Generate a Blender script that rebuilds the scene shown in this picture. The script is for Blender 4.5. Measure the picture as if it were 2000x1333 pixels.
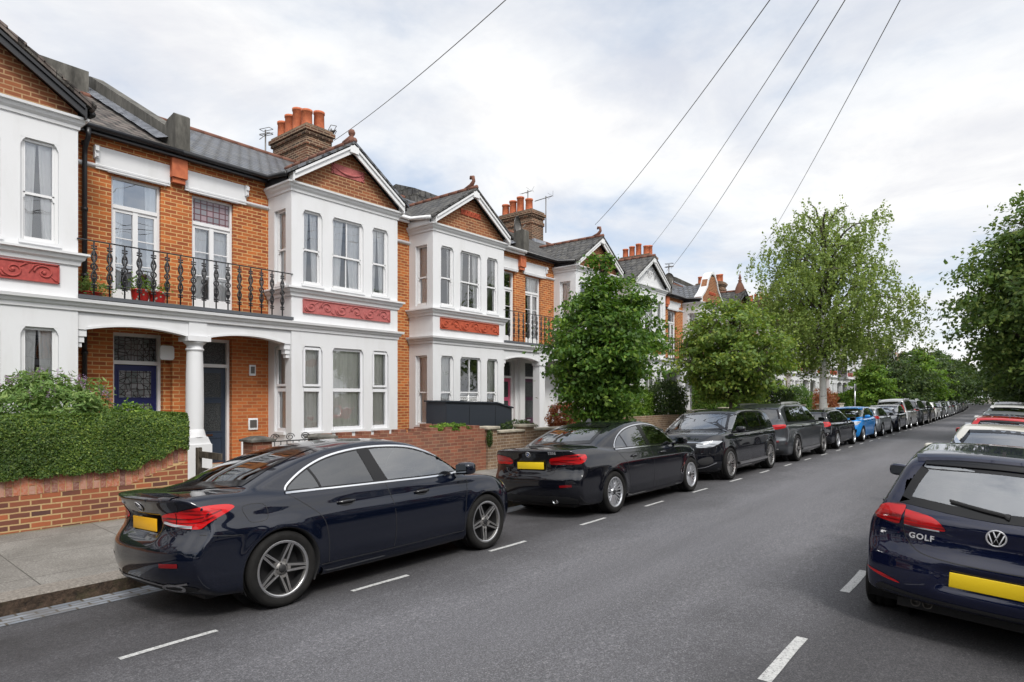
import bpy, bmesh, math, random
import numpy as np
from math import radians as R, sin, cos, pi, sqrt, atan2, hypot
from mathutils import Vector, Matrix
from mathutils.geometry import delaunay_2d_cdt
random.seed(7); rng = np.random.default_rng(7)
C = bpy.context.scene.collection
for o in list(bpy.data.objects): bpy.data.objects.remove(o)
SC = bpy.context.scene
# ---------------------------------------------------------------- camera
# X runs along the street (away from the camera), Y across it towards the terrace on the left
cd = bpy.data.cameras.new('camera'); cam = bpy.data.objects.new('camera', cd); C.objects.link(cam)
SC.camera = cam
cd.sensor_width = 36; cd.lens = 22.05; cd.shift_y = 0.0542; cd.clip_start = 0.1; cd.clip_end = 4000
cam.location = (0, 0, 1.84)
cam.rotation_euler = (R(90), 0, R(39.22 - 90))
# ---------------------------------------------------------------- sky, sun, exposure
SUN_EL, SUN_AZ = 48, -118          # direction towards the sun, azimuth measured from +X
sd = Vector((cos(R(SUN_EL))*cos(R(SUN_AZ)), cos(R(SUN_EL))*sin(R(SUN_AZ)), sin(R(SUN_EL))))
sl = bpy.data.lights.new('sun', 'SUN'); sun = bpy.data.objects.new('sun', sl); C.objects.link(sun)
sl.energy = 2.1; sl.angle = R(14); sl.color = (1, .97, .92)
sun.rotation_euler = sd.to_track_quat('Z', 'Y').to_euler(); sun.location = sd*60
SC.view_settings.view_transform = 'Standard'; SC.view_settings.look = 'None'
SC.view_settings.gamma = 1; SC.view_settings.exposure = 0.27
W = bpy.data.worlds.new('World'); SC.world = W; W.use_nodes = True

class NT:
    def __init__(s, tree): s.t = tree; s.n = tree.nodes; s.l = tree.links
    def __call__(s, typ, ins=None, **kw):
        nd = s.n.new(typ)
        for k, v in kw.items(): setattr(nd, k, v)
        for k, v in (ins or {}).items():
            sk = nd.inputs[k]
            if isinstance(v, bpy.types.NodeSocket): s.l.new(v, sk)
            else: sk.default_value = v
        return nd
    def math(s, op, a, b=0.0, c=0.0, clamp=False):
        return s('ShaderNodeMath', {0: a, 1: b, 2: c}, operation=op, use_clamp=clamp).outputs[0]
    def mix(s, f, a, b, typ='MIX'):
        nd = s('ShaderNodeMix', data_type='RGBA', blend_type=typ)
        for k, v in ((0, f), (6, a), (7, b)):
            if isinstance(v, bpy.types.NodeSocket): s.l.new(v, nd.inputs[k])
            else: nd.inputs[k].default_value = v if k == 0 else (tuple(v)+(1,))[:4]
        return nd.outputs[2]
    def ramp(s, f, stops):
        nd = s('ShaderNodeValToRGB', {0: f}); e = nd.color_ramp.elements
        while len(e) < len(stops): e.new(.5)
        for k, (p, c) in enumerate(stops):
            e[k].position = p; e[k].color = (c, c, c, 1) if not isinstance(c, tuple) else (tuple(c)+(1,))[:4]
        return nd.outputs[0]
    def noise(s, vec, scale, detail=4, rough=.55, **kw):
        i = {'Scale': scale, 'Detail': detail, 'Roughness': rough}
        if vec is not None: i['Vector'] = vec
        i.update(kw)
        return s('ShaderNodeTexNoise', i, noise_dimensions='4D' if 'W' in kw else '3D').outputs[0]

t = NT(W.node_tree); t.n.clear()
co = t('ShaderNodeTexCoord').outputs['Generated']
sky = t('ShaderNodeTexSky', sky_type='NISHITA', sun_disc=False, sun_elevation=R(SUN_EL), sun_rotation=R(90-SUN_AZ),
        air_density=1.0, dust_density=1.5, ozone_density=1.5)
sp = t('ShaderNodeSeparateXYZ', {0: co})
zz = t.math('ADD', t.math('MAXIMUM', sp.outputs[2], 0.0), 0.16)
cb = t('ShaderNodeCombineXYZ', {0: t.math('DIVIDE', sp.outputs[0], zz), 1: t.math('DIVIDE', sp.outputs[1], zz), 2: 0.0}).outputs[0]
n1 = t.noise(cb, 0.75, 7, .55, Distortion=.25)
n2 = t.noise(cb, 2.4, 6, .6, Distortion=.2)
cover = t.ramp(t.math('ADD', t.math('MULTIPLY', n1, .8), t.math('MULTIPLY', n2, .2)), [(.37, .0), (.47, .72), (.56, 1.0)])
shade = t.ramp(t.noise(cb, 1.7, 7, .6, Distortion=.5, W=3.0), [(.32, (.68, .695, .745)), (.45, (.80, .805, .825)), (.57, (.93, .925, .915))])
glow = t.math('MAXIMUM', t('ShaderNodeVectorMath', {0: co, 1: tuple(sd)}, operation='DOT_PRODUCT').outputs['Value'], 0.0)
gain = t.math('ADD', 0.97, t.math('MULTIPLY', t.math('POWER', glow, 2.0), 1.25))
cl = t('ShaderNodeVectorMath', {0: shade, 'Scale': gain}, operation='SCALE').outputs[0]
skyc = t('ShaderNodeVectorMath', {0: sky.outputs[0], 'Scale': 0.12}, operation='SCALE').outputs[0]
pale = t.mix(.50, skyc, (.62, .72, .86))
fin = t.mix(cover, pale, cl)
bg = t('ShaderNodeBackground', {0: fin, 1: 1.0})
t.l.new(bg.outputs[0], t('ShaderNodeOutputWorld').inputs[0])

# ---------------------------------------------------------------- helpers: tagging, meshes
def tag(o, label=None, cat=None, group=None, kind=None):
    if label: o['label'] = label
    if cat: o['category'] = cat
    if group: o['group'] = group
    if kind: o['kind'] = kind
    return o
def empty(name, loc=(0, 0, 0), rz=0, label=None, cat=None, group=None, rx=0):
    o = bpy.data.objects.new(name, None); C.objects.link(o); o.location = loc
    o.rotation_euler = (rx, 0, rz); o.empty_display_size = .2
    return tag(o, label, cat, group)
KIDS = {}
def link(o, parent):
    C.objects.link(o)
    if parent is not None: o.parent = parent; KIDS.setdefault(parent.name, []).append(o)
    return o
def copy_tree(o, parent=None):
    c = link(o.copy(), parent)
    if parent is None: c.parent = None
    for ch in list(KIDS.get(o.name, [])): copy_tree(ch, c)
    return c
def mesh_obj(name, v, f, mats, parent=None, mi=None, smooth=None, normals=None, uv=True, loc=None):
    me = bpy.data.meshes.new(name)
    v = np.asarray(v, dtype=np.float32).reshape(-1, 3)
    if isinstance(f, np.ndarray):
        nf, k = f.shape; fl = f.astype(np.int32).ravel(); ls = np.arange(nf, dtype=np.int32)*k; lt = np.full(nf, k, np.int32)
    else:
        lt = np.array([len(q) for q in f], np.int32); nf = len(f)
        fl = np.array([i for q in f for i in q], np.int32); ls = np.concatenate([[0], np.cumsum(lt)[:-1]]).astype(np.int32) if nf else np.zeros(0, np.int32)
    me.vertices.add(len(v)); me.vertices.foreach_set('co', v.ravel())
    me.loops.add(len(fl)); me.loops.foreach_set('vertex_index', fl)
    me.polygons.add(nf); me.polygons.foreach_set('loop_start', ls); me.polygons.foreach_set('loop_total', lt)
    if mi is not None: me.polygons.foreach_set('material_index', np.asarray(mi, np.int32))
    sm = np.zeros(nf, bool) if smooth is None else (np.full(nf, smooth) if isinstance(smooth, bool) else np.asarray(smooth, bool))
    me.polygons.foreach_set('use_smooth', sm)
    for m in (mats if isinstance(mats, (list, tuple)) else [mats]): me.materials.append(m)
    me.update(calc_edges=True)
    if uv and nf:
        nr = np.zeros(nf*3, np.float32); me.polygons.foreach_get('normal', nr); nr = nr.reshape(-1, 3)
        h = np.hypot(nr[:, 0], nr[:, 1]); flat = h < .02
        tx = np.where(flat, 1, -nr[:, 1]/np.maximum(h, 1e-6)); ty = np.where(flat, 0, nr[:, 0]/np.maximum(h, 1e-6))
        T = np.stack([tx, ty, 0*tx], 1); B = np.cross(nr, T)
        T = np.repeat(T, lt, 0); B = np.repeat(B, lt, 0); P = v[fl]
        u = np.stack([(P*T).sum(1), (P*B).sum(1)], 1).astype(np.float32)
        me.uv_layers.new(name='UVMap').data.foreach_set('uv', u.ravel())
    if normals is not None: me.normals_split_custom_set_from_vertices(np.asarray(normals, dtype=np.float32).tolist())
    o = bpy.data.objects.new(name, me)
    link(o, parent)
    if loc is not None: o.location = loc
    return o
class MB:
    def __init__(s, mx=1): s.v = []; s.f = []; s.m = []; s.s = []; s.mx = mx
    def add(s, vs, fs, m=0, sm=False):
        b = len(s.v)
        if s.mx < 0: s.v += [(-p[0], p[1], p[2]) for p in vs]; fs = [tuple(reversed(f)) for f in fs]
        else: s.v += [tuple(p) for p in vs]
        s.f += [tuple(i+b for i in f) for f in fs]; s.m += [m]*len(fs); s.s += [sm]*len(fs)
        return s
    def box(s, x0, x1, y0, y1, z0, z1, m=0):
        if x0 > x1: x0, x1 = x1, x0
        if y0 > y1: y0, y1 = y1, y0
        if z0 > z1: z0, z1 = z1, z0
        return s.add([(x0,y0,z0),(x1,y0,z0),(x1,y1,z0),(x0,y1,z0),(x0,y0,z1),(x1,y0,z1),(x1,y1,z1),(x0,y1,z1)],
                     [(0,3,2,1),(4,5,6,7),(0,1,5,4),(1,2,6,5),(2,3,7,6),(3,0,4,7)], m)
    def bbox(s, x0, x1, y0, y1, z0, z1, b=.01, m=0):
        bm = bmesh.new(); bmesh.ops.create_cube(bm, size=1)
        for v in bm.verts: v.co = Vector(((x0+x1)/2+v.co.x*(x1-x0), (y0+y1)/2+v.co.y*(y1-y0), (z0+z1)/2+v.co.z*(z1-z0)))
        bmesh.ops.bevel(bm, geom=bm.edges[:], offset=b, segments=2, affect='EDGES', profile=.5)
        bm.verts.index_update(); s.add([tuple(v.co) for v in bm.verts], [[v.index for v in f.verts] for f in bm.faces], m, True); bm.free(); return s
    def prism(s, poly, axis, a0, a1, m=0, sm=False):      # poly 2-D, extruded along axis ('x': poly=(y,z), 'y': (x,z), 'z': (x,y))
        n = len(poly); area = sum(poly[i][0]*poly[(i+1) % n][1]-poly[(i+1) % n][0]*poly[i][1] for i in range(n))
        if area < 0: poly = poly[::-1]
        P = {'x': lambda p, a: (a, p[0], p[1]), 'y': lambda p, a: (p[0], a, p[1]), 'z': lambda p, a: (p[0], p[1], a)}[axis]
        if a0 > a1: a0, a1 = a1, a0
        vs = [P(p, a0) for p in poly]+[P(p, a1) for p in poly]
        lo, hi = tuple(range(n-1, -1, -1)), tuple(range(n, 2*n)); sd_ = [(i, (i+1) % n, (i+1) % n+n, i+n) for i in range(n)]
        fs = [lo, hi]+sd_
        if axis == 'y': fs = [tuple(reversed(f)) for f in fs]
        return s.add(vs, fs, m, sm)
    def tube(s, pts, r, n=8, m=0, cap=True, sm=True):
        pts = [Vector(p) for p in pts]; rs = r if isinstance(r, (list, tuple)) else [r]*len(pts)
        vs = []; up = None
        for i, p in enumerate(pts):
            d = (pts[min(i+1, len(pts)-1)]-pts[max(i-1, 0)]).normalized()
            if up is None: up = Vector((0, 0, 1)) if abs(d.z) < .9 else Vector((1, 0, 0))
            a = d.cross(up); a = a.normalized() if a.length > 1e-6 else d.orthogonal().normalized()
            b = a.cross(d); up = b
            vs += [tuple(p+(a*cos(2*pi*k/n)+b*sin(2*pi*k/n))*rs[i]) for k in range(n)]
        fs = [(i*n+k, i*n+(k+1) % n, (i+1)*n+(k+1) % n, (i+1)*n+k) for i in range(len(pts)-1) for k in range(n)]
        if cap: fs += [tuple(range(n-1, -1, -1)), tuple(range((len(pts)-1)*n, len(pts)*n))]
        return s.add(vs, fs, m, sm)
    def lathe(s, prof, c=(0, 0, 0), n=16, m=0, sm=True, axis='z', closed=False):
        vs = []
        for r, h in prof:
            for k in range(n):
                a = 2*pi*k/n; q = (r*cos(a), r*sin(a), h) if axis == 'z' else ((r*cos(a), h, r*sin(a)) if axis == 'y' else (h, r*cos(a), r*sin(a)))
                vs.append((c[0]+q[0], c[1]+q[1], c[2]+q[2]))
        np_ = len(prof)
        fs = [(i*n+k, i*n+(k+1) % n, (i+1)*n+(k+1) % n, (i+1)*n+k) for i in range(np_-1) for k in range(n)]
        if closed: fs += [((np_-1)*n+k, (np_-1)*n+(k+1) % n, (k+1) % n, k) for k in range(n)]
        if axis == 'y': fs = [tuple(reversed(f)) for f in fs]
        return s.add(vs, fs, m, sm)
    def sweep(s, path, prof, m=0, closed=False, sm=False):   # path of (x,y); prof of (out, z); out is to the RIGHT of travel
        n = len(path); vs = []
        for i in range(n):
            p = Vector(path[i]); a = Vector(path[i-1]) if (i > 0 or closed) else None; b = Vector(path[(i+1) % n]) if (i < n-1 or closed) else None
            d1 = (p-a).normalized() if a is not None else None; d2 = (b-p).normalized() if b is not None else None
            d1 = d1 or d2; d2 = d2 or d1
            n1 = Vector((d1.y, -d1.x)); n2 = Vector((d2.y, -d2.x)); mm = n1+n2; mm = mm/max(.2, mm.dot(n1))
            vs += [(p.x+mm.x*o, p.y+mm.y*o, z) for o, z in prof]
        k = len(prof)
        fs = [(i*k+j, ((i+1) % n)*k+j, ((i+1) % n)*k+(j+1) % k, i*k+(j+1) % k) for i in range(n if closed else n-1) for j in range(k)]
        if not closed: fs += [tuple(range(k-1, -1, -1)), tuple(range((n-1)*k, n*k))]
        return s.add(vs, [tuple(reversed(f)) for f in fs], m, sm)
    def build(s, name, mats, parent=None, loc=None, **kw):
        return mesh_obj(name, s.v, s.f, mats, parent, mi=s.m, smooth=s.s, loc=loc, **kw)
# ---------------------------------------------------------------- materials
MATS = {}
def mat(name, base=(.5, .5, .5), rough=.5, metal=0, coat=0, spec=.5, fn=None, bump=0, trans=0, **kw):
    if name in MATS: return MATS[name]
    m = bpy.data.materials.new(name); m.use_nodes = True; t = NT(m.node_tree); t.n.clear(); MATS[name] = m
    p = t('ShaderNodeBsdfPrincipled', {'Base Color': tuple(base)+(1,), 'Roughness': rough, 'Metallic': metal, 'Coat Weight': coat,
          'Coat Roughness': .03, 'Specular IOR Level': spec, 'Coat IOR': 1.58})
    out = t('ShaderNodeOutputMaterial'); t.l.new(p.outputs[0], out.inputs[0])
    if fn: fn(t, p, out)
    return m
def setc(t, p, c): t.l.new(c, p.inputs['Base Color'])
def bumpn(t, p, h, st=.3, dist=.01):
    b = t('ShaderNodeBump', {'Strength': st, 'Distance': dist, 'Height': h}); t.l.new(b.outputs[0], p.inputs['Normal'])
def brick_fn(c1, c2, mort, w=.228, h=.0755, ms=.009, swap=False, blotch=.35, dirt=(.05, .04, .03), dirtamt=.0, off=.5):
    def fn(t, p, out):
        uv = t('ShaderNodeTexCoord').outputs['UV']; ob = t('ShaderNodeTexCoord').outputs['Object']
        if swap:
            s_ = t('ShaderNodeSeparateXYZ', {0: uv}); uv = t('ShaderNodeCombineXYZ', {0: s_.outputs[1], 1: s_.outputs[0], 2: 0.0}).outputs[0]
        wob = t('ShaderNodeVectorMath', {0: t('ShaderNodeTexNoise', {'Vector': ob, 'Scale': 9.0, 'Detail': 2.0}).outputs['Color'], 1: (.5, .5, .5)}, operation='SUBTRACT').outputs[0]
        uv = t('ShaderNodeVectorMath', {0: uv, 1: t('ShaderNodeVectorMath', {0: wob, 'Scale': .010}, operation='SCALE').outputs[0]}, operation='ADD').outputs[0]
        b = t('ShaderNodeTexBrick', {'Vector': uv, 'Color1': c1+(1,), 'Color2': c2+(1,), 'Mortar': mort+(1,), 'Scale': 1.0, 'Mortar Size': ms,
              'Mortar Smooth': .15, 'Bias': 0.0, 'Brick Width': w, 'Row Height': h}, offset=off)
        n = t.noise(ob, 2.2, 5, .6); n2 = t.noise(ob, 38, 3, .6)
        c = t.mix(t.ramp(n, [(.35, 0.0), (.7, blotch)]), b.outputs[0], tuple(x*.55 for x in c1))
        c = t.mix(t.ramp(n2, [(.3, 0.0), (.75, .45)]), c, t.mix(.5, c, (.75, .6, .5), 'MULTIPLY'))
        if dirtamt: c = t.mix(t.ramp(t.noise(ob, 1.1, 6, .65, W=2.0), [(.42, 0.0), (.62, dirtamt)]), c, dirt)
        setc(t, p, c)
        hgt = t.math('ADD', t.math('MULTIPLY', b.outputs[1], -1.0), t.math('MULTIPLY', n2, .5)); bumpn(t, p, hgt, .55, .006)
    return fn
M = {}
M['brick'] = mat('orange_brick', rough=.85, fn=brick_fn((.54, .155, .034), (.26, .058, .017), (.60, .39, .17), ms=.009, blotch=.25, dirtamt=.06))
M['brick_fine'] = mat('fine_orange_brick', rough=.85, fn=brick_fn((.50, .14, .034), (.34, .085, .022), (.46, .27, .12), ms=.008, blotch=.3))
M['brick_gable'] = mat('brown_brick', rough=.88, fn=brick_fn((.30, .10, .038), (.15, .048, .022), (.42, .27, .14), ms=.010))
M['brick_chim'] = mat('sooty_brick', rough=.92, fn=brick_fn((.17, .062, .03), (.03, .02, .015), (.36, .27, .18), ms=.012, dirtamt=.45, dirt=(.03, .025, .018)))
M['brick_wall'] = mat('garden_wall_brick', rough=.88, fn=brick_fn((.40, .115, .045), (.085, .038, .034), (.50, .35, .17), ms=.010, blotch=.45, dirtamt=.10))
M['mortar'] = mat('yellow_mortar', (.55, .38, .18), .9)
M['brick_soldier'] = mat('soldier_course_brick', rough=.88, fn=lambda t, p, o: (setc(t, p, t.mix(t.ramp(t.noise(t('ShaderNodeTexCoord').outputs['Object'], 30, 5, .7), [(.4, 0.0), (.75, .7)]), t.ramp(t('ShaderNodeNewGeometry').outputs['Random Per Island'], [(0.0, (.17, .06, .045)), (.35, (.33, .10, .05)), (.7, (.42, .13, .06)), (1.0, (.40, .20, .14))]), (.45, .33, .27))), bumpn(t, p, t.noise(t('ShaderNodeTexCoord').outputs['Object'], 60, 3), .4, .004)))
M['brick_red'] = mat('red_garden_brick', rough=.9, fn=brick_fn((.30, .10, .055), (.15, .06, .04), (.33, .21, .13), ms=.007, blotch=.5, dirtamt=.25, dirt=(.16, .12, .09)))
M['brick_stock'] = mat('yellow_stock_brick', rough=.9, fn=brick_fn((.30, .20, .12), (.17, .10, .065), (.40, .33, .25), ms=.009, blotch=.4, dirtamt=.3))
def white_fn(b=(.665, .668, .675), dirt=.32, brickbump=False):
    def fn(t, p, out):
        ob = t('ShaderNodeTexCoord').outputs['Object']; mp = t('ShaderNodeMapping', {0: ob, 3: (1, 1, .22)}).outputs[0]
        n = t.noise(mp, 3.0, 6, .65); n2 = t.noise(ob, 60, 3, .6)
        c = t.mix(t.ramp(n, [(.50, 0.0), (.78, dirt)]), b, (.47, .46, .43)); setc(t, p, c)
        if brickbump:
            b2 = t('ShaderNodeTexBrick', {'Vector': t('ShaderNodeTexCoord').outputs['UV'], 'Scale': 1.0, 'Mortar Size': .006, 'Brick Width': .228, 'Row Height': .0755})
            bumpn(t, p, t.math('MULTIPLY', b2.outputs[1], -1.0), .5, .006)
        else: bumpn(t, p, t.math('ADD', n2, t.math('MULTIPLY', n, 2.0)), .12, .004)
    return fn
M['white'] = mat('white_painted_render', rough=.6, fn=white_fn())
M['white_brick'] = mat('white_painted_brick', rough=.6, fn=white_fn(brickbump=True))
M['cream'] = mat('cream_render', rough=.7, fn=white_fn((.62, .58, .50), .3))
M['wood'] = mat('white_gloss_wood', (.70, .70, .70), .35)
M['upvc'] = mat('white_plastic_frame', (.71, .715, .73), .3)
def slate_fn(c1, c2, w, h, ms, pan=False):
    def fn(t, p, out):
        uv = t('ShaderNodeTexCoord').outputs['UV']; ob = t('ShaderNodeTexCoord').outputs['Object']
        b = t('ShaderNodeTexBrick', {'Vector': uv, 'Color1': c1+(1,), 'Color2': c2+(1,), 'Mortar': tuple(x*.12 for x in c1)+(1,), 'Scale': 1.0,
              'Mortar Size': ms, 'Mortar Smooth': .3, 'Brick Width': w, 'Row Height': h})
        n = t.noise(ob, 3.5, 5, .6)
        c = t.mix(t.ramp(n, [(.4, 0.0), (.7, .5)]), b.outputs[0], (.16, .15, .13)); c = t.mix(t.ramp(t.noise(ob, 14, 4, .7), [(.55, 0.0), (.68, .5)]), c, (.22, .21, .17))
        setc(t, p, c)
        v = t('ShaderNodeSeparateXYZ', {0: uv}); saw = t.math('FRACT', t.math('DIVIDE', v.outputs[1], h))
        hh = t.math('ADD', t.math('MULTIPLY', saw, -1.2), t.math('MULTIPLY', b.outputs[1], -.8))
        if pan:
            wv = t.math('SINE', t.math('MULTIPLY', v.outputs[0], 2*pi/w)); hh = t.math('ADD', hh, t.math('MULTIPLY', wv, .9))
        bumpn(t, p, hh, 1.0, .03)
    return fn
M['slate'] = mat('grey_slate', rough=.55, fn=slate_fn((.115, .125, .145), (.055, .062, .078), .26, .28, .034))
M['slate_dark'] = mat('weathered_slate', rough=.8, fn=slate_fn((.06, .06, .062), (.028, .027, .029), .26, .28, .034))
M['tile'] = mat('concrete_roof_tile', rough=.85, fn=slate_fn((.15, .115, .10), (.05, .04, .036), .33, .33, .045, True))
M['terra'] = mat('terracotta', rough=.8, fn=lambda t, p, o: (setc(t, p, t.ramp(t.noise(t('ShaderNodeTexCoord').outputs['Object'], 7, 4), [(.3, (.36, .085, .035)), (.65, (.52, .15, .06))])),))
M['ridge'] = mat('red_ridge_tile', (.17, .075, .05), .9)
M['relief_red'] = mat('dark_red_relief', rough=.75, fn=lambda t, p, o: setc(t, p, t.ramp(t.noise(t('ShaderNodeTexCoord').outputs['Object'], 20, 4), [(.3, (.30, .045, .04)), (.7, (.42, .075, .06))])))
M['relief_pink'] = mat('faded_red_relief', rough=.8, fn=lambda t, p, o: setc(t, p, t.ramp(t.noise(t('ShaderNodeTexCoord').outputs['Object'], 20, 4), [(.3, (.34, .085, .08)), (.7, (.46, .14, .13))])))
M['relief_orange'] = mat('orange_relief', rough=.8, fn=lambda t, p, o: setc(t, p, t.ramp(t.noise(t('ShaderNodeTexCoord').outputs['Object'], 20, 4), [(.3, (.30, .05, .02)), (.7, (.50, .10, .045))])))
M['lead'] = mat('lead_flashing', rough=.5, fn=lambda t, p, o: setc(t, p, t.ramp(t.noise(t('ShaderNodeTexCoord').outputs['Object'], 5, 5), [(.3, (.17, .18, .205)), (.7, (.36, .38, .42))])))
M['felt'] = mat('dark_grey_asphalt_slab', (.075, .08, .09), .8)
M['cement'] = mat('weathered_cement', rough=.9, fn=lambda t, p, o: (setc(t, p, t.ramp(t.noise(t('ShaderNodeMapping', {0: t('ShaderNodeTexCoord').outputs['Object'], 3: (1, 1, .35)}).outputs[0], 3.5, 7, .7), [(.32, (.035, .033, .028)), (.52, (.095, .09, .078)), (.74, (.20, .19, .165))]))))
M['stone'] = mat('pale_coping_stone', rough=.85, fn=lambda t, p, o: (setc(t, p, t.ramp(t.noise(t('ShaderNodeTexCoord').outputs['Object'], 6, 6, .7), [(.3, (.22, .20, .16)), (.65, (.48, .43, .34))])),))
M['black'] = mat('black_plastic', (.012, .012, .014), .35)
M['iron'] = mat('black_painted_iron', (.018, .018, .02), .4)
M['rubber'] = mat('tyre_rubber', rough=.8, spec=.2, fn=lambda t, p, o: (setc(t, p, t.ramp(t.noise(t('ShaderNodeTexCoord').outputs['Object'], 8, 4), [(.3, (.007, .007, .007)), (.7, (.017, .016, .015))])),))
M['trimblack'] = mat('matt_black_trim', (.014, .014, .015), .6)
M['gloss'] = mat('gloss_black_trim', (.006, .006, .007), .12, spec=.35)
M['chrome'] = mat('chrome', (.72, .73, .75), .10, metal=1)
M['badge'] = mat('badge_silver', (.62, .62, .64), .3, metal=.35)
M['satin'] = mat('satin_aluminium', (.62, .62, .62), .28, metal=1)
M['alloy'] = mat('silver_alloy', (.55, .56, .58), .30, metal=.8)
M['alloy_dark'] = mat('dusty_grey_alloy', rough=.45, metal=.5, fn=lambda t, p, o: setc(t, p, t.ramp(t.noise(t('ShaderNodeTexCoord').outputs['Object'], 20, 4), [(.3, (.14, .135, .13)), (.7, (.24, .23, .22))])))
M['disc'] = mat('brake_disc', (.16, .15, .14), .45, metal=.7)
M['plate'] = mat('yellow_plate', (.80, .56, .012), .4)
M['plate_o'] = mat('amber_plate', (.82, .42, .008), .4)
M['plate_w'] = mat('white_plate', (.75, .75, .72), .4)
M['seat'] = mat('dark_seat_cloth', (.02, .02, .023), .8)
M['seat_tan'] = mat('grey_seat_cloth', (.06, .06, .065), .8)
def glass_fn(tint, base=.06, k=1.6, bump=0):
    def fn(t, p, out):
        fr = t('ShaderNodeFresnel', {0: 1.5}).outputs[0]
        tr = t('ShaderNodeBsdfTransparent', {0: tint+(1,)}); g = t('ShaderNodeBsdfGlossy', {0: (.95, .97, 1, 1), 1: .0})
        if bump:
            b = t('ShaderNodeBump', {'Strength': 1.0, 'Distance': bump, 'Height': t.noise(t('ShaderNodeTexCoord').outputs['Object'], 1.3, 2)})
            t.l.new(b.outputs[0], g.inputs['Normal'])
        mx = t('ShaderNodeMixShader', {0: t.math('ADD', t.math('MULTIPLY', fr, k), base, clamp=True), 1: tr.outputs[0], 2: g.outputs[0]})
        t.l.new(mx.outputs[0], out.inputs[0]); t.n.remove(p)
    return fn
M['mirror'] = mat('mirror_glass', (.10, .11, .12), .05, metal=1)
M['pane'] = mat('window_glass', fn=glass_fn((1, 1, 1), .11, 1.2, .004))
M['pane_sky'] = mat('bright_window_glass', fn=glass_fn((.90, .94, .96), .25, 1.7, .004))
M['carglass'] = mat('tinted_car_glass', fn=glass_fn((.16, .19, .20), .10, 1.7))
M['carglass_light'] = mat('clear_car_glass', fn=glass_fn((.62, .72, .70), .18, 1.8))
M['curtain'] = mat('pale_curtain', rough=.9, fn=lambda t, p, o: setc(t, p, t.ramp(t.noise(t('ShaderNodeMapping', {0: t('ShaderNodeTexCoord').outputs['Object'], 3: (1, 1, .05)}).outputs[0], 14, 3), [(.3, (.86, .86, .85)), (.7, (.97, .97, .95))])))
M['curtain_b'] = mat('beige_curtain', rough=.9, fn=lambda t, p, o: setc(t, p, t.ramp(t.noise(t('ShaderNodeMapping', {0: t('ShaderNodeTexCoord').outputs['Object'], 3: (1, 1, .05)}).outputs[0], 14, 3), [(.3, (.76, .77, .70)), (.7, (.95, .95, .88))])))
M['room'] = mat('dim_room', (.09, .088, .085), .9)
M['shutter'] = mat('white_shutter', (.72, .72, .70), .5)
M['blue_door'] = mat('royal_blue_door', (.010, .015, .085), .35)
M['navy_door'] = mat('navy_door', (.022, .034, .055), .35)
M['pink_door'] = mat('pink_door', (.52, .085, .17), .4)
M['plum_door'] = mat('plum_door', (.07, .02, .05), .4)
M['anthracite'] = mat('anthracite_board', (.028, .034, .045), .5)
def leaded_fn(t, p, out):
    uv = t('ShaderNodeTexCoord').outputs['UV']
    b = t('ShaderNodeTexBrick', {'Vector': uv, 'Color1': (.10, .12, .12, 1), 'Color2': (.22, .23, .24, 1), 'Mortar': (.05, .03, .035, 1), 'Scale': 1.0, 'Mortar Size': .006, 'Brick Width': .11, 'Row Height': .11}, offset=0)
    vo = t('ShaderNodeTexVoronoi', {'Vector': uv, 'Scale': 9.0}, feature='DISTANCE_TO_EDGE').outputs[0]
    c = t.mix(t.ramp(vo, [(.03, 1.0), (.06, 0.0)]), b.outputs[0], (.02, .02, .02)); setc(t, p, c)
M['leaded'] = mat('leaded_glass', rough=.12, fn=leaded_fn)
M['leaded_pink'] = mat('pink_leaded_glass', rough=.15, fn=lambda t, p, o: setc(t, p, t('ShaderNodeTexBrick', {'Vector': t('ShaderNodeTexCoord').outputs['UV'], 'Color1': (.20, .21, .23, 1), 'Color2': (.30, .22, .24, 1), 'Mortar': (.10, .035, .04, 1), 'Scale': 1.0, 'Mortar Size': .012, 'Brick Width': .13, 'Row Height': .12}, offset=0).outputs[0]))
M['frost'] = mat('frosted_dark_glass', rough=.2, fn=lambda t, p, o: (setc(t, p, t.ramp(t('ShaderNodeTexVoronoi', {'Vector': t('ShaderNodeTexCoord').outputs['Object'], 'Scale': 60.0}).outputs[0], [(.1, (.10, .11, .11)), (.6, (.025, .028, .03))])),))
def paint(name, c, metal=.0, rough=.35, flake=0, coat=1.0):
    def fn(t, p, out):
        geo = t('ShaderNodeNewGeometry')
        ob = t('ShaderNodeTexCoord').outputs['Object']
        d = t.ramp(t.noise(ob, 2.2, 5, .6), [(.35, 0.0), (.8, .5)])
        cc = t.mix(t.math('MULTIPLY', d, .03), c, (.05, .047, .045))
        cc = t.mix(geo.outputs['Backfacing'], cc, (.02, .02, .022))
        setc(t, p, cc); p.inputs['Metallic'].default_value = metal
        t.l.new(t.math('ADD', .02, t.math('MULTIPLY', d, .05)), p.inputs['Coat Roughness'])
    return mat(name, c, rough, metal, coat, spec=.03 if metal < .35 else .3, fn=fn)
def lens_fn(c, c2):
    def fn(t, p, out):
        uv = t('ShaderNodeTexCoord').outputs['Object']
        b = t.noise(t('ShaderNodeMapping', {0: uv, 3: (2, 2, 22)}).outputs[0], 1.6, 1)
        setc(t, p, t.ramp(b, [(.34, c2), (.50, c)])); p.inputs['Coat Weight'].default_value = .6; p.inputs['Specular IOR Level'].default_value = .25
    return fn
M['lamp_red'] = mat('red_tail_lens', rough=.25, fn=lens_fn((.50, .004, .006), (.14, .002, .003)))
M['lamp_dark'] = mat('dark_red_lens', rough=.2, fn=lens_fn((.16, .003, .005), (.05, .001, .002)))
M['lamp_clear'] = mat('clear_headlamp', rough=.08, fn=lens_fn((.42, .44, .47), (.05, .055, .06)))
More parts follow.
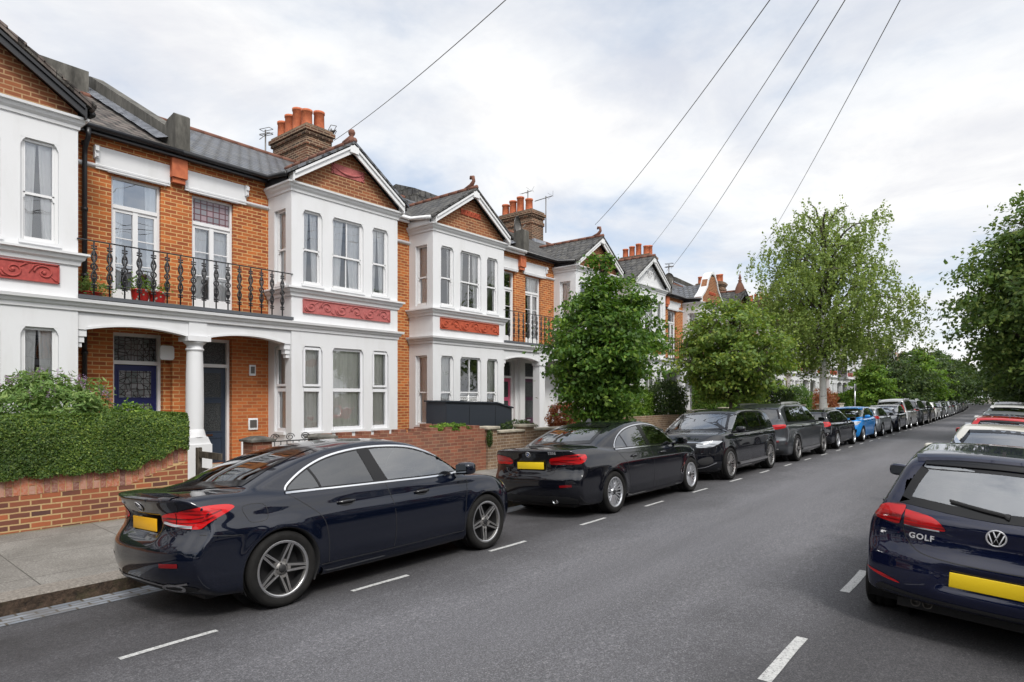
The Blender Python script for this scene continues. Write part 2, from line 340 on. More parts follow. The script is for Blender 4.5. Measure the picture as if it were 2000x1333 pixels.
M['amber'] = mat('amber_lens', (.7, .2, .02), .2, coat=1)
M['asphalt'] = None
M['carglass_side'] = mat('side_car_glass', fn=glass_fn((.46, .58, .62), .14, 1.6))
M['carglass_rear'] = mat('privacy_car_glass', fn=glass_fn((.10, .115, .13), .06, 1.5))
# ---------------------------------------------------------------- car bodies: an implicit surface meshed by surface nets
def curve(pts, sm=.05):
    p = np.array(pts, float); x, y = p[:, 0], p[:, 1]
    X = np.arange(x[0]-.5, x[-1]+.5, .005); Y = np.interp(X, x, y)
    if sm:
        k = int(sm/.005*3); w = np.exp(-.5*((np.arange(-k, k+1)*.005)/sm)**2); w /= w.sum()
        Y = np.convolve(np.pad(Y, k, mode='edge'), w, mode='valid')
    D = np.gradient(Y, .005)
    return X, Y, D
def ev(c, x): return np.interp(x, c[0], c[1])
def evd(c, x): return np.interp(x, c[0], c[2])
def smax(a, b, k):
    h = np.clip(.5+.5*(a-b)/k, 0, 1); return b*(1-h)+a*h+k*h*(1-h)
def smin(a, b, k): return -smax(-a, -b, k)
class Body:
    def __init__(s, sp):
        s.sp = sp; g = sp.get
        s.deck = curve(sp['deck'], g('deck_s', .05)); s.roof = curve(sp['roof'], g('roof_s', .06)); s.rear = curve(sp['rear'], g('rear_s', .03)); s.front = curve(sp['front'], .03)
        s.plan = curve(sp['plan'], .10); s.sec = curve(sp['sec'], g('sec_s', .022)); s.gh = curve(sp['gh'], .12); s.bot = curve(sp.get('bot', [(0, .24), (.6, .19), (4, .19), (4.6, .2)]), .05)
        s.cr = g('cr', .20); s.cf = g('cf', .42); s.tum = g('tum', .38); s.zb = g('zb', .95)
    def F(s, x, y, z):
        sp = s.sp; a = np.abs(y); hw = ev(s.plan, x); xm = sp.get('xm', 2.2)
        q = a/.9
        side = a-(hw+ev(s.sec, z))
        for xw in (sp['xr'], sp['xf']):
            d = np.hypot(x-xw, z-sp['R']); fl = sp.get('flare', .012)*np.exp(-((d-sp['R']-.04)/.07)**2)
            side = side-fl
        dz = ev(s.deck, x); dd = evd(s.deck, x)
        dk = (z-dz+sp.get('cd', .045)*q**2)/np.sqrt(1+dd**2)
        bt = (ev(s.bot, x)-z)
        rr = (ev(s.rear, z)+s.cr*q**3-x); rr = rr/np.sqrt(1+evd(s.rear, z)**2)
        ff = (x-(ev(s.front, z)-s.cf*q**2.6))/np.sqrt(1+evd(s.front, z)**2)
        if 'tuck' in sp:    # recess in the rear fascia round the number plate
            for (y0, z0, wy, wz, dep) in sp['tuck']:
                m = 1/(1+np.exp(-(wy-np.abs(y-y0))/.018))/(1+np.exp(-(wz-np.abs(z-z0))/.014)); rr = rr+m*dep
        kb = sp.get('kb', .05)
        B = smax(side, dk, sp.get('kd', .07)); B = smax(B, bt, .06); B = smax(B, rr, kb); B = smax(B, ff, .09)
        cw = sp.get('cw', .16)
        xe = np.where(x > xm, x+cw*a*a, x-sp.get('crw', .16)*a*a)
        zr = ev(s.roof, xe); rd = evd(s.roof, xe)
        t_ = z-s.zb; t_ = np.where(t_ < 0, t_*.15, t_)
        gs = (a-(ev(s.gh, x)-t_*s.tum-sp.get('gcv', .12)*t_*t_))/1.06
        gr = (z-zr+sp.get('rc', .07)*q**2)/np.sqrt(1+rd**2)
        G = smax(gs, gr, sp.get('kg', .05)); G = smax(G, .6-z, .02); G = smax(G, rr+.0, .05); G = smax(G, ff, .05)
        return smin(B, G, sp.get('kj', .025))
    def grad(s, P):
        e = .006; x, y, z = P.T
        g = np.stack([s.F(x+e, y, z)-s.F(x-e, y, z), s.F(x, y+e, z)-s.F(x, y-e, z), s.F(x, y, z+e)-s.F(x, y, z-e)], 1)/(2*e)
        return g
    def normal(s, P):
        g = s.grad(P); return g/np.maximum(np.linalg.norm(g, axis=1, keepdims=True), 1e-6)
    def project(s, P, n=5):
        for _ in range(n):
            f = s.F(*P.T); g = s.grad(P); P = P-(f/np.maximum((g*g).sum(1), .15))[:, None]*g
        return P
    def mesh(s, h):
        sp = s.sp; xs = np.arange(-.1, sp['L']+.15, h); ys = np.arange(-h/2-math.ceil(1.02/h)*h, 1.04, h); zs = np.arange(.05, sp['H']+.12, h)
        X, Y, Z = np.meshgrid(xs, ys, zs, indexing='ij'); V = s.F(X, Y, Z)
        ins = V < 0
        nx, ny, nz = V.shape
        cs = np.zeros((nx-1, ny-1, nz-1), int)
        for i in (0, 1):
            for j in (0, 1):
                for k in (0, 1): cs += ins[i:nx-1+i, j:ny-1+j, k:nz-1+k]
        act = (cs > 0) & (cs < 8); idx = -np.ones(act.shape, int); A = np.argwhere(act); idx[act] = np.arange(len(A))
        P = np.stack([xs[A[:, 0]], ys[A[:, 1]], zs[A[:, 2]]], 1)+h/2
        P = s.project(P, 6)
        qs = []
        def quads(ax):
            sl0 = [slice(1, -1)]*3; sl0[ax] = slice(0, -1); sl1 = list(sl0); sl1[ax] = slice(1, None)
            a = ins[tuple(sl0)]; b = ins[tuple(sl1)]; e = np.argwhere(a != b); fl = a[tuple(e.T)]
            e = e+1; e[:, ax] -= 1
            o1, o2 = [(1, 2), (2, 0), (0, 1)][ax]
            d1 = np.eye(3, dtype=int)[o1]; d2 = np.eye(3, dtype=int)[o2]
            c0 = e; c1 = e-d1; c2 = e-d1-d2; c3 = e-d2
            q = np.stack([idx[tuple(c.T)] for c in (c0, c1, c2, c3)], 1)
            q[~fl] = q[~fl][:, ::-1]; return q
        q = np.concatenate([quads(0), quads(1), quads(2)]); return P, q
    def cast(s, P0, d, n=90, T=3.0):
        P0 = np.asarray(P0, float); d = np.asarray(d, float); ts = np.linspace(0, T, n)
        f = np.stack([s.F(*(P0+d*t_).T) for t_ in ts], 1); hit = f < 0
        i = np.argmax(hit, 1); ok = hit.any(1); i = np.maximum(i, 1)
        lo = ts[i-1]; hi = ts[i]
        for _ in range(16):
            m = (lo+hi)/2; v = s.F(*(P0+d*m[:, None]).T) < 0; hi = np.where(v, m, hi); lo = np.where(v, lo, m)
        if (~ok).any() and ok.any():       # rays that miss take the depth of the nearest hit
            for k in np.where(~ok)[0]:
                j = np.where(ok)[0]; hi[k] = hi[j[np.argmin(((P0[j]-P0[k])**2).sum(1))]]
        return P0+d*hi[:, None]
    # modes: 2-D coordinates -> ray origin, direction
    def rays(s, pts, mode):
        p = np.asarray(pts, float); L = s.sp['L']
        if mode == 'R': return np.stack([p[:, 0], 0*p[:, 0]-1.3, p[:, 1]], 1), (0, 1, 0)
        if mode == 'rear': return np.stack([0*p[:, 0]-.4, p[:, 0], p[:, 1]], 1), (1, 0, 0)
        if mode == 'front': return np.stack([0*p[:, 0]+L+.4, p[:, 0], p[:, 1]], 1), (-1, 0, 0)
        if mode == 'top': return np.stack([p[:, 0], p[:, 1], 0*p[:, 0]+s.sp['H']+.3], 1), (0, 0, -1)
        # diagonal on the right rear / right front corner: u = y coordinate of a point seen along the diagonal
        if mode == 'RR':
            dd = np.array((sqrt(.5), sqrt(.5), 0)); tg = np.array((sqrt(.5), -sqrt(.5), 0))   # u grows towards rear-centre ... negative = front
            return np.array((.3, -.7, 0))-dd*1.6+tg*(-p[:, :1])+np.stack([0*p[:, 0], 0*p[:, 0], p[:, 1]], 1), dd
        if mode == 'RF':
            dd = np.array((-sqrt(.5), sqrt(.5), 0)); tg = np.array((-sqrt(.5), -sqrt(.5), 0))
            return np.array((L-.3, -.7, 0))-dd*1.6+tg*(-p[:, :1])+np.stack([0*p[:, 0], 0*p[:, 0], p[:, 1]], 1), dd
    def on(s, pts, mode, off=0.0):
        P0, d = s.rays(pts, mode); P = s.cast(P0, d); N = s.normal(P); return P+N*off, N
def smooth_poly(poly, n=6, closed=True):
    """Catmull-Rom through the points; a point given with a third value 1 is a sharp corner"""
    P = [np.array(p[:2], float) for p in poly]; sh = [len(p) > 2 for p in poly]; N = len(P); out = []
    for i in range(N if closed else N-1):
        p1, p2 = P[i], P[(i+1) % N]; p0 = P[i-1] if (closed or i > 0) else p1; p3 = P[(i+2) % N] if (closed or i < N-2) else p2
        if sh[i]: p0 = 2*p1-p2
        if sh[(i+1) % N]: p3 = 2*p2-p1
        for k in range(n):
            t_ = k/n; out.append(.5*((2*p1)+(-p0+p2)*t_+(2*p0-5*p1+4*p2-p3)*t_**2+(-p0+3*p1-3*p2+p3)*t_**3))
    if not closed: out.append(P[-1])
    return np.array(out)
def inpoly(p, poly):
    x, y = p[:, 0], p[:, 1]; r = np.zeros(len(x), bool); n = len(poly)
    for i in range(n):
        x1, y1 = poly[i]; x2, y2 = poly[(i+1) % n]
        if y1 == y2: continue
        c = ((y1 > y) != (y2 > y)) & (x < (x2-x1)*(y-y1)/(y2-y1)+x1); r ^= c
    return r
def tri_fill(poly, h):
    poly = np.asarray(poly); lo, hi = poly.min(0), poly.max(0)
    gx, gy = np.meshgrid(np.arange(lo[0]+h/2, hi[0], h), np.arange(lo[1]+h/2, hi[1], h)); g = np.stack([gx.ravel(), gy.ravel()], 1)
    g = g[inpoly(g, poly)] if len(g) else g
    if len(g):
        d = np.min(np.hypot(g[:, None, 0]-poly[None, :, 0], g[:, None, 1]-poly[None, :, 1]), 1); g = g[d > h*.4]
    vs = [Vector(p) for p in poly]+[Vector(p) for p in g]; n = len(poly)
    r = delaunay_2d_cdt(vs, [(i, (i+1) % n) for i in range(n)], [], 1, 1e-6)
    return np.array([tuple(v) for v in r[0]]), [tuple(f) for f in r[2]]
def flipY(P, N, f):
    P = P.copy(); N = N.copy(); P[:, 1] *= -1; N[:, 1] *= -1
    return P, N, [tuple(reversed(q)) for q in f]
class Surf:
    """collects patches that lie on a car's skin and links them as ONE mesh object"""
    def __init__(s, b): s.b = b; s.P = []; s.N = []; s.f = []; s.n = 0; s.m = []
    def _add(s, P, N, f, m):
        s.P.append(P); s.N.append(N); s.f += [tuple(i+s.n for i in q) for q in f]; s.m += [m]*len(f); s.n += len(P)
    def patch(s, poly, mode, off=.004, h=.05, mirror=False, m=0, flip=False):
        v, f = tri_fill(poly, h); P, N = s.b.on(v, mode, off)
        a, b_, c = (P[f[0][i]] for i in range(3)) if f else (0, 0, 0)
        g = []
        for q in f:
            nn = np.cross(P[q[1]]-P[q[0]], P[q[2]]-P[q[0]]); g.append(q if nn@N[q[0]] > 0 else tuple(reversed(q)))
        if flip: P, N, g = flipY(P, N, g)
        s._add(P, N, g, m)
        if mirror: s._add(*flipY(P, N, g), m)
        return s
    def strip(s, line, mode, w=.02, off=.006, mirror=False, closed=False, m=0, shift=0.0, flip=False, raised=0):
        l = np.asarray(line, float); n = len(l)
        if closed: d = np.roll(l, -1, 0)-np.roll(l, 1, 0)
        else: d = np.gradient(l, axis=0)
        d /= np.maximum(np.linalg.norm(d, axis=1, keepdims=True), 1e-9); nn = np.stack([-d[:, 1], d[:, 0]], 1)
        ww = np.asarray(w) if hasattr(w, '__len__') else np.full(n, w)
        rows = [(-.5, 0), (.5, 0)] if not raised else [(-.5, -raised), (-.38, 0), (0, raised*.35), (.38, 0), (.5, -raised)]
        PP = []; NN = []
        for k, z_ in rows:
            P, N = s.b.on(l+nn*(shift+k*ww)[:, None], mode, off+z_); PP.append(P); NN.append(N)
        K = len(rows); P = np.stack(PP, 1).reshape(-1, 3); N = np.stack(NN, 1).reshape(-1, 3)
        f = [(i*K+j, i*K+j+1, ((i+1) % n)*K+j+1, ((i+1) % n)*K+j) for i in range(n if closed else n-1) for j in range(K-1)]
        g = []
        for q in f:
            c = np.cross(P[q[1]]-P[q[0]], P[q[2]]-P[q[0]]); g.append(q if c@N[q[0]] > 0 else tuple(reversed(q)))
        if flip: P, N, g = flipY(P, N, g)
        s._add(P, N, g, m)
        if mirror: s._add(*flipY(P, N, g), m)
        return s
    def build(s, name, mats, parent, ox):
        if not s.n: return None
        P = np.concatenate(s.P); P[:, 0] -= ox; N = np.concatenate(s.N)
        return mesh_obj(name, P, s.f, mats, parent, mi=s.m, smooth=True, normals=N, uv=False)
def superq(mb, c, r, e=.35, n=12, m=0):
    """rounded box"""
    vs = []; fs = []
    sg = lambda v, p: math.copysign(abs(v)**p, v)
    for i in range(n+1):
        a = -pi/2+pi*i/n
        for j in range(2*n):
            b = 2*pi*j/(2*n); vs.append((c[0]+r[0]*sg(cos(a), e)*sg(cos(b), e), c[1]+r[1]*sg(cos(a), e)*sg(sin(b), e), c[2]+r[2]*sg(sin(a), e)))
    N = 2*n
    fs = [(i*N+j, i*N+(j+1) % N, (i+1)*N+(j+1) % N, (i+1)*N+j) for i in range(n) for j in range(N)]
    return mb.add(vs, fs, m, True)
WHEELS = {}
def wheel_meshes(R_, rr, tw, style, rimmat):
    key = (R_, rr, tw, style, rimmat)
    if key in WHEELS: return WHEELS[key]
    t = MB(); h = tw/2
    prof = [(rr-.005, -h*.78), (rr+.012, -h*.92), (rr+.05, -h*1.0), (R_-.03, -h*.97), (R_-.008, -h*.86), (R_, -h*.7), (R_+.001, -h*.3), (R_-.006, -h*.27), (R_-.006, -h*.23), (R_+.001, -h*.2), (R_+.001, h*.2), (R_-.006, h*.23), (R_-.006, h*.27), (R_+.001, h*.3), (R_, h*.7), (R_-.008, h*.86), (R_-.03, h*.97), (rr+.05, h), (rr+.012, h*.92), (rr-.005, h*.78)]
    t.lathe(prof, n=56, axis='y')
    # outer face looks towards -y
    r = MB(); yo = -h*.80
    r.lathe([(rr+.006, yo-.010), (rr-.004, yo-.014), (rr-.014, yo-.006), (rr-.018, yo+.02), (rr-.02, yo+.03)], n=56, axis='y', m=1)
    r.lathe([(rr-.019, yo+.025), (rr-.03, yo+.07), (rr-.035, h*.7)], n=56, axis='y', m=2)
    r.lathe([(rr+.007, yo-.011), (rr-.005, yo-.0155), (rr-.015, yo-.007)], n=56, axis='y', m=0)
    def bar(a0, r0, w0, a1, r1, w1, y0, y1, th, m=0, mm=1):
        p0 = Vector((r0*cos(a0), r0*sin(a0))); p1 = Vector((r1*cos(a1), r1*sin(a1))); d = (p1-p0).normalized(); nn = Vector((-d.y, d.x))
        c = [p0-nn*w0/2, p0+nn*w0/2, p1+nn*w1/2, p1-nn*w1/2]; e = [p0-nn*w0*.8, p0+nn*w0*.8, p1+nn*w1*.8, p1-nn*w1*.8]
        ys = [y0, y0, y1, y1]
        vs = [(c[i].x, ys[i], c[i].y) for i in range(4)]+[(e[i].x, ys[i]+th, e[i].y) for i in range(4)]
        r.add(vs, [(0, 1, 2, 3)], m); r.add(vs, [(4, 7, 6, 5), (0, 4, 5, 1), (1, 5, 6, 2), (2, 6, 7, 3), (3, 7, 4, 0)], mm)
    yc = yo+.012
    if style == 'star':      # five pairs of bars that meet at the rim
        for k in range(5):
            a = pi/2+2*pi*k/5
            for sgn in (-1, 1): bar(a+sgn*.50, .058, .020, a+sgn*.060, rr-.008, .022, yc+.012, yo-.004, .030, 1, 2)
            for sgn in (-1, 1): bar(a+sgn*.53, .058, .006, a+sgn*.095, rr-.006, .006, yc+.0105, yo-.0055, .006, 0, 0); bar(a+sgn*.40, .062, .005, a+sgn*.028, rr-.006, .005, yc+.0105, yo-.0055, .006, 0, 0)
            bar(a, .03, .05, a, .085, .03, yc+.014, yc+.006, .03, 1, 1)
        nuts = 5
    elif style == 'double5':    # plainer five doubled spokes
        for k in range(5):
            a = pi/2+2*pi*k/5
            for sgn in (-1, 1): bar(a+sgn*.32, .045, .030, a+sgn*.19, rr-.008, .034, yc+.014, yo, .032, 0, 0)
    elif style == 'multi':
        for k in range(10):
            a = pi/2+2*pi*k/10; bar(a, .04, .030, a+.0, rr-.008, .022, yc+.014, yo, .03, 0, 0)
    elif style == 'vee':
        for k in range(10):
            a = pi/2+2*pi*k/10
            for sgn in (-1, 1): bar(a, .045, .018, a+sgn*.17, rr-.008, .016, yc+.014, yo, .025, 0, 1)
    elif style == 'blade':
        for k in range(5):
            a = pi/2+2*pi*k/5; bar(a, .04, .07, a+.10, rr-.008, .045, yc+.014, yo, .03, 0, 1); bar(a+.35, .05, .02, a+.30, rr-.01, .02, yc+.02, yo+.006, .02, 1, 1)
    r.lathe([(0, yc-.008), (.030, yc-.008), (.034, yc-.004), (.036, yc+.004)], n=24, axis='y', m=2)
    r.lathe([(.036, yc+.002), (.062, yc+.010), (.066, yc+.05)], n=24, axis='y', m=1)
    for k in range(5):
        a = pi/2+2*pi*(k+.5)/5; r.lathe([(0, yc-.001), (.008, yc-.001), (.009, yc+.012)], c=(.048*cos(a), 0, .048*sin(a)), n=8, axis='y', m=2)
    r.lathe([(.0, yc+.11), (rr*.58, yc+.11), (rr*.58, yc+.13)], n=32, axis='y', m=3)
    r.lathe([(0, h*.2), (rr-.03, h*.2)], n=32, axis='y', m=2)
    res = (t, r, rimmat); WHEELS[key] = res; return res
def text_mesh(txt, size=1, extrude=.02, bold=.0, space=1.0):
    c = bpy.data.curves.new('text', 'FONT'); c.body = txt; c.size = size; c.extrude = extrude; c.offset = bold; c.align_x = 'CENTER'; c.align_y = 'CENTER'; c.space_character = space; c.resolution_u = 3
    o = bpy.data.objects.new('text', c); C.objects.link(o); dg = bpy.context.evaluated_depsgraph_get(); me = o.evaluated_get(dg).to_mesh()
    v = [tuple(q.co) for q in me.vertices]; f = [tuple(p.vertices) for p in me.polygons]
    o.evaluated_get(dg).to_mesh_clear(); bpy.data.objects.remove(o); bpy.data.curves.remove(c); return v, f
BODIES = {}
def build_car(name, label, cat, sp, body_m, ox=None, glass='carglass', h=.03, detail=2, group=None, wheel=('double5', 'alloy'), seat='seat', extras=None, lamp=None, chrome=True):
    """returns the root Empty; car heads +x, centre of the wheelbase box at the origin, near (right-hand) side is -y"""
    root = empty(name, label=label, cat=cat, group=group)
    L = sp['L']; ox = L/2; b = Body(sp); Rw = sp['R']; Ra = sp.get('Ra', Rw+.045); hwm = max(p[1] for p in sp['plan'])
    P, q = b.mesh(h)
    # wheel arches: drop the faces inside each circle, snap the rim of the hole to a clean circle
    ctr = P[q].mean(1); kill = np.zeros(len(q), bool)
    for xw in (sp['xr'], sp['xf']): kill |= (np.hypot(ctr[:, 0]-xw, ctr[:, 2]-Rw) < Ra) & (np.abs(ctr[:, 1]) > hwm-.28)
    holes = []
    for mode, poly in sp['open']:
        pl = smooth_poly(poly, 4); c2 = pl.mean(0); shr = c2+(pl-c2)*(1-.035/np.maximum(.05, np.linalg.norm(pl-c2, axis=1, keepdims=True)))
        if mode == 'R': k = inpoly(ctr[:, [0, 2]], shr) & (np.abs(ctr[:, 1]) > .4)
        elif mode == 'rear': k = inpoly(ctr[:, [1, 2]], shr) & (ctr[:, 0] < sp.get('xm', 2.2))
        elif mode == 'front': k = inpoly(ctr[:, [1, 2]], shr) & (ctr[:, 0] > sp.get('xm', 2.2))
        elif mode == 'top': k = inpoly(ctr[:, [0, 1]], shr) & (ctr[:, 2] > .8)
        kill |= k
    keep = q[~kill]; dead = np.zeros(len(P), bool); dead[q[kill].ravel()] = True; live = np.zeros(len(P), bool); live[keep.ravel()] = True; bd = dead & live
    for xw in (sp['xr'], sp['xf']):
        d = np.hypot(P[:, 0]-xw, P[:, 2]-Rw); m = bd & (d < Ra+h*1.5) & (np.abs(P[:, 1]) > hwm-.24) & (P[:, 2] > .1)
        Q = P[m]; dd = d[m]; Q[:, 0] = xw+(Q[:, 0]-xw)*Ra/dd; Q[:, 2] = Rw+(Q[:, 2]-Rw)*Ra/dd
        if len(Q): S_, _ = b.on(Q[:, [0, 2]], 'R'); Q[:, 1] = np.abs(S_[:, 1])*np.sign(Q[:, 1])
        P[m] = Q
    N = b.normal(P); P2 = P.copy(); P2[:, 0] -= ox
    bodyo = mesh_obj('body', P2, keep.astype(np.int32), [body_m], root, smooth=True, normals=N, uv=False)
    # arch liners, underside
    u = MB()
    for xw in (sp['xr'], sp['xf']):
        for sy in (-1, 1):
            pts = []
            for k in range(25):
                a = radians_(-28)+radians_(236)*k/24; pts.append((xw+Ra*cos(a), Rw+Ra*sin(a)))
            Pe, _ = b.on([p for p in pts], 'R', 0.0); Pe[:, 1] *= (1 if sy < 0 else -1)
            vs = [(p[0]-ox, p[1]+(-sy)*.002, p[2]) for p in Pe]+[((xw+(Ra-.012)*(p[0]-xw)/Ra)-ox, p[1]-sy*.012, Rw+(Ra-.012)*(p[2]-Rw)/Ra) for p in Pe]+[(p[0]-ox, sy*(hwm-.34), p[2]) for p in Pe]
            n = 25; u.add(vs, [(i, i+1, i+n+1, i+n) for i in range(n-1)]+[(i+n, i+n+1, i+2*n+1, i+2*n) for i in range(n-1)], 0, True)
            u.add([(xw-ox+Ra*cos(2*pi*k/20), sy*(hwm-.34), Rw+Ra*sin(2*pi*k/20)) for k in range(20)], [tuple(range(20))])
    u.box(.35-ox, L-.4-ox, -.62, .62, .17, .24)
    for xw in (sp['xr'], sp['xf']): u.tube([(xw-ox, -hwm+.2, Rw), (xw-ox, hwm-.2, Rw)], .04, 8)
    u.build('underbody', [M['trimblack']], root, uv=False)
    # wheels
    ts = wheel_meshes(Rw, sp.get('rr', Rw*.72), sp.get('tw', .225), wheel[0], wheel[1]); tm = rm = None
    for xw in (sp['xr'], sp['xf']):
        for sy in (-1, 1):
            w_ = empty('wheel', (xw-ox, sy*(hwm-.115+sp.get('trk', 0)), Rw), rz=0 if sy < 0 else pi); C.objects.unlink(w_); link(w_, root)
            w_.rotation_euler = (0, random.uniform(0, 1.2), 0 if sy < 0 else pi)
            if tm is None:
                to = ts[0].build('tyre', [M['rubber']], w_, uv=False); ro = ts[1].build('rim', [M['satin'] if wheel[1] == 'alloy_dark' else M[wheel[1]], M[wheel[1]] if wheel[1] != 'alloy_dark' else M['alloy_dark'], M['trimblack'], M['disc']], w_, uv=False); tm, rm = to.data, ro.data
            else:
                for nm, dt in (('tyre', tm), ('rim', rm)): link(bpy.data.objects.new(nm, dt), w_)
    # glass, frames, trim
    def S(nm, mt, fn, parent=root):
        s_ = Surf(b); fn(s_); return s_.build(nm, mt if isinstance(mt, list) else [mt], parent, ox)
    for nm, mode, poly, kw in sp['glass']:
        pl = smooth_poly(poly, 4)
        for fl in ((False, True) if mode == 'R' else (False,)):
            g = S(nm, M[kw.get('mat', glass)], lambda s_: s_.patch(pl, mode, .003, .06, flip=fl))
            S('window_seal', M['gloss'], lambda s_: s_.strip(pl, mode, kw.get('fw', .05), .0045, closed=True, shift=kw.get('fs', .022), flip=fl), g)
    for nm, mt, mode, kind, poly, kw in sp.get('trim', []):
        if detail < 1 and kw.get('fine'): continue
        kw = dict(kw); par = root; kw.pop('fine', 0); both = kw.pop('both', False); smo = kw.pop('sm', 4); cl = kw.pop('closed', kind == 'patch')
        pl = smooth_poly(poly, smo, cl)
        mtl = body_m if mt == 'BODY' else M[mt]
        if kind == 'patch': fn = lambda s_, f_=False: s_.patch(pl, mode, kw.get('off', .004), kw.get('h', .04), flip=f_)
        else: fn = lambda s_, f_=False: s_.strip(pl, mode, kw.get('w', .008), kw.get('off', .002), closed=cl, flip=f_, raised=kw.get('raised', 0))
        for f_ in ((False, True) if both else (False,)): S(nm, mtl, (lambda s_, f_=f_: fn(s_, f_)), par)
    # mirrors
    mx, my, mz = sp['mirror']; mr = sp.get('mirror_r', (.075, .105, .07))
    for sy in (-1, 1):
        m_ = MB(); superq(m_, (mx-ox, sy*my, mz), mr, .6, 10); m_.tube([(mx-ox+.02, sy*(my-.17), mz-.06), (mx-ox+.01, sy*(my-.06), mz-.045)], .025, 8)
        o = m_.build('wing_mirror', [body_m if not sp.get('mirror_black') else M['gloss']], root, uv=False)
        g_ = MB(); g_.prism([(sy*my-.08, mz-.045), (sy*my+.08, mz-.045), (sy*my+.085, mz+.03), (sy*my+.07, mz+.05), (sy*my-.07, mz+.05), (sy*my-.085, mz+.03)], 'x', mx-ox-mr[0]-.004, mx-ox-mr[0]+.03)
        g_.build('mirror_glass', [M['mirror']], o, uv=False)
    # interior
    i_ = MB(); zs = sp.get('zseat', .32); dx = sp.get('dash', L*.70)
    i_.box(.9-ox, dx-ox, -.66, .66, .26, .32); 
    for sy in (-.36, .36):
        x0 = dx-.98; superq(i_, (x0-ox, sy, zs+.12), (.27, .25, .10)); superq(i_, (x0-.30-ox, sy, zs+.42), (.09, .25, .34)); superq(i_, (x0-.36-ox, sy, zs+.86), (.055, .13, .10), .5)
        superq(i_, (sp.get('rseat', 1.35)-ox-.12, sy, zs+.86+sp.get('rh', 0)), (.05, .13, .09), .5)
    superq(i_, (sp.get('rseat', 1.35)+.18-ox, 0, zs+.14), (.26, .62, .10)); superq(i_, (sp.get('rseat', 1.35)-.08-ox, 0, zs+.42), (.09, .62, .34))
    superq(i_, (dx-ox+.12, 0, zs+.42), (.26, .70, .16), .5)
    i_.build('seats', [M[seat]], root, uv=False)
    sw = MB(); c = Vector((dx-.26-ox, -.36, zs+.56)); ring = [c+Vector((-.10*sin(a)*.9, .19*cos(a), .17*sin(a))) for a in [2*pi*k/28 for k in range(28)]]
    sw.tube([tuple(p) for p in ring]+[tuple(ring[0])], .016, 6, cap=False); sw.tube([tuple(c), (c.x+.2, c.y, c.z-.05)], .05, 8); sw.tube([tuple(ring[0]), tuple(ring[14])], .02, 6)
    sw.build('steering_wheel', [M['trimblack']], root, uv=False)
    if extras: extras(b, root, ox, S, body_m)
    return root
radians_ = R
def plate_obj(root, ox, x, y, z, w=.52, hh=.111, m='plate', tilt=0.0, front=False, nm='number_plate'):
    mb = MB(); mb.bbox(-.006, .006, -w/2, w/2, -hh/2, hh/2, .004)
    o = mb.build(nm, [M[m]], root, loc=(x-ox, y, z), uv=False); o.rotation_euler = (0, tilt, 0)
    return o
def handle_obj(b, root, ox, x, z, mtl, w=.20, both=True):
    for sy in ((-1, 1) if both else (-1,)):
        P, N = b.on([(x, z)], 'R'); y = P[0][1]
        mb = MB(); mb.tube([(x-w/2-ox, (y+.005)*-sy, z), (x-w/2+.02-ox, (y-.028)*-sy, z+.003), (x-ox, (y-.034)*-sy, z+.006), (x+w/2-.02-ox, (y-.028)*-sy, z+.003), (x+w/2-ox, (y+.005)*-sy, z)], [.010, .014, .014, .014, .010], 8)
        o = mb.build('door_handle', [mtl], root, uv=False)
        s_ = Surf(b); a = np.linspace(0, 2*pi, 24, endpoint=False); s_.patch(np.stack([x+.085*np.cos(a), z-.006+.036*np.sin(a)], 1), 'R', .002, .03, flip=(sy > 0))
        s_.build('handle_recess', [M['gloss']], o, ox)
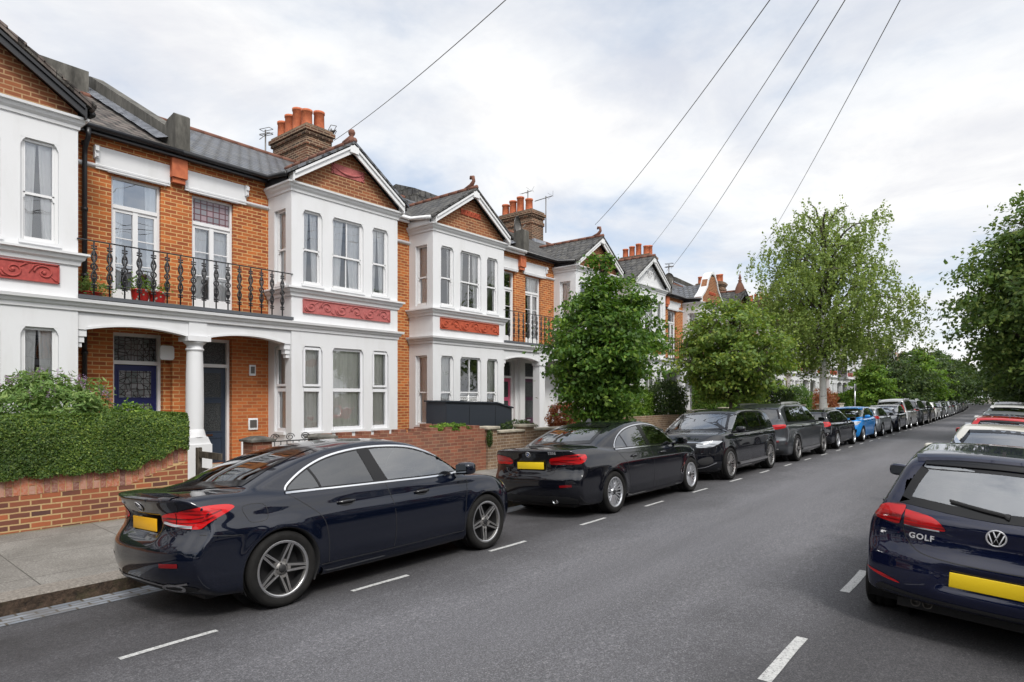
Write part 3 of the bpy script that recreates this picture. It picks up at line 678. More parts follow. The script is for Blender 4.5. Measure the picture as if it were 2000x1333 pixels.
# ---------------------------------------------------------------- car kinds
def badge_text(b, root, ox, txt, y, z, size, mtl='badge', w=1.0, mode='rear', nm='badge_lettering', bold=.01):
    v, f = text_mesh(txt, size, .06*size, bold*size/.05*.1, 1.15); v = np.array(v)
    # text plane x -> -y (read from behind), y -> z
    yy = y-v[:, 0]*w; zz = z+v[:, 1]
    P, N = b.on(np.stack([yy, zz], 1), mode, 0.0); Pc, Nc = b.on([(y, z)], mode)
    P = P+N*(.003+np.maximum(v[:, 2:3]+.06*size, 0)*.5); P[:, 0] -= ox
    return mesh_obj(nm, P, [tuple(reversed(q)) for q in f], [M[mtl]], root, uv=False)
def ring_badge(b, root, ox, y, z, r, kind, nm='badge'):
    P, N = b.on([(y, z)], 'rear'); p = Vector(P[0]); n = Vector(N[0])
    u = Vector((0, -1, 0)); v = n.cross(u).normalized(); v = v if v.z > 0 else -v; u = (v.cross(n)).normalized(); u = u if u.y < 0 else -u
    mb = MB(); c = p+n*.008+Vector((-ox, 0, 0))
    Q = lambda a, b_: tuple(c+u*a*r+v*b_*r)
    ring = [Q(cos(2*pi*k/32), sin(2*pi*k/32)) for k in range(33)]; mb.tube(ring, .10*r if kind != 'star' else .085*r, 6, cap=False)
    if kind == 'star':
        for k in range(3):
            a = pi/2+2*pi*k/3; mb.tube([Q(0, 0), Q(cos(a), sin(a))], [.15*r, .03*r], 6)
    elif kind == 'vw':
        mb.tube([Q(-.36, .88), Q(-.08, .10), Q(.08, .10), Q(.36, .88)], .085*r, 6)
        mb.tube([Q(-.80, .52), Q(-.34, -.80), Q(0, .0), Q(.34, -.80), Q(.80, .52)], .085*r, 6)
    elif kind == 'quad':
        for k in range(4):
            a0 = pi/2*k; pts = [Q(0, 0)]+[Q(.62*cos(a0+pi/2*i/8), .62*sin(a0+pi/2*i/8)) for i in range(9)]
            mb.add([tuple(Vector(q)+n*.003) for q in pts], [tuple(range(10))], 1+(k % 2))
    elif kind == 'rings': pass
    base = [tuple(c-n*.004+u*(r*.97*cos(2*pi*k/32))+v*(r*.97*sin(2*pi*k/32))) for k in range(32)]
    mb.add(base, [tuple(range(32))], 3)
    return mb.build(nm, [M['badge'], mat('badge_blue', (.03, .12, .45), .3), mat('badge_white', (.8, .8, .8), .3), M['gloss']], root, uv=False)
def door_lines(xs, zt=.93, zl=.30, lean=.0):
    return [('panel_gap', 'trimblack', 'R', 'strip', [(x+lean*(zt-.6), zt), (x, .6), (x-.01, zl)], dict(w=.007, off=.0012, both=True, closed=False, fine=1)) for x in xs]
DLO_A = [(1.02, .992, 1), (1.07, 1.07), (1.27, 1.195), (1.53, 1.29), (1.86, 1.342), (2.25, 1.352), (2.62, 1.318), (2.95, 1.215), (3.22, 1.09), (3.40, .985, 1), (2.9, .968), (2.1, .98)]
SEDAN_A = dict(L=4.55, H=1.446, xr=.93, xf=3.66, R=.335, rr=.243, xm=2.2,
    deck=[(-.3, .95), (0, 1.005), (.06, 1.04), (.16, 1.062), (.4, 1.07), (.75, 1.06), (1.0, 1.03), (1.6, .985), (2.6, .965), (3.3, .955), (3.5, .945), (3.75, .925), (4.0, .875), (4.2, .81), (4.35, .73), (4.5, .62), (4.6, .5)],
    roof=[(-.2, .80), (.1, .90), (.45, 1.045), (.62, 1.10), (.9, 1.225), (1.2, 1.325), (1.5, 1.395), (1.85, 1.435), (2.15, 1.446), (2.5, 1.43), (2.78, 1.38), (3.05, 1.265), (3.35, 1.09), (3.58, .955), (3.8, .82)],
    rear=[(.15, .30), (.24, .17), (.30, .07), (.40, .02), (.50, .0), (.60, .005), (.68, .05), (.74, .10), (.84, .125), (.94, .10), (1.0, .055), (1.04, .03), (1.1, .03)],
    front=[(.15, 4.38), (.25, 4.48), (.40, 4.54), (.55, 4.55), (.65, 4.53), (.75, 4.47), (.85, 4.38), (1.0, 4.2)],
    plan=[(-.1, .815), (.1, .84), (.35, .868), (.9, .893), (1.6, .896), (2.6, .896), (3.6, .893), (4.0, .872), (4.3, .83), (4.6, .76)],
    sec=[(.1, -.11), (.19, -.06), (.27, -.035), (.38, -.018), (.52, -.006), (.64, 0), (.715, .001), (.76, -.008), (.83, -.034), (.90, -.052), (.96, -.072), (1.03, -.13), (1.12, -.23)], sec_s=.012,
    gh=[(.1, .70), (.6, .735), (1.1, .785), (1.7, .825), (2.4, .83), (3.0, .815), (3.5, .77), (3.8, .7)], zb=.96, tum=.36, gcv=.15, cr=.25, cf=.50, kb=.028, kd=.05, cd=.03, flare=.014, Ra=.372, kj=.035, crw=.22, cw=.20,
    tuck=[(0, .80, .33, .085, .045)],
    open=[('R', DLO_A), ('rear', [(-.50, 1.09), (.50, 1.09), (.44, 1.345), (-.44, 1.345)]), ('front', [(-.60, 1.00), (.60, 1.00), (.48, 1.33), (-.48, 1.33)])],
    glass=[('side_window', 'R', DLO_A[:5]+[(1.99, 1.346, 1), (2.11, .978, 1)], dict(fw=.03, fs=-.008, mat='carglass_rear')), ('side_window', 'R', [(2.11, .978, 1), (1.99, 1.346, 1)]+DLO_A[5:10]+[(2.9, .968)], dict(fw=.03, fs=-.008, mat='carglass_side')), ('rear_window', 'rear', [(-.585, 1.085, 1), (0, 1.065), (.585, 1.085, 1), (.53, 1.25), (.475, 1.365, 1), (0, 1.392), (-.475, 1.365, 1), (-.53, 1.25)], dict(mat='carglass_rear')),
           ('windscreen', 'front', [(-.70, .985, 1), (0, .97), (.70, .985, 1), (.60, 1.18), (.52, 1.345, 1), (0, 1.375), (-.52, 1.345, 1), (-.60, 1.18)], dict(mat='carglass_light'))],
    mirror=(3.22, .985, 1.03), mirror_r=(.085, .11, .072), dash=3.25, rseat=1.55, zseat=.30,
    trim=[('door_pillar', 'gloss', 'R', 'patch', [(2.02, .976, 1), (2.20, .976, 1), (2.12, 1.16), (2.05, 1.35, 1), (1.90, 1.345, 1), (1.96, 1.16)], dict(off=.006, both=True)),
          ('door_pillar', 'gloss', 'R', 'strip', [(1.40, .987), (1.36, 1.10), (1.30, 1.205)], dict(w=.022, off=.006, both=True, closed=False)),
          ('chrome_trim', 'chrome', 'R', 'strip', DLO_A, dict(w=.016, off=.010, both=True, closed=True, raised=.006)),
          ('boot_spoiler', 'BODY', 'rear', 'strip', [(-.56, 1.040), (-.3, 1.052), (0, 1.056), (.3, 1.052), (.56, 1.040)], dict(w=.022, off=.006, closed=False, raised=.006)),
          ('tail_light', 'lamp_red', 'RR', 'patch', [(.31, .895), (.335, .83), (.22, .80), (.05, .785), (-.03, .79), (-.10, .84), (-.22, .915), (-.235, .945), (-.18, .965), (-.04, .968), (.12, .945), (.22, .915)], dict(off=.006, both=True)),
          ('tail_light', 'lamp_red', 'rear', 'patch', [(-.60, .922), (-.38, .895), (-.37, .835), (-.56, .822, 1)], dict(off=.005, both=True)),
          ('light_strip', 'lamp_clear', 'RR', 'strip', [(.33, .836), (.2, .812), (.05, .80)], dict(w=.022, off=.009, both=True, closed=False)),
          ('light_line', 'lamp_dark', 'RR', 'strip', [(.30, .875), (.12, .865), (-.04, .88), (-.16, .925)], dict(w=.012, off=.0075, both=True, closed=False)),
          ('light_line', 'lamp_dark', 'RR', 'strip', [(.31, .845), (.12, .832), (-.02, .842), (-.12, .88)], dict(w=.010, off=.0075, both=True, closed=False)),
          ('light_line', 'gloss', 'RR', 'strip', [(.20, .92), (.195, .80)], dict(w=.008, off=.0085, both=True, closed=False)),
          ('reflector', 'lamp_dark', 'RR', 'strip', [(.33, .50), (.15, .505)], dict(w=.035, off=.005, both=True, closed=False)),
          ('bumper_trim', 'satin', 'rear', 'strip', [(-.72, .355), (-.5, .325), (-.3, .335), (0, .34), (.3, .335), (.5, .325), (.72, .355)], dict(w=.016, off=.010, closed=False, raised=.004)),
          ('exhaust_tip', 'chrome', 'rear', 'strip', [(-.66, .315), (-.60, .335), (-.50, .33), (-.42, .30), (-.50, .275), (-.60, .28)], dict(w=.018, off=.012, both=True, closed=True, raised=.006)),
          ('diffuser', 'trimblack', 'rear', 'patch', [(-.70, .33), (0, .33), (.70, .33), (.6, .265), (-.6, .265)], dict(off=.004)),
          ('boot_line', 'trimblack', 'rear', 'strip', [(-.60, 1.02), (-.585, .95), (-.41, .80), (-.36, .66), (-.2, .625), (.2, .625), (.36, .66), (.41, .80), (.585, .95), (.60, 1.02)], dict(w=.007, off=.0015, closed=False)),
          ('bumper_line', 'trimblack', 'R', 'strip', [(.25, .74), (.42, .715), (.56, .70)], dict(w=.007, off=.0015, closed=False, both=True)),
          ('fuel_flap', 'trimblack', 'R', 'strip', [(.60, .93), (.78, .93), (.81, .83), (.77, .79), (.66, .79), (.62, .83)], dict(w=.005, off=.0015, closed=True)),
          ('panel_gap', 'trimblack', 'R', 'strip', [(1.03, .985), (1.18, .88), (1.34, .74), (1.40, .55), (1.41, .30)], dict(w=.007, off=.0012, closed=False, both=True)),
          ('panel_gap', 'trimblack', 'R', 'strip', [(2.15, .97), (2.21, .75), (2.23, .5), (2.21, .30)], dict(w=.007, off=.0012, closed=False, both=True)),
          ('panel_gap', 'trimblack', 'R', 'strip', [(3.39, .97), (3.36, .85), (3.31, .70), (3.28, .50), (3.27, .30)], dict(w=.007, off=.0012, closed=False, both=True)),
          ('side_skirt', 'BODY', 'R', 'strip', [(1.32, .235), (2.2, .225), (3.26, .235)], dict(w=.07, off=.022, closed=False, both=True, raised=.02)),
          ('panel_gap', 'trimblack', 'R', 'strip', [(1.32, .292), (2.2, .285), (3.26, .292)], dict(w=.009, off=.0015, closed=False, both=True)),
          ('headlight', 'lamp_clear', 'RF', 'patch', [(.34, .70), (.20, .66), (0, .67), (-.17, .72), (-.22, .77), (0, .76), (.2, .74)], dict(off=.005, both=True)),
          ('grille', 'gloss', 'front', 'patch', [(-.42, .66), (.42, .66), (.46, .52), (.32, .42), (-.32, .42), (-.46, .52)], dict(off=.004)),
          ])
def T(nm, mt, mode, kind, pts, **kw): return (nm, mt, mode, kind, pts, kw)
def gap(pts): return T('panel_gap', 'trimblack', 'R', 'strip', pts, w=.007, off=.0012, closed=False, both=True, fine=1)
def rear_gap(pts): return T('boot_line', 'trimblack', 'rear', 'strip', pts, w=.007, off=.0015, closed=False, fine=1)
# executive saloon
DLO_B = [(1.28, 1.005, 1), (1.34, 1.10), (1.50, 1.215), (1.78, 1.32), (2.15, 1.375), (2.55, 1.385), (2.92, 1.345), (3.25, 1.235), (3.52, 1.10), (3.70, .985, 1), (3.1, .985), (2.3, 1.0)]
SEDAN_B = dict(SEDAN_A, L=4.94, H=1.48, xr=1.10, xf=4.07, R=.335, rr=.235, xm=2.4, Ra=.372,
    deck=[(-.3, 1.02), (0, 1.07), (.06, 1.085), (.3, 1.10), (.7, 1.10), (1.1, 1.05), (1.7, 1.0), (2.7, .985), (3.5, .975), (3.75, .97), (4.1, .935), (4.4, .88), (4.65, .81), (4.8, .72), (4.95, .58)],
    roof=[(-.2, .80), (.2, .95), (.55, 1.07), (.78, 1.14), (1.1, 1.26), (1.45, 1.37), (1.8, 1.445), (2.2, 1.475), (2.6, 1.475), (2.95, 1.44), (3.25, 1.35), (3.6, 1.15), (3.85, .98), (4.1, .85)],
    rear=[(.15, .30), (.24, .16), (.30, .07), (.40, .02), (.52, .0), (.64, .01), (.70, .06), (.78, .085), (.9, .075), (1.0, .035), (1.06, .0), (1.12, .01)],
    front=[(.15, 4.76), (.25, 4.86), (.40, 4.93), (.55, 4.94), (.70, 4.91), (.80, 4.84), (.9, 4.7)],
    plan=[(-.1, .84), (.15, .865), (.5, .90), (1.0, .925), (1.8, .93), (2.8, .93), (3.9, .928), (4.3, .90), (4.7, .84), (4.95, .76)],
    sec=[(.1, -.11), (.19, -.06), (.27, -.035), (.38, -.015), (.50, -.012), (.62, -.004), (.74, .0), (.795, .002), (.83, -.010), (.90, -.032), (.98, -.06), (1.06, -.12), (1.15, -.2)],
    gh=[(.1, .74), (.7, .77), (1.2, .82), (1.8, .86), (2.5, .865), (3.2, .85), (3.7, .81), (4.0, .74)], zb=.99, cr=.23, cf=.48,
    tuck=[(0, .83, .34, .07, .03)],
    open=[('R', DLO_B), ('rear', [(-.50, 1.16), (.50, 1.16), (.44, 1.38), (-.44, 1.38)]), ('front', [(-.60, 1.02), (.60, 1.02), (.50, 1.36), (-.50, 1.36)])],
    glass=[('side_window', 'R', DLO_B, dict(fw=.03, fs=-.008, mat='carglass')), ('rear_window', 'rear', [(-.60, 1.13, 1), (0, 1.115), (.60, 1.13, 1), (.55, 1.27), (.50, 1.405, 1), (0, 1.43), (-.50, 1.405, 1), (-.55, 1.27)], dict(mat='carglass_rear')),
           ('windscreen', 'front', [(-.72, 1.0, 1), (0, .985), (.72, 1.0, 1), (.62, 1.2), (.54, 1.38, 1), (0, 1.41), (-.54, 1.38, 1), (-.62, 1.2)], dict(mat='carglass_light'))],
    mirror=(3.50, 1.0, 1.04), dash=3.5, rseat=1.75,
    trim=[T('door_pillar', 'gloss', 'R', 'patch', [(2.36, .99, 1), (2.50, .99, 1), (2.45, 1.18), (2.40, 1.385, 1), (2.27, 1.38, 1), (2.31, 1.18)], off=.006, both=True),
          T('door_pillar', 'gloss', 'R', 'strip', [(1.68, 1.00), (1.64, 1.13), (1.58, 1.25)], w=.022, off=.006, both=True, closed=False),
          T('chrome_trim', 'chrome', 'R', 'strip', DLO_B, w=.016, off=.009, both=True, closed=True, raised=.005),
          T('tail_light', 'lamp_red', 'RR', 'patch', [(.26, .97), (.28, .90), (.20, .855), (.0, .845), (-.10, .87), (-.17, .92), (-.15, .985), (-.02, 1.0), (.12, .995)], off=.006, both=True),
          T('tail_light', 'lamp_red', 'rear', 'patch', [(-.62, .975), (-.42, .955), (-.36, .90), (-.40, .85), (-.60, .85, 1)], off=.005, both=True),
          T('reflector', 'lamp_dark', 'RR', 'strip', [(.28, .52), (.10, .53)], w=.035, off=.005, both=True, closed=False),
          rear_gap([(-.62, 1.05), (-.60, .97), (-.46, .80), (-.40, .70), (0, .69), (.40, .70), (.46, .80), (.60, .97), (.62, 1.05)]),
          T('diffuser', 'trimblack', 'rear', 'patch', [(-.66, .36), (.66, .36), (.6, .20), (-.6, .20)], off=.004),
          T('side_vent', 'chrome', 'R', 'strip', [(3.60, .44), (3.70, .56), (3.735, .60), (3.71, .48), (3.66, .40)], w=.014, off=.008, closed=True, both=True, raised=.006, fine=1),
          gap([(1.28, 1.0), (1.42, .86), (1.55, .74), (1.60, .55), (1.60, .30)]), gap([(2.44, .985), (2.48, .75), (2.49, .5), (2.46, .30)]), gap([(3.69, .975), (3.66, .85), (3.62, .7), (3.60, .5), (3.59, .30)]),
          T('side_skirt', 'BODY', 'R', 'strip', [(1.5, .235), (2.5, .225), (3.65, .235)], w=.06, off=.015, closed=False, both=True, raised=.014),
          T('headlight', 'lamp_clear', 'RF', 'patch', [(.30, .74), (.15, .69), (0, .69), (-.17, .74), (-.22, .80), (0, .80), (.2, .785)], off=.005, both=True)])
# tall cars: one builder for the outline of hatchbacks, estates, SUVs and MPVs
def tall(L, H, Wd, xr, xf, R_, zb, hood, hoodf, ws, rw, boot, tailz, roofend, cr=.24, cf=.45, **kw):
    """zb belt height; hood = z at windscreen base; hoodf = z at nose; ws=(x top, x base); rw = x of rear roof edge, boot = z where the tailgate glass starts"""
    hw = Wd/2; wt, wb = ws; Hr = H
    d = dict(L=L, H=H, xr=xr, xf=xf, R=R_, xm=L*.45, zb=zb, cr=cr, cf=cf, crw=.10, cw=.20, tum=.30, gcv=.10, kd=.07, kb=.06, Ra=R_+.045,
        deck=[(-.3, zb), (0, zb+.02), (.5, zb+.02), (L*.4, zb), (wb-.3, zb-.01), (wb-.05, hood+.01), (wb+.25, hood-.02), ((wb+L)/2+.05, (hood+hoodf)/2+.055), (L-.25, hoodf+.03), (L-.08, hoodf-.07), (L+.05, hoodf-.25)],
        roof=[(rw-.36, zb-.10), (rw-.20, boot), (rw-.02, roofend-.03), (rw+.06, roofend), (rw+.5, Hr-.018), (L*.42, Hr), (wt-.35, Hr-.02), (wt, Hr-.075), (wt+.25, Hr-.20), (wb-.1, hood+.09), (wb+.1, hood-.03), (wb+.3, hood-.2)], roof_s=.05,
        rear=[(.15, .25), (.25, .10), (.36, .02), (.50, .0), (.62, .01), (.70, .05), (.80, .065), (zb-.05, .09), (zb+.05, .12), (boot+.05, .14), (boot+.2, .16)],
        front=[(.15, L-.2), (.28, L-.06), (.42, L), (.60, L), (hoodf-.05, L-.03), (hoodf+.1, L-.12)],
        plan=[(-.1, hw*.90), (.15, hw*.93), (.5, hw*.97), (xr, hw), (L*.5, hw), (xf, hw*.998), (xf+.4, hw*.96), (L-.2, hw*.90), (L+.1, hw*.82)],
        sec=[(.1, -.12), (.2, -.06), (.30, -.03), (.42, -.012), (.58, -.004), (.70, 0), (zb-.15, -.004), (zb-.08, -.020), (zb-.02, -.048), (zb+.05, -.09), (zb+.15, -.2)],
        gh=[(-.1, hw-.15), (.3, hw-.115), (.9, hw-.08), (L*.5, hw-.065), (wb-.3, hw-.085), (wb+.1, hw-.15), (wb+.4, hw-.25)],
        mirror=(wb-.32, hw+.09, zb+.05), dash=wb-.25, rseat=xr+.45, zseat=.30+(H-1.45)*.6)
    d.update(kw); return d
def side_dlo(x0, x1, zb, zt, wt, fast=.28, back=.22):
    return [(x0, zb+.035, 1), (x0+back*.5, zt-.08), (x0+back, zt-.012, 1), ((x0+x1)/2-.2, zt+.012), (wt-.25, zt, 0), (wt+.05, zt-.055), ((wt+x1)/2+.06, (zt+zb)/2+.03), (x1, zb+.02, 1), ((x0+x1)/2, zb+.012)]
def pillars(dlo_zb, zt, xs, w=.10, lean=-.05):
    return [T('door_pillar', 'gloss', 'R', 'patch', [(x-w/2, dlo_zb, 1), (x+w/2, dlo_zb, 1), (x+w/2+lean, zt, 1), (x-w/2+lean, zt, 1)], off=.006, both=True, sm=2) for x in xs]
# family hatchback (rear seen close up)
DLO_G = side_dlo(.84, 3.22, .97, 1.385, 2.52, back=.34)
HATCH_G = tall(4.26, 1.475, 1.80, .86, 3.48, .318, .965, .98, .77, (2.5, 3.28), .30, 1.12, 1.12, 1.405, bot=[(0, .31), (.4, .29), (.7, .22), (3.6, .2), (4.3, .22)], cr=.27, kb=.05, kg=.06,
    roof=[(-.1, .86), (.10, .98), (.20, 1.10), (.32, 1.24), (.42, 1.385), (.52, 1.425), (.9, 1.455), (1.6, 1.475), (2.1, 1.46), (2.5, 1.40), (2.8, 1.27), (3.15, 1.07), (3.35, .95), (3.6, .8)], roof_s=.03,
    rear=[(.15, .20), (.22, .10), (.30, .04), (.42, .0), (.55, .0), (.66, .02), (.70, .055), (.76, .075), (.86, .085), (.93, .075), (.99, .085), (1.1, .12), (1.2, .16)],
    tuck=[(0, .545, .34, .085, .025)], tum=.40,
    open=[('R', DLO_G), ('rear', [(-.57, 1.06), (.57, 1.06), (.47, 1.34), (-.47, 1.34)]), ('front', [(-.60, 1.03), (.60, 1.03), (.50, 1.34), (-.50, 1.34)])],
    glass=[('side_window', 'R', DLO_G, dict(fw=.03, fs=-.008, mat='carglass')),
        ('rear_window', 'rear', [(-.635, 1.045, 1), (0, 1.005), (.635, 1.045, 1), (.575, 1.22), (.50, 1.37, 1), (0, 1.39), (-.50, 1.37, 1), (-.575, 1.22)], dict(mat='carglass_light', fw=.06, fs=.028)),
        ('windscreen', 'front', [(-.70, 1.0, 1), (0, .985), (.70, 1.0, 1), (.61, 1.2), (.53, 1.36, 1), (0, 1.385), (-.53, 1.36, 1), (-.61, 1.2)], dict(mat='carglass_light'))],
    trim=[T('roof_spoiler', 'BODY', 'rear', 'strip', [(-.56, 1.385), (-.3, 1.412), (0, 1.42), (.3, 1.412), (.56, 1.385)], w=.03, off=.03, closed=False, raised=.03),
          T('spoiler_shadow_panel', 'gloss', 'rear', 'strip', [(-.50, 1.372), (0, 1.388), (.50, 1.372)], w=.05, off=.012, closed=False),
          T('tail_light', 'lamp_red', 'RR', 'patch', [(.155, 1.02), (.155, .885), (.05, .885), (-.06, .90), (-.115, .93), (-.08, .965), (0, 1.01), (.08, 1.03)], off=.006, both=True),
          T('tail_light', 'lamp_red', 'rear', 'patch', [(-.585, 1.0, 1), (-.40, .972), (-.325, .92), (-.33, .885), (-.585, .885, 1)], off=.006, both=True),
          T('light_strip', 'lamp_clear', 'rear', 'strip', [(-.58, .882), (-.46, .880), (-.345, .882)], w=.010, off=.008, closed=False, both=True),
          rear_gap([(-.655, 1.04), (-.59, 1.005), (-.59, .87), (-.56, .78), (-.47, .70), (-.3, .672), (0, .665), (.3, .672), (.47, .70), (.56, .78), (.59, .87), (.59, 1.005), (.655, 1.04)]),
          T('reflector', 'lamp_red', 'RR', 'patch', [(.24, .425), (.08, .445), (-.05, .485), (.08, .47), (.20, .447)], off=.005, both=True),
          T('lower_valance', 'trimblack', 'rear', 'patch', [(-.72, .385), (-.5, .37), (0, .36), (.5, .37), (.72, .385), (.62, .30), (-.62, .30)], off=.004),
          T('valance_lip', 'trimblack', 'rear', 'strip', [(-.72, .375), (-.5, .36), (0, .352), (.5, .36), (.72, .375)], w=.02, off=.012, closed=False, raised=.01),
          T('rear_wiper', 'trimblack', 'rear', 'strip', [(.30, 1.10), (.1, 1.07), (-.02, 1.055), (-.07, 1.045)], w=[.014]*10+[.03]*3, off=.03, closed=False, raised=.02, fine=1),
          gap([(.70, .98), (.95, .85), (1.16, .72), (1.21, .55), (1.21, .30)]), gap([(2.02, .97), (2.06, .75), (2.07, .5), (2.04, .30)]), gap([(3.16, .97), (3.12, .85), (3.08, .7), (3.06, .5), (3.05, .30)]),
          T('headlight', 'lamp_clear', 'RF', 'patch', [(.26, .74), (.1, .68), (-.1, .69), (-.22, .76), (0, .79), (.2, .78)], off=.005, both=True)]+pillars(.98, 1.39, [2.02], .12))
# modern hatch seen from the front
def front_face(zl, zh, wide=.5, grille=(.42, .62)):
    return [T('headlight', 'lamp_clear', 'RF', 'patch', [(.30, zh-.03), (.16, zl), (-.05, zl+.01), (-.26, zh-.01), (-.30, zh+.03), (-.05, zh+.04), (.18, zh+.02)], off=.005, both=True),
            T('headlight', 'lamp_clear', 'front', 'patch', [(-.52, zh), (-.70, zh+.03), (-.74, zl+.06), (-.60, zl), (-.46, zl+.02)], off=.005, both=True)]
SUV_A = tall(4.76, 1.62, 1.88, .99, 3.86, .36, 1.06, 1.10, .90, (2.85, 3.72), .42, 1.2, 1.28, 1.50, cr=.26, cf=.50, tw=.245, rr=.265, kj=.03,
    trim=front_face(.76, .86)+[T('grille', 'gloss', 'front', 'patch', [(-.48, .84), (0, .87), (.48, .84), (.52, .70), (.40, .62), (-.40, .62), (-.52, .70)], off=.004),
        T('headlight_trim', 'chrome', 'front', 'strip', [(-.74, .885), (-.5, .872), (0, .885), (.5, .872), (.74, .885)], w=.008, off=.006, closed=False),
        T('bumper_intake', 'trimblack', 'front', 'patch', [(-.50, .50), (-.72, .55), (-.74, .42), (-.55, .38)], off=.004, both=True),
        T('bumper_intake', 'trimblack', 'front', 'patch', [(-.42, .44), (.42, .44), (.38, .32), (-.38, .32)], off=.004),
        T('bumper_trim', 'chrome', 'front', 'strip', [(-.80, .42), (-.6, .33), (-.3, .30), (0, .295), (.3, .30), (.6, .33), (.80, .42)], w=.016, off=.012, closed=False, raised=.006),
        T('side_step', 'satin', 'R', 'strip', [(1.42, .335), (2.4, .33), (3.40, .335)], w=.06, off=.05, closed=False, both=True, raised=.04),
        T('tail_light', 'lamp_red', 'rear', 'strip', [(-.75, .98), (0, 1.0), (.75, .98)], w=.07, off=.005, closed=False),
        gap([(1.20, 1.06), (1.35, .9), (1.45, .78), (1.48, .55), (1.48, .36)]), gap([(2.40, 1.07), (2.43, .75), (2.43, .5), (2.40, .36)]), gap([(3.46, 1.07), (3.45, .85), (3.42, .7), (3.41, .5), (3.41, .36)])])
DLO_SA = side_dlo(.78, 3.62, 1.075, 1.50, 2.88, back=.42)
SUV_A['open'] = [('R', DLO_SA), ('rear', [(-.5, 1.24), (.5, 1.24), (.45, 1.42), (-.45, 1.42)]), ('front', [(-.66, 1.14), (.66, 1.14), (.54, 1.47), (-.54, 1.47)])]
SUV_A['glass'] = [('side_window', 'R', DLO_SA, dict(fw=.03, fs=-.008, mat='carglass_side')), ('rear_window', 'rear', [(-.62, 1.19, 1), (.62, 1.19, 1), (.55, 1.44, 1), (-.55, 1.44, 1)], dict(mat='carglass_rear')),
    ('windscreen', 'front', [(-.77, 1.115, 1), (0, 1.095), (.77, 1.115, 1), (.67, 1.32), (.59, 1.50, 1), (0, 1.53), (-.59, 1.50, 1), (-.67, 1.32)], dict(mat='carglass_light'))]
SUV_A['trim'] += pillars(1.085, 1.505, [2.42, 1.42], .09)+[T('chrome_trim', 'chrome', 'R', 'strip', [(.80, 1.10), (2.0, 1.083), (3.60, 1.092)], w=.012, off=.010, both=True, closed=False)]
SUV_B = tall(5.05, 1.72, 1.96, 1.05, 4.05, .375, 1.10, 1.13, .96, (3.05, 3.92), .34, 1.22, 1.22, 1.60, cr=.24, cf=.45, tw=.265, rr=.275)
DLO_SB = side_dlo(.55, 3.80, 1.12, 1.585, 3.05, back=.30)
SUV_B['open'] = [('R', DLO_SB), ('rear', [(-.62, 1.27), (.62, 1.27), (.56, 1.50), (-.56, 1.50)]), ('front', [(-.7, 1.2), (.7, 1.2), (.58, 1.56), (-.58, 1.56)])]
SUV_B['glass'] = [('side_window', 'R', DLO_SB, dict(fw=.03, fs=-.008, mat='carglass')), ('rear_window', 'rear', [(-.76, 1.20, 1), (.76, 1.20, 1), (.72, 1.4), (.66, 1.56, 1), (0, 1.585), (-.66, 1.56, 1), (-.72, 1.4)], dict(mat='carglass_rear')),
    ('windscreen', 'front', [(-.78, 1.16, 1), (.78, 1.16, 1), (.62, 1.57, 1), (0, 1.6), (-.62, 1.57, 1)], dict(mat='carglass_light'))]
SUV_B['trim'] = pillars(1.13, 1.59, [2.55, 1.45], .10)+[T('tail_light', 'lamp_red', 'RR', 'patch', [(.30, 1.06), (.30, .97), (.05, .96), (-.12, 1.0), (-.15, 1.07), (.0, 1.09)], off=.006, both=True),
    T('tail_light', 'lamp_red', 'rear', 'patch', [(-.62, 1.06, 1), (.62, 1.06, 1), (.62, .985, 1), (-.62, .985, 1)], off=.005, sm=2), T('light_strip', 'lamp_clear', 'rear', 'strip', [(-.6, .975), (.6, .975)], w=.02, off=.008, closed=False),
    T('bumper_trim', 'satin', 'rear', 'strip', [(-.7, .40), (0, .385), (.7, .40)], w=.03, off=.012, closed=False, raised=.008), T('reflector', 'lamp_dark', 'rear', 'strip', [(-.72, .62), (0, .61), (.72, .62)], w=.05, off=.005, closed=False),
    T('tailgate_panel', 'satin', 'rear', 'patch', [(-.5, .93, 1), (.5, .93, 1), (.45, .74, 1), (-.45, .74, 1)], off=.004, sm=2),
    T('diffuser', 'trimblack', 'rear', 'patch', [(-.7, .38), (.7, .38), (.6, .22), (-.6, .22)], off=.004), T('roof_rail', 'satin', 'top', 'strip', [(.9, -.60), (2.0, -.62), (3.0, -.585)], w=.035, off=.05, both=True, closed=False, raised=.04),
    T('side_step', 'satin', 'R', 'strip', [(1.52, .33), (2.6, .325), (3.55, .33)], w=.06, off=.03, closed=False, both=True, raised=.02),
    gap([(1.3, 1.1), (1.48, .9), (1.55, .78), (1.58, .55), (1.58, .36)]), gap([(2.52, 1.11), (2.55, .75), (2.55, .5), (2.52, .36)]), gap([(3.62, 1.11), (3.61, .85), (3.58, .7), (3.57, .5), (3.57, .36)])]
ESTATE = tall(4.55, 1.45, 1.80, .95, 3.70, .32, .965, .99, .78, (2.62, 3.42), .36, 1.12, 1.14, 1.37, cr=.25)
DLO_E = side_dlo(.50, 3.32, .98, 1.35, 2.62, back=.42)
ESTATE['open'] = [('R', DLO_E), ('rear', [(-.5, 1.12), (.5, 1.12), (.45, 1.30), (-.45, 1.30)]), ('front', [(-.6, 1.03), (.6, 1.03), (.5, 1.32), (-.5, 1.32)])]
ESTATE['glass'] = [('side_window', 'R', DLO_E, dict(fw=.03, fs=-.008, mat='carglass')), ('rear_window', 'rear', [(-.63, 1.06, 1), (.63, 1.06, 1), (.54, 1.35, 1), (-.54, 1.35, 1)], dict(mat='carglass_rear')),
    ('windscreen', 'front', [(-.70, 1.0, 1), (0, .985), (.70, 1.0, 1), (.53, 1.35, 1), (0, 1.37), (-.53, 1.35, 1)], dict(mat='carglass_light'))]
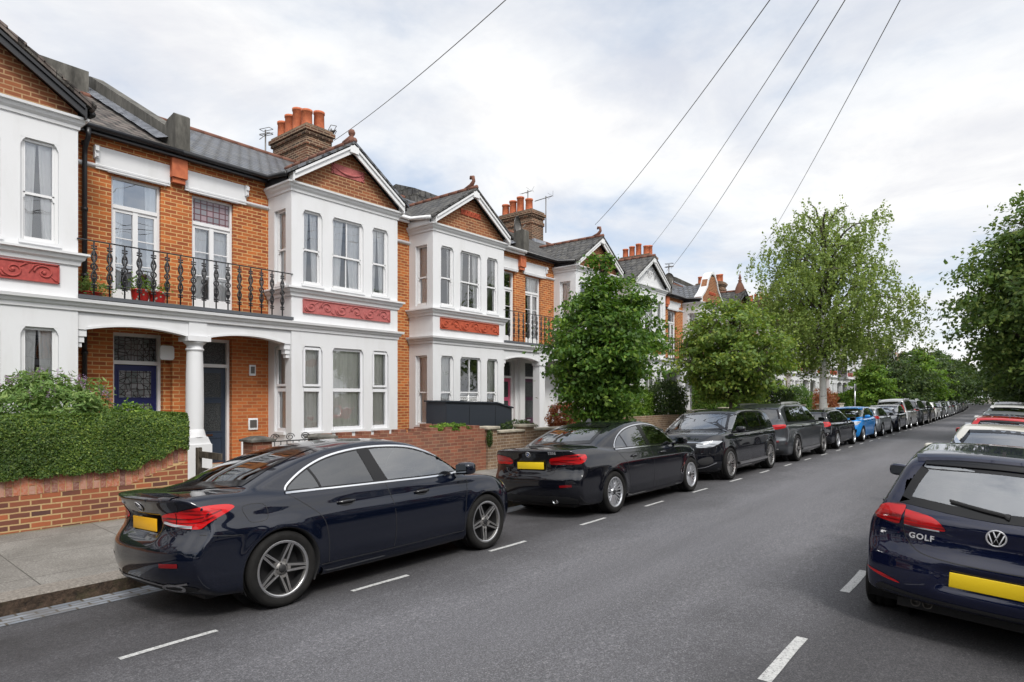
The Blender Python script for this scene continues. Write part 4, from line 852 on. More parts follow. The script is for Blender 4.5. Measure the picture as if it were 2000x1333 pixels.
ESTATE['trim'] = pillars(.99, 1.355, [2.20, 1.25], .08)+[T('tail_light', 'lamp_red', 'RR', 'patch', [(.28, .98), (.28, .83), (.05, .82), (-.08, .88), (-.06, .97), (.1, .99)], off=.006, both=True), T('tail_light', 'lamp_dark', 'rear', 'patch', [(-.60, .98, 1), (-.42, .96), (-.42, .84), (-.60, .83, 1)], off=.005, both=True),
    T('bumper_trim', 'chrome', 'rear', 'strip', [(-.7, .48), (0, .46), (.7, .48)], w=.014, off=.01, closed=False), T('chrome_trim', 'chrome', 'R', 'strip', DLO_E, w=.014, off=.009, both=True, closed=True),
    T('roof_rail', 'satin', 'top', 'strip', [(.7, -.52), (1.8, -.555), (2.6, -.53)], w=.03, off=.05, both=True, closed=False, raised=.04), gap([(1.05, .97), (1.25, .8), (1.32, .55), (1.32, .32)]), gap([(2.18, .97), (2.2, .5), (2.18, .32)]), gap([(3.26, .97), (3.24, .7), (3.22, .32)])]+front_face(.64, .73)+[T('grille', 'gloss', 'front', 'patch', [(-.36, .70), (.36, .70), (.32, .50), (-.32, .50)], off=.004)]
HATCH_F = tall(4.30, 1.48, 1.82, .84, 3.49, .32, .98, 1.0, .80, (2.40, 3.36), .34, 1.12, 1.15, 1.38, cr=.28, cf=.5)
DLO_F = side_dlo(.62, 3.22, .995, 1.375, 2.45, back=.40)
def std_glass(sp, dlo, zt, zf, zr, wt=.53, mt='carglass', ws='carglass_light'):
    sp['open'] = [('R', dlo), ('rear', [(-.5, zr+.05), (.5, zr+.05), (.45, zt-.05), (-.45, zt-.05)]), ('front', [(-.6, zf+.03), (.6, zf+.03), (.5, zt-.03), (-.5, zt-.03)])]
    sp['glass'] = [('side_window', 'R', dlo, dict(fw=.03, fs=-.008, mat=mt)), ('rear_window', 'rear', [(-.63, zr, 1), (.63, zr, 1), (wt, zt-.015, 1), (-wt, zt-.015, 1)], dict(mat=mt)),
        ('windscreen', 'front', [(-.70, zf, 1), (0, zf-.015), (.70, zf, 1), (wt, zt, 1), (0, zt+.02), (-wt, zt, 1)], dict(mat=ws))]
std_glass(HATCH_F, DLO_F, 1.375, 1.01, 1.1)
def hatch_gaps(L): return [gap([(.95, .98), (1.15, .8), (1.22, .55), (1.22, .32)]), gap([(L*.475, .98), (L*.48, .5), (L*.475, .32)]), gap([(L*.74, .98), (L*.735, .7), (L*.73, .32)])]
HATCH_F['trim'] = pillars(1.0, 1.38, [2.0], .10)+hatch_gaps(4.3)+front_face(.70, .82)+[T('grille', 'gloss', 'front', 'patch', [(-.40, .60), (.40, .60), (.46, .40), (.38, .34), (-.38, .34), (-.46, .40)], off=.004), T('fog_light', 'gloss', 'front', 'patch', [(-.60, .50), (-.74, .54), (-.72, .40), (-.60, .38)], off=.004, both=True),
    T('tail_light', 'lamp_red', 'RR', 'patch', [(.25, 1.02), (.25, .88), (-.05, .9), (-.08, .97), (.1, 1.04)], off=.006, both=True)]
SMALL = tall(3.98, 1.42, 1.74, .76, 3.23, .32, .95, .97, .76, (2.28, 3.05), .32, 1.1, 1.10, 1.335, cr=.28, cf=.45)
DLO_S = side_dlo(.60, 2.98, .965, 1.325, 2.30, back=.36)
std_glass(SMALL, DLO_S, 1.33, .98, 1.03, .52)
SMALL['trim'] = pillars(.975, 1.33, [1.75], .10)+[gap([(1.72, .95), (1.74, .5), (1.70, .32)]), gap([(2.92, .95), (2.89, .7), (2.87, .32)]), T('tail_light', 'lamp_red', 'RR', 'patch', [(.25, .96), (.25, .84), (0, .83), (-.14, .87), (-.10, .95), (.1, .98)], off=.006, both=True), T('tail_light', 'lamp_red', 'rear', 'patch', [(-.58, .96, 1), (-.34, .93), (-.36, .85), (-.58, .84, 1)], off=.006, both=True),
    T('roof_arch', 'satin', 'R', 'strip', [(.60, 1.0), (.78, 1.29), (1.05, 1.352), (1.6, 1.372), (2.1, 1.355), (2.45, 1.28), (2.95, 1.0)], w=.045, off=.010, both=True, closed=False), T('diffuser', 'trimblack', 'rear', 'patch', [(-.5, .38), (.5, .38), (.45, .24), (-.45, .24)], off=.004)]+front_face(.64, .73)
MPV = tall(4.38, 1.80, 1.82, .86, 3.58, .32, 1.04, 1.10, .88, (2.75, 3.55), .20, 1.15, 1.15, 1.70, cr=.20, cf=.42, tum=.20, kg=.07)
DLO_M = side_dlo(.36, 3.45, 1.07, 1.60, 2.80, back=.16)
std_glass(MPV, DLO_M, 1.62, 1.13, 1.2, .60)
MPV['trim'] = pillars(1.08, 1.61, [2.3, 1.3], .12)+hatch_gaps(4.38)+[T('tail_light', 'lamp_red', 'RR', 'patch', [(.26, 1.36), (.26, .90), (.12, .88), (.06, 1.0), (.10, 1.36)], off=.006, both=True), T('roof_rail', 'satin', 'top', 'strip', [(.5, -.62), (1.8, -.66), (2.7, -.62)], w=.03, off=.05, both=True, closed=False, raised=.04)]+front_face(.70, .82)
# ---------------------------------------------------------------- the street: ground, road, pavements, kerbs
def bend(X): return .00029*max(0.0, X-45)**2
def bang(X): return .00058*max(0.0, X-45)
def zroad(y): return -.15*((y-3.24)/3.91)**2
YL, YR = 7.15, -.67
XS = [-150, -110, -80, -50, -30, -20, -10]+list(range(-5, 45, 5))+list(range(45, 165, 6))+[175, 190, 210, 240]
def strip_mesh(name, prof, m, label_kind='structure', x0=None, x1=None, closed=False):
    """extrude a (y, z) profile along the bending street"""
    xs = [x for x in XS if (x0 is None or x >= x0) and (x1 is None or x <= x1)]; k = len(prof); vs = []
    for X in xs:
        a = bang(X)
        for y, z in prof: vs.append((X-sin(a)*(y-3.24), bend(X)+3.24+(y-3.24)*cos(a), z))
    n = len(xs); fs = [(i*k+j, (i+1)*k+j, (i+1)*k+(j+1) % k, i*k+(j+1) % k) for i in range(n-1) for j in range(k if closed else k-1)]
    fs = [tuple(reversed(f)) for f in fs] if prof[0][0] > prof[-1][0] else fs
    if closed: fs += [tuple(range(k)), tuple(range((n-1)*k, n*k))]
    return tag(mesh_obj(name, vs, fs, m, uv=True), kind=label_kind)
def asphalt_fn(t, p, out):
    ob = t('ShaderNodeTexCoord').outputs['Object']
    st = t('ShaderNodeMapping', {0: ob, 3: (.12, 1.1, 1)}).outputs[0]
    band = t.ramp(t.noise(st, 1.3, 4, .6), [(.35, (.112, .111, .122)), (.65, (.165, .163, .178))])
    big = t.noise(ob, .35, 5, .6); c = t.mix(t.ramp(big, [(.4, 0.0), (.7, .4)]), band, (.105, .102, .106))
    gr = t.noise(ob, 80, 4, .85); c = t.mix(t.ramp(gr, [(.42, .65), (.50, 0.0)]), c, (.030, .030, .032)); c = t.mix(t.ramp(gr, [(.53, 0.0), (.66, .8)]), c, (.36, .35, .35))
    g2 = t.noise(ob, 26, 3, .7); c = t.mix(t.ramp(g2, [(.45, .35), (.6, 0.0)]), c, (.045, .044, .046))
    vo = t('ShaderNodeTexVoronoi', {'Vector': t('ShaderNodeVectorMath', {0: ob, 1: t('ShaderNodeTexNoise', {'Vector': ob, 'Scale': 1.2, 'Detail': 5.0}).outputs['Color']}, operation='ADD').outputs[0], 'Scale': .28}, feature='DISTANCE_TO_EDGE').outputs[0]
    crack = t.math('MULTIPLY', t.ramp(vo, [(.0, 1.0), (.006, 0.0)]), t.ramp(t.noise(ob, .25, 2), [(.5, 0.0), (.6, .7)]))
    c = t.mix(t.math('MULTIPLY', crack, .25), c, (.05, .049, .048))
    y = t('ShaderNodeSeparateXYZ', {0: ob}).outputs[1]
    stain = t.math('MULTIPLY', t.ramp(t.math('MULTIPLY', t.math('ABSOLUTE', t.math('SUBTRACT', y, 5.9)), .5), [(.2, 1.0), (.62, 0.0)]), t.ramp(t.noise(ob, .9, 5, .7), [(.45, 0.0), (.7, .7)]))
    c = t.mix(stain, c, (.035, .033, .032))
    spot = t('ShaderNodeTexVoronoi', {'Vector': ob, 'Scale': 3.0}).outputs[0]; c = t.mix(t.ramp(spot, [(.012, .8), (.02, 0.0)]), c, (.32, .31, .29))
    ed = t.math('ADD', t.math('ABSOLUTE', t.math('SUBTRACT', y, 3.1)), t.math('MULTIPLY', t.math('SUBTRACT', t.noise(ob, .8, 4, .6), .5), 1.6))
    c = t.mix(t.ramp(t.math('MULTIPLY', ed, .25), [(.20, 0.0), (.52, .74)]), c, t.mix(1.0, c, (.30, .29, .29), 'MULTIPLY'))  # colour darkened towards both kerbs: parking dirt, and sky sheen imitated mid-road
    setc(t, p, c); bumpn(t, p, gr, .8, .006)
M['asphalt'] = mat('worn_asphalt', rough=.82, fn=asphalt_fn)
def paving_fn(t, p, out):
    ob = t('ShaderNodeTexCoord').outputs['Object']; s_ = t('ShaderNodeSeparateXYZ', {0: ob})
    wv = t('ShaderNodeCombineXYZ', {0: t.math('SUBTRACT', s_.outputs[0], .62), 1: t.math('SUBTRACT', s_.outputs[1], .42), 2: 0.0}).outputs[0]
    b = t('ShaderNodeTexBrick', {'Vector': wv, 'Color1': (.215, .20, .18, 1), 'Color2': (.275, .26, .235, 1), 'Mortar': (.06, .055, .045, 1), 'Scale': 1.0, 'Mortar Size': .008, 'Mortar Smooth': .4, 'Brick Width': 1.22, 'Row Height': .92}, offset=.0)
    n = t.noise(ob, 1.4, 6, .65); n2 = t.noise(ob, 55, 4, .8)
    c = t.mix(t.ramp(n, [(.38, 0.0), (.66, .75)]), b.outputs[0], (.125, .115, .10)); c = t.mix(t.ramp(n2, [(.38, .7), (.56, 0.0)]), c, (.085, .078, .07)); c = t.mix(t.ramp(n2, [(.56, 0.0), (.68, .5)]), c, (.38, .36, .33))
    gum = t('ShaderNodeTexVoronoi', {'Vector': ob, 'Scale': 4.0}).outputs[0]; c = t.mix(t.ramp(gum, [(.03, .6), (.045, 0.0)]), c, (.09, .085, .08))
    edge = t.ramp(t.math('ADD', s_.outputs[1], t.math('MULTIPLY', t.noise(ob, 5, 5, .7), .5)), [(.0, 0.0), (1.0, 0.0)])
    my = t.math('SUBTRACT', t.math('ADD', s_.outputs[1], t.math('MULTIPLY', t.noise(ob, 7, 6, .75), .28)), 10.12)
    c = t.mix(t.ramp(my, [(.0, 0.0), (.12, .85)]), c, (.13, .125, .05))
    setc(t, p, c); bumpn(t, p, t.math('ADD', n2, t.math('MULTIPLY', b.outputs[1], -1.5)), .5, .005)
M['paving'] = mat('grey_paving_slab', rough=.85, fn=paving_fn)
def rough_stone(c1, c2, sc=30, bs=.02, moss=0):
    def fn(t, p, o):
        ob = t('ShaderNodeTexCoord').outputs['Object']; n = t.noise(ob, sc, 6, .75); c = t.ramp(n, [(.32, c1), (.66, c2)])
        if moss: c = t.mix(t.ramp(t.noise(ob, 3.5, 6, .7), [(.5, 0.0), (.62, moss)]), c, (.055, .05, .022))
        setc(t, p, c); bumpn(t, p, n, 1.0, bs)
    return fn
M['kerb_top'] = mat('granite_kerb_top', rough=.85, fn=rough_stone((.11, .095, .08), (.30, .27, .235), 34, .01))
M['kerb_face'] = mat('mossy_kerb_face', rough=.95, fn=rough_stone((.018, .012, .008), (.115, .075, .05), 16, .04, .75))
M['sett'] = mat('bluish_gutter_setts', rough=.6, fn=lambda t, p, o: (lambda b, n: (setc(t, p, t.mix(t.ramp(n, [(.45, 0.0), (.62, .6)]), b.outputs[0], (.13, .12, .11))), bumpn(t, p, t.math('MULTIPLY', b.outputs[1], -1.0), .8, .012)))(
    t('ShaderNodeTexBrick', {'Vector': t('ShaderNodeTexCoord').outputs['Object'], 'Color1': (.17, .19, .22, 1), 'Color2': (.26, .28, .31, 1), 'Mortar': (.07, .055, .035, 1), 'Scale': 1.0, 'Mortar Size': .010, 'Brick Width': .26, 'Row Height': .105}), t.noise(t('ShaderNodeTexCoord').outputs['Object'], 4, 6, .7)))
M['linepaint'] = mat('worn_white_line', rough=.8, fn=lambda t, p, o: setc(t, p, t.ramp(t.noise(t('ShaderNodeTexCoord').outputs['Object'], 55, 4, .8), [(.36, (.12, .12, .12)), (.47, (.42, .42, .41)), (.7, (.55, .55, .54))])))
M['soil'] = mat('garden_ground', rough=.95, fn=rough_stone((.05, .045, .03), (.14, .12, .09), 12, .02))
g = MB(); g.add([(-900, -900, -.32), (1500, -900, -.32), (1500, 1500, -.32), (-900, 1500, -.32)], [(0, 1, 2, 3)]); tag(g.build('ground', [M['soil']]), kind='structure')
ys = np.linspace(YR, YL, 25)
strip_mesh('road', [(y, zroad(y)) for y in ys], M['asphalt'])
strip_mesh('gutter_setts', [(y, zroad(y)+.004) for y in (6.74, 6.95, 7.148)], M['sett'])
for sgn, e in ((1, YL), (-1, YR)):
    y = lambda d: e+sgn*d
    pr = [(y(.30), -.002), (y(.016), -.002), (y(0), -.018)]
    strip_mesh('kerb', pr if sgn > 0 else pr, M['kerb_top'])
    strip_mesh('kerb_face', [(y(0), -.018), (y(.006), -.10), (y(-.006), -.16)], M['kerb_face'])
    strip_mesh('pavement', [(y(.30), -.004), (y(2.95), .078), (y(3.2), .078)] if sgn > 0 else [(y(3.2), .078), (y(2.95), .078), (y(.30), -.004)], M['paving'])
    strip_mesh('garden_ground', [(y(3.1), .12), (y(16), .12)] if sgn > 0 else [(y(16), .12), (y(3.1), .12)], M['soil'])
# painted bay lines: one dash every two metres on the left, wider dashes on the right
dash = []
def dashes(y0, w, xs, ln, name='road_marking'):
    mb = MB()
    for X in xs:
        if X > 150: break
        n = 4; b0 = bend(X); 
        for i in range(n):
            xa, xb = X+ln*i/n, X+ln*(i+1)/n; ja = .006*sin(X*7+i); jb = .006*sin(X*7+i+1)
            mb.add([(xa, y0-w/2+b0+ja, zroad(y0)+.0045), (xb, y0-w/2+b0+jb, zroad(y0)+.0045), (xb, y0+w/2+b0+jb*.5, zroad(y0)+.0045), (xa, y0+w/2+b0+ja*.5, zroad(y0)+.0045)], [(0, 1, 2, 3)])
    return tag(mb.build(name, [M['linepaint']]), kind='structure')
dashes(4.99, .055, [1.69+2.0*k for k in range(-3, 70)], .70)
dashes(1.33, .085, [4.25-2.42*3+2.42*k for k in range(0, 50)], 1.05 if False else .95)
# ---------------------------------------------------------------- terraced houses
def wall_grid(mb, x0, x1, z0, z1, ops, y, dep, m=0, mr=None, axis='y', out=-1):
    """wall face in the plane y (or x) with rectangular openings and reveals of depth dep going inwards"""
    mr = m if mr is None else mr
    xs = sorted({x0, x1}|{v for o in ops for v in o[:2]}); zs = sorted({z0, z1}|{v for o in ops for v in o[2:]})
    xs = [v for v in xs if x0-1e-6 <= v <= x1+1e-6]; zs = [v for v in zs if z0-1e-6 <= v <= z1+1e-6]
    P = (lambda a, d, z: (a, y-out*d, z)) if axis == 'y' else (lambda a, d, z: (y-out*d, a, z))
    flip = (out > 0) != (axis == 'x')
    def quad(pts, mm): mb.add(pts, [tuple(range(4)) if not flip else (3, 2, 1, 0)], mm)
    for i in range(len(xs)-1):
        for j in range(len(zs)-1):
            cx, cz = (xs[i]+xs[i+1])/2, (zs[j]+zs[j+1])/2
            if any(o[0] < cx < o[1] and o[2] < cz < o[3] for o in ops): continue
            quad([P(xs[i], 0, zs[j]), P(xs[i+1], 0, zs[j]), P(xs[i+1], 0, zs[j+1]), P(xs[i], 0, zs[j+1])], m)
    for a0, a1, c0, c1 in ops:
        quad([P(a0, 0, c0), P(a0, 0, c1), P(a0, dep, c1), P(a0, dep, c0)], mr); quad([P(a1, 0, c1), P(a1, 0, c0), P(a1, dep, c0), P(a1, dep, c1)], mr)
        quad([P(a0, 0, c1), P(a1, 0, c1), P(a1, dep, c1), P(a0, dep, c1)], mr); quad([P(a1, 0, c0), P(a0, 0, c0), P(a0, dep, c0), P(a1, dep, c0)], mr)
CACHE = {}
def cached(key, name, fn, parent, loc=(0, 0, 0), rot=0):
    """same mesh data for the same key"""
    if key in CACHE: o = bpy.data.objects.new(name, CACHE[key]); link(o, parent)
    else: o = fn(); CACHE[key] = o.data; o.parent = parent; KIDS.setdefault(parent.name, []).append(o)
    o.location = loc; o.rotation_euler = (0, 0, rot); return o
def curtain_mesh(w, h, kind, seed):
    rnd = random.Random(seed); mb = MB()
    def sheet(x0, x1, x0b, x1b):
        n = 40; ph = rnd.uniform(0, 6); vs = []
        for j, zz in enumerate((0, .25, .5, .75, 1)):
            for i in range(n+1):
                f = i/n; a = x0*(zz)+x0b*(1-zz); b = x1*(zz)+x1b*(1-zz)
                d = .011*sin(f*(x1-x0)*46+ph+1.2*sin(zz*2+ph))+.006*sin(f*(x1-x0)*83+ph*2)
                vs.append((a+(b-a)*f, .10+d*(1.1-.3*zz), h*zz))
        mb.add(vs, [(j*(n+1)+i, j*(n+1)+i+1, (j+1)*(n+1)+i+1, (j+1)*(n+1)+i) for j in range(4) for i in range(n)], 0, True)
    if kind == 'full': sheet(-w/2, w/2, -w/2, w/2)
    elif kind == 'parted': sheet(-w/2, -w*.04, -w/2, -w*.16); sheet(w*.02, w/2, w*.14, w/2)
    elif kind == 'sides': sheet(-w/2, -w*.2, -w/2, -w*.28); sheet(w*.24, w/2, w*.3, w/2)
    elif kind == 'left': sheet(-w/2, w*.12, -w/2, -w*.05)
    elif kind == 'right': sheet(-w*.2, w/2, 0, w/2)
    elif kind == 'shutter':
        k = int(h*.5/.06)
        for i in range(k):
            z = .03+i*.06
            for xa, xb in ((-w/2+.02, -.02), (.02, w/2-.02)): mb.add([(xa, .05, z), (xb, .05, z), (xb, .09, z+.045), (xa, .09, z+.045)], [(0, 1, 2, 3)])
        for x in (-w/2+.01, -.02, .0, w/2-.03): mb.box(x, x+.02, .04, .07, 0, h*.5)
    return mb
def window(parent, w, h, loc, rot=0, style='sash', cur='full', cm='curtain', glass='pane', seed=0, bars=0):
    """a window about its bottom centre, facing -y; frame part with pane and curtain as its sub-parts"""
    fm = M['upvc'] if style == 'casement' else M['wood']
    panes = []
    def fr():
        mb = MB(); f = .045 if style != 'casement' else .06
        mb.box(-w/2, -w/2+f, 0, .09, 0, h); mb.box(w/2-f, w/2, 0, .09, 0, h); mb.box(-w/2+f, w/2-f, 0, .09, h-f, h); mb.box(-w/2+f, w/2-f, -.03, .09, 0, f+.02)
        if style == 'sash':
            mb.box(-w/2+f, w/2-f, .012, .05, h*.47-.02, h*.47+.02)
            mb.box(-w/2+f, -w/2+f+.03, .012, .045, h*.47, h-f); mb.box(w/2-f-.03, w/2-f, .012, .045, h*.47, h-f)
            mb.box(-w/2+f, -w/2+f+.03, .045, .08, f, h*.47); mb.box(w/2-f-.03, w/2-f, .045, .08, f, h*.47)
            for sx in (-1, 1): mb.prism([(sx*(w/2-f), h*.47-.02), (sx*(w/2-f-.035), h*.47-.02), (sx*(w/2-f-.015), h*.47-.075), (sx*(w/2-f), h*.47-.08)], 'y', .010, .045)
        elif style == 'casement':
            mb.box(-w/2+f, w/2-f, -.01, .09, h*.49-.04, h*.49+.04)
            if w < .7:     # opening top light stands a little proud
                for x in (-w/2+.03, w/2-.08): mb.box(x, x+.05, -.03, 0, h*.53, h-.03)
                for z in (h*.53, h-.08): mb.box(-w/2+.08, w/2-.08, -.03, 0, z, z+.05)
        elif style == 'french':
            zt = h*.765; mb.box(-w/2+f, w/2-f, -.01, .09, zt-.03, zt+.04); mb.box(-.045, .045, .005, .07, f, zt)
            for sx in (-1, 1):
                mb.box(sx*(w/2-f), sx*(w/2-f-.05), .015, .065, f, zt); mb.box(sx*.045, sx*(w/2-f-.05), .015, .065, f, .28); mb.box(sx*.045, sx*(w/2-f-.05), .015, .065, zt-.09, zt-.03)
                for k in (1, 2): mb.box(sx*.045, sx*(w/2-f-.05), .025, .055, .28+(zt-.37)*k/3-.01, .28+(zt-.37)*k/3+.01)
        if bars: mb.box(-.012, .012, .014, .045, h*.47 if style == 'sash' else f, h-f)
        if bars > 1: mb.box(-.012, .012, .045, .08, f, h*.47)
        return mb.build('window', [fm], None)
    o = cached(('w', w, h, style, bars), 'window', fr, parent, loc, rot)
    def pn():
        mb = MB()
        def sheet(x0, x1, y, z0, z1): mb.add([(x0, y, z0), (x1, y, z0), (x1, y, z1), (x0, y, z1)], [(0, 1, 2, 3)])
        if style == 'sash': sheet(-w/2+.05, w/2-.05, .030, h*.47, h-.05); sheet(-w/2+.05, w/2-.05, .062, .05, h*.47)
        elif style == 'french': sheet(-w/2+.06, w/2-.06, .040, .26, h*.765-.04); sheet(-w/2+.05, w/2-.05, .037, h*.765+.04, h-.05)
        else: sheet(-w/2+.06, w/2-.06, .038, .07, h*.49-.04); sheet(-w/2+.06, w/2-.06, .015, h*.49+.04, h-.06)
        return mb.build('pane', [M[glass]], None)
    cached(('p', w, h, style, glass), 'pane', pn, o)
    if cur:
        sd_ = seed % 3
        cached(('c', w, h, cur, cm, sd_), 'curtain' if cur != 'shutter' else 'shutter', lambda: curtain_mesh(w-.04, h-.03, cur, sd_).build('curtain' if cur != 'shutter' else 'shutter', [M[cm]], None), o, (0, .0, .01))
    return o
def relief_mesh(w, h, m):
    """moulded panel with scrolling leaves"""
    mb = MB(); mb.box(-w/2, w/2, -.012, .03, 0, h)
    for a, b, c, d in ((-w/2, w/2, 0, .018), (-w/2, w/2, h-.018, h), (-w/2, -w/2+.018, 0, h), (w/2-.018, w/2, 0, h)): mb.box(a, b, -.03, -.012, c, d)
    n = 6; st = w/n
    for i in range(n):
        cx = -w/2+st*(i+.5); sg = 1 if i % 2 else -1; pts = []
        for k in range(26):
            f = k/25; a = f*2.6*pi; r = (h*.40)*(1-f*.80); pts.append((cx-r*cos(a)*1.1, -.018, h/2+sg*r*sin(a)))
        mb.tube(pts, [.016*(1-.5*k/25)+.002 for k in range(26)], 5)
        mb.tube([(cx-st/2, -.016, h/2-sg*h*.1), (cx-st*.35, -.02, h/2+sg*h*.32), (cx-st*.1, -.016, h/2+sg*h*.42)], [.006, .018, .004], 5)
        mb.tube([(cx+st*.2, -.016, h/2-sg*h*.15), (cx+st*.38, -.02, h/2-sg*h*.36), (cx+st*.5, -.016, h/2-sg*h*.40)], [.005, .017, .004], 5)
        superq(mb, (cx, -.02, h/2), (.03, .018, .03), 1, 4)
    return mb
def baluster_mesh():
    mb = MB(); mb.tube([(0, 0, 0), (0, 0, .92)], .014, 5)
    def loop(z0, z1, w):
        for sx in (-1, 1):
            pts = [(sx*w*sin(pi*k/10), 0, z0+(z1-z0)*k/10) for k in range(11)]; mb.tube(pts, .014, 4)
    loop(.22, .44, .038); loop(.44, .56, .045); loop(.56, .78, .038)
    for z in (.20, .30, .44, .50, .56, .70, .80): superq(mb, (0, 0, z), (.026, .018, .020), 1, 3)
    for z in (.17, .83):
        for sx in (-1, 1):
            for dz in (-.02, .02): superq(mb, (sx*.030, 0, z+dz), (.020, .013, .017), 1, 3)
    for z in (.35, .65):
        for sx in (-1, 1): superq(mb, (sx*.034, 0, z), (.018, .012, .026), 1, 3)
    return mb
BX0, BX1, BY = 1.98, 4.95, -.95
COR = {'top': [(0, 6.30), (.025, 6.31), (.03, 6.36), (.07, 6.40), (.09, 6.45), (.125, 6.46), (.13, 6.50), (0, 6.515)],
       'mid': [(0, 4.02), (.03, 4.03), (.04, 4.09), (.08, 4.12), (.10, 4.18), (.14, 4.19), (.14, 4.225), (0, 4.25)],
       'low': [(0, 3.27), (.025, 3.28), (.03, 3.34), (.06, 3.36), (.08, 3.41), (.12, 3.42), (.13, 3.47), (0, 3.49)]}
def house(label, party, mx=1, roof='slate', gable='brick_gable', barge='wood', gfw='brick', ff='brick', relief='relief_pink', orn='swag', door='navy_door', dglass='frost',
          gfstyle='sash', gfcur='full', gfcm='curtain_b', ffcur='parted', fcur='sides', fglass='pane', chim=0, column='round', finial='curl', pipe=False, parapet=True, lpanel='pane', seed=1, group=None, balc='white', rail=True, roofextra=None, gutter='black'):
    rt = empty('terraced_house', (party, 13.25, 0), label=label, cat='house', group=group)
    mk = lambda: MB(mx)
    X = lambda x: mx*x
    wh = M['white']
    # brick walls of the recess and the strip beside the bay
    w = mk(); fo = (.30, 1.17, 3.60, 6.0); do = (.26, 1.14, .42, 3.06)
    wall_grid(w, 0, BX0, 3.30, 6.50, [fo], 0, .14); wall_grid(w, BX1, 5.57, 0, 6.50, [], 0, .1); w.box(5.42, 5.57, -.001, .6, 6.5, 6.72)
    for k, (za, zb_) in enumerate(((6.46, 6.56), (6.56, 6.66), (6.66, 6.76))): w.box(0, BX0, -.03*(k+1), .3, za, zb_); w.box(BX1, 5.565, -.03*(k+1), .3, za, zb_)
    w.build('brick_wall', [M[ff]], rt)
    w = mk(); wall_grid(w, 0, BX0, .1, 3.30, [do], 0, .22); w.box(-.14 if False else 0, .13, -.12, 0, .1, 3.3)
    w.build('porch_wall', [M[gfw]], rt)
    w = mk(); w.box(.002, 5.565, 1.0, 9.5, 0, 6.6); w.build('rear_wall', [M['brick_stock']], rt)
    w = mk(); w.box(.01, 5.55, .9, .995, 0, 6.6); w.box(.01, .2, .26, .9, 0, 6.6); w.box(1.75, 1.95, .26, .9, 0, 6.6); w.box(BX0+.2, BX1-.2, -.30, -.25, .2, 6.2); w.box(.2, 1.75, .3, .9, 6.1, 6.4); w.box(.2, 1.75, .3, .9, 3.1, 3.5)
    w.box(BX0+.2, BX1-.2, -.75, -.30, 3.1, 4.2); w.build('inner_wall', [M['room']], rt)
    # the bay
    wl = [(2.25, 2.76), (3.01, 3.90), (4.15, 4.66)]; zg = (1.06, 2.96); zf = (4.33, 5.97)
    b = mk(); wall_grid(b, BX0, BX1, 0, 6.5, [(a, c, *z) for a, c in wl for z in (zg, zf)], BY, .11)
    sy = (-.72, -.26)
    wall_grid(b, BY, 0, 0, 6.5, [(sy[0], sy[1], *z) for z in (zg, zf)], BX0, .10, axis='x', out=-1)
    wall_grid(b, BY, 0, 0, 6.5, [(sy[0], sy[1], *z) for z in (zg, zf)], BX1, .10, axis='x', out=1)
    for a, c in wl:       # shouldered heads
        for z1 in (zg[1], zf[1]):
            for xx, s_ in ((a, 1), (c, -1)): b.prism([(xx, z1), (xx+s_*.07, z1), (xx+s_*.03, z1-.05), (xx, z1-.12)], 'y', BY+.002, BY+.10)
    b.box(BX0+.02, BX1-.02, BY+.02, 0, 6.44, 6.497)
    s_ = b
    for a, c in wl:
        for z in (zg[0], zf[0]): s_.box(a-.03, c+.03, BY-.035, BY+.1, z-.05, z+.002)
        for z0_, z1_ in (zg, zf):
            pass
    for z in (zg[0], zf[0]): s_.box(BX0-.05, BX0+.1, sy[0], sy[1], z-.06, z+.002)
    b.build('bay_wall', [wh], rt)
    path = [(BX0, 0), (BX0, BY), (BX1, BY), (BX1, 0)]
    for pa, kc in ((path, 'top'), (path, 'mid'), ([(0, BY+.002), (BX0, BY+.002)], 'low'), ([(BX0-.001, BY), (BX1, BY), (BX1, 0)], 'low')):
        c = mk(); c.sweep(pa, COR[kc]); c.build('cornice', [wh], rt)
    k = 0
    for zi, (z0, z1) in enumerate((zg, zf)):
        st = gfstyle if zi == 0 else 'sash'; cu = gfcur if zi == 0 else ffcur; cm = gfcm if zi == 0 else 'curtain'
        for a, c_ in wl:
            k += 1; wd = round(c_-a, 3); cc = {'mix': ('left', 'full', 'right')[k % 3], 'shutmix': 'shutter' if wd > .7 else 'full'}.get(cu, cu)
            window(rt, wd, z1-z0, (X((a+c_)/2), BY+.05, z0), 0, st, cc, 'curtain' if cu == 'shutmix' else cm, 'pane', seed+k, bars=(2 if wd > .7 and st == 'sash' else 0))
        for xs_, dr in ((BX0+.06, -1), (BX1-.06, 1)):
            window(rt, round(sy[1]-sy[0], 3), z1-z0, (X(xs_), (sy[0]+sy[1])/2, z0), (-pi/2 if dr*mx < 0 else pi/2), st, 'full' if cu else cu, cm, 'pane', seed+k)
    # french window above, door below
    window(rt, .87, 2.40, (X(.735), .07, 3.60), 0, 'french', fcur, 'curtain', fglass, seed)
    if lpanel != 'pane': q_ = mk(); q_.box(.36, 1.11, .098, .104, 3.60+2.40*.765+.045, 5.95); q_.build('leaded_light', [M[lpanel]], rt)
    d = mk(); x0, x1 = do[0], do[1]
    d.box(x0, x0+.055, .12, .22, .42, 3.06); d.box(x1-.055, x1, .12, .22, .42, 3.06); d.box(x0+.055, x1-.055, .12, .22, 2.46, 2.53); d.box(x0+.055, x1-.055, .12, .22, 3.0, 3.06); df = d.build('door_frame', [M['wood']], rt)
    d = mk(); d.box(x0+.06, x1-.06, .185, .19, 2.53, 3.0); d.build('transom_light', [M[dglass]], df)
    d = mk(); a, c_ = x0+.056, x1-.056; m_ = (a+c_)/2
    d.box(a, c_, .18, .22, .42, 2.455)
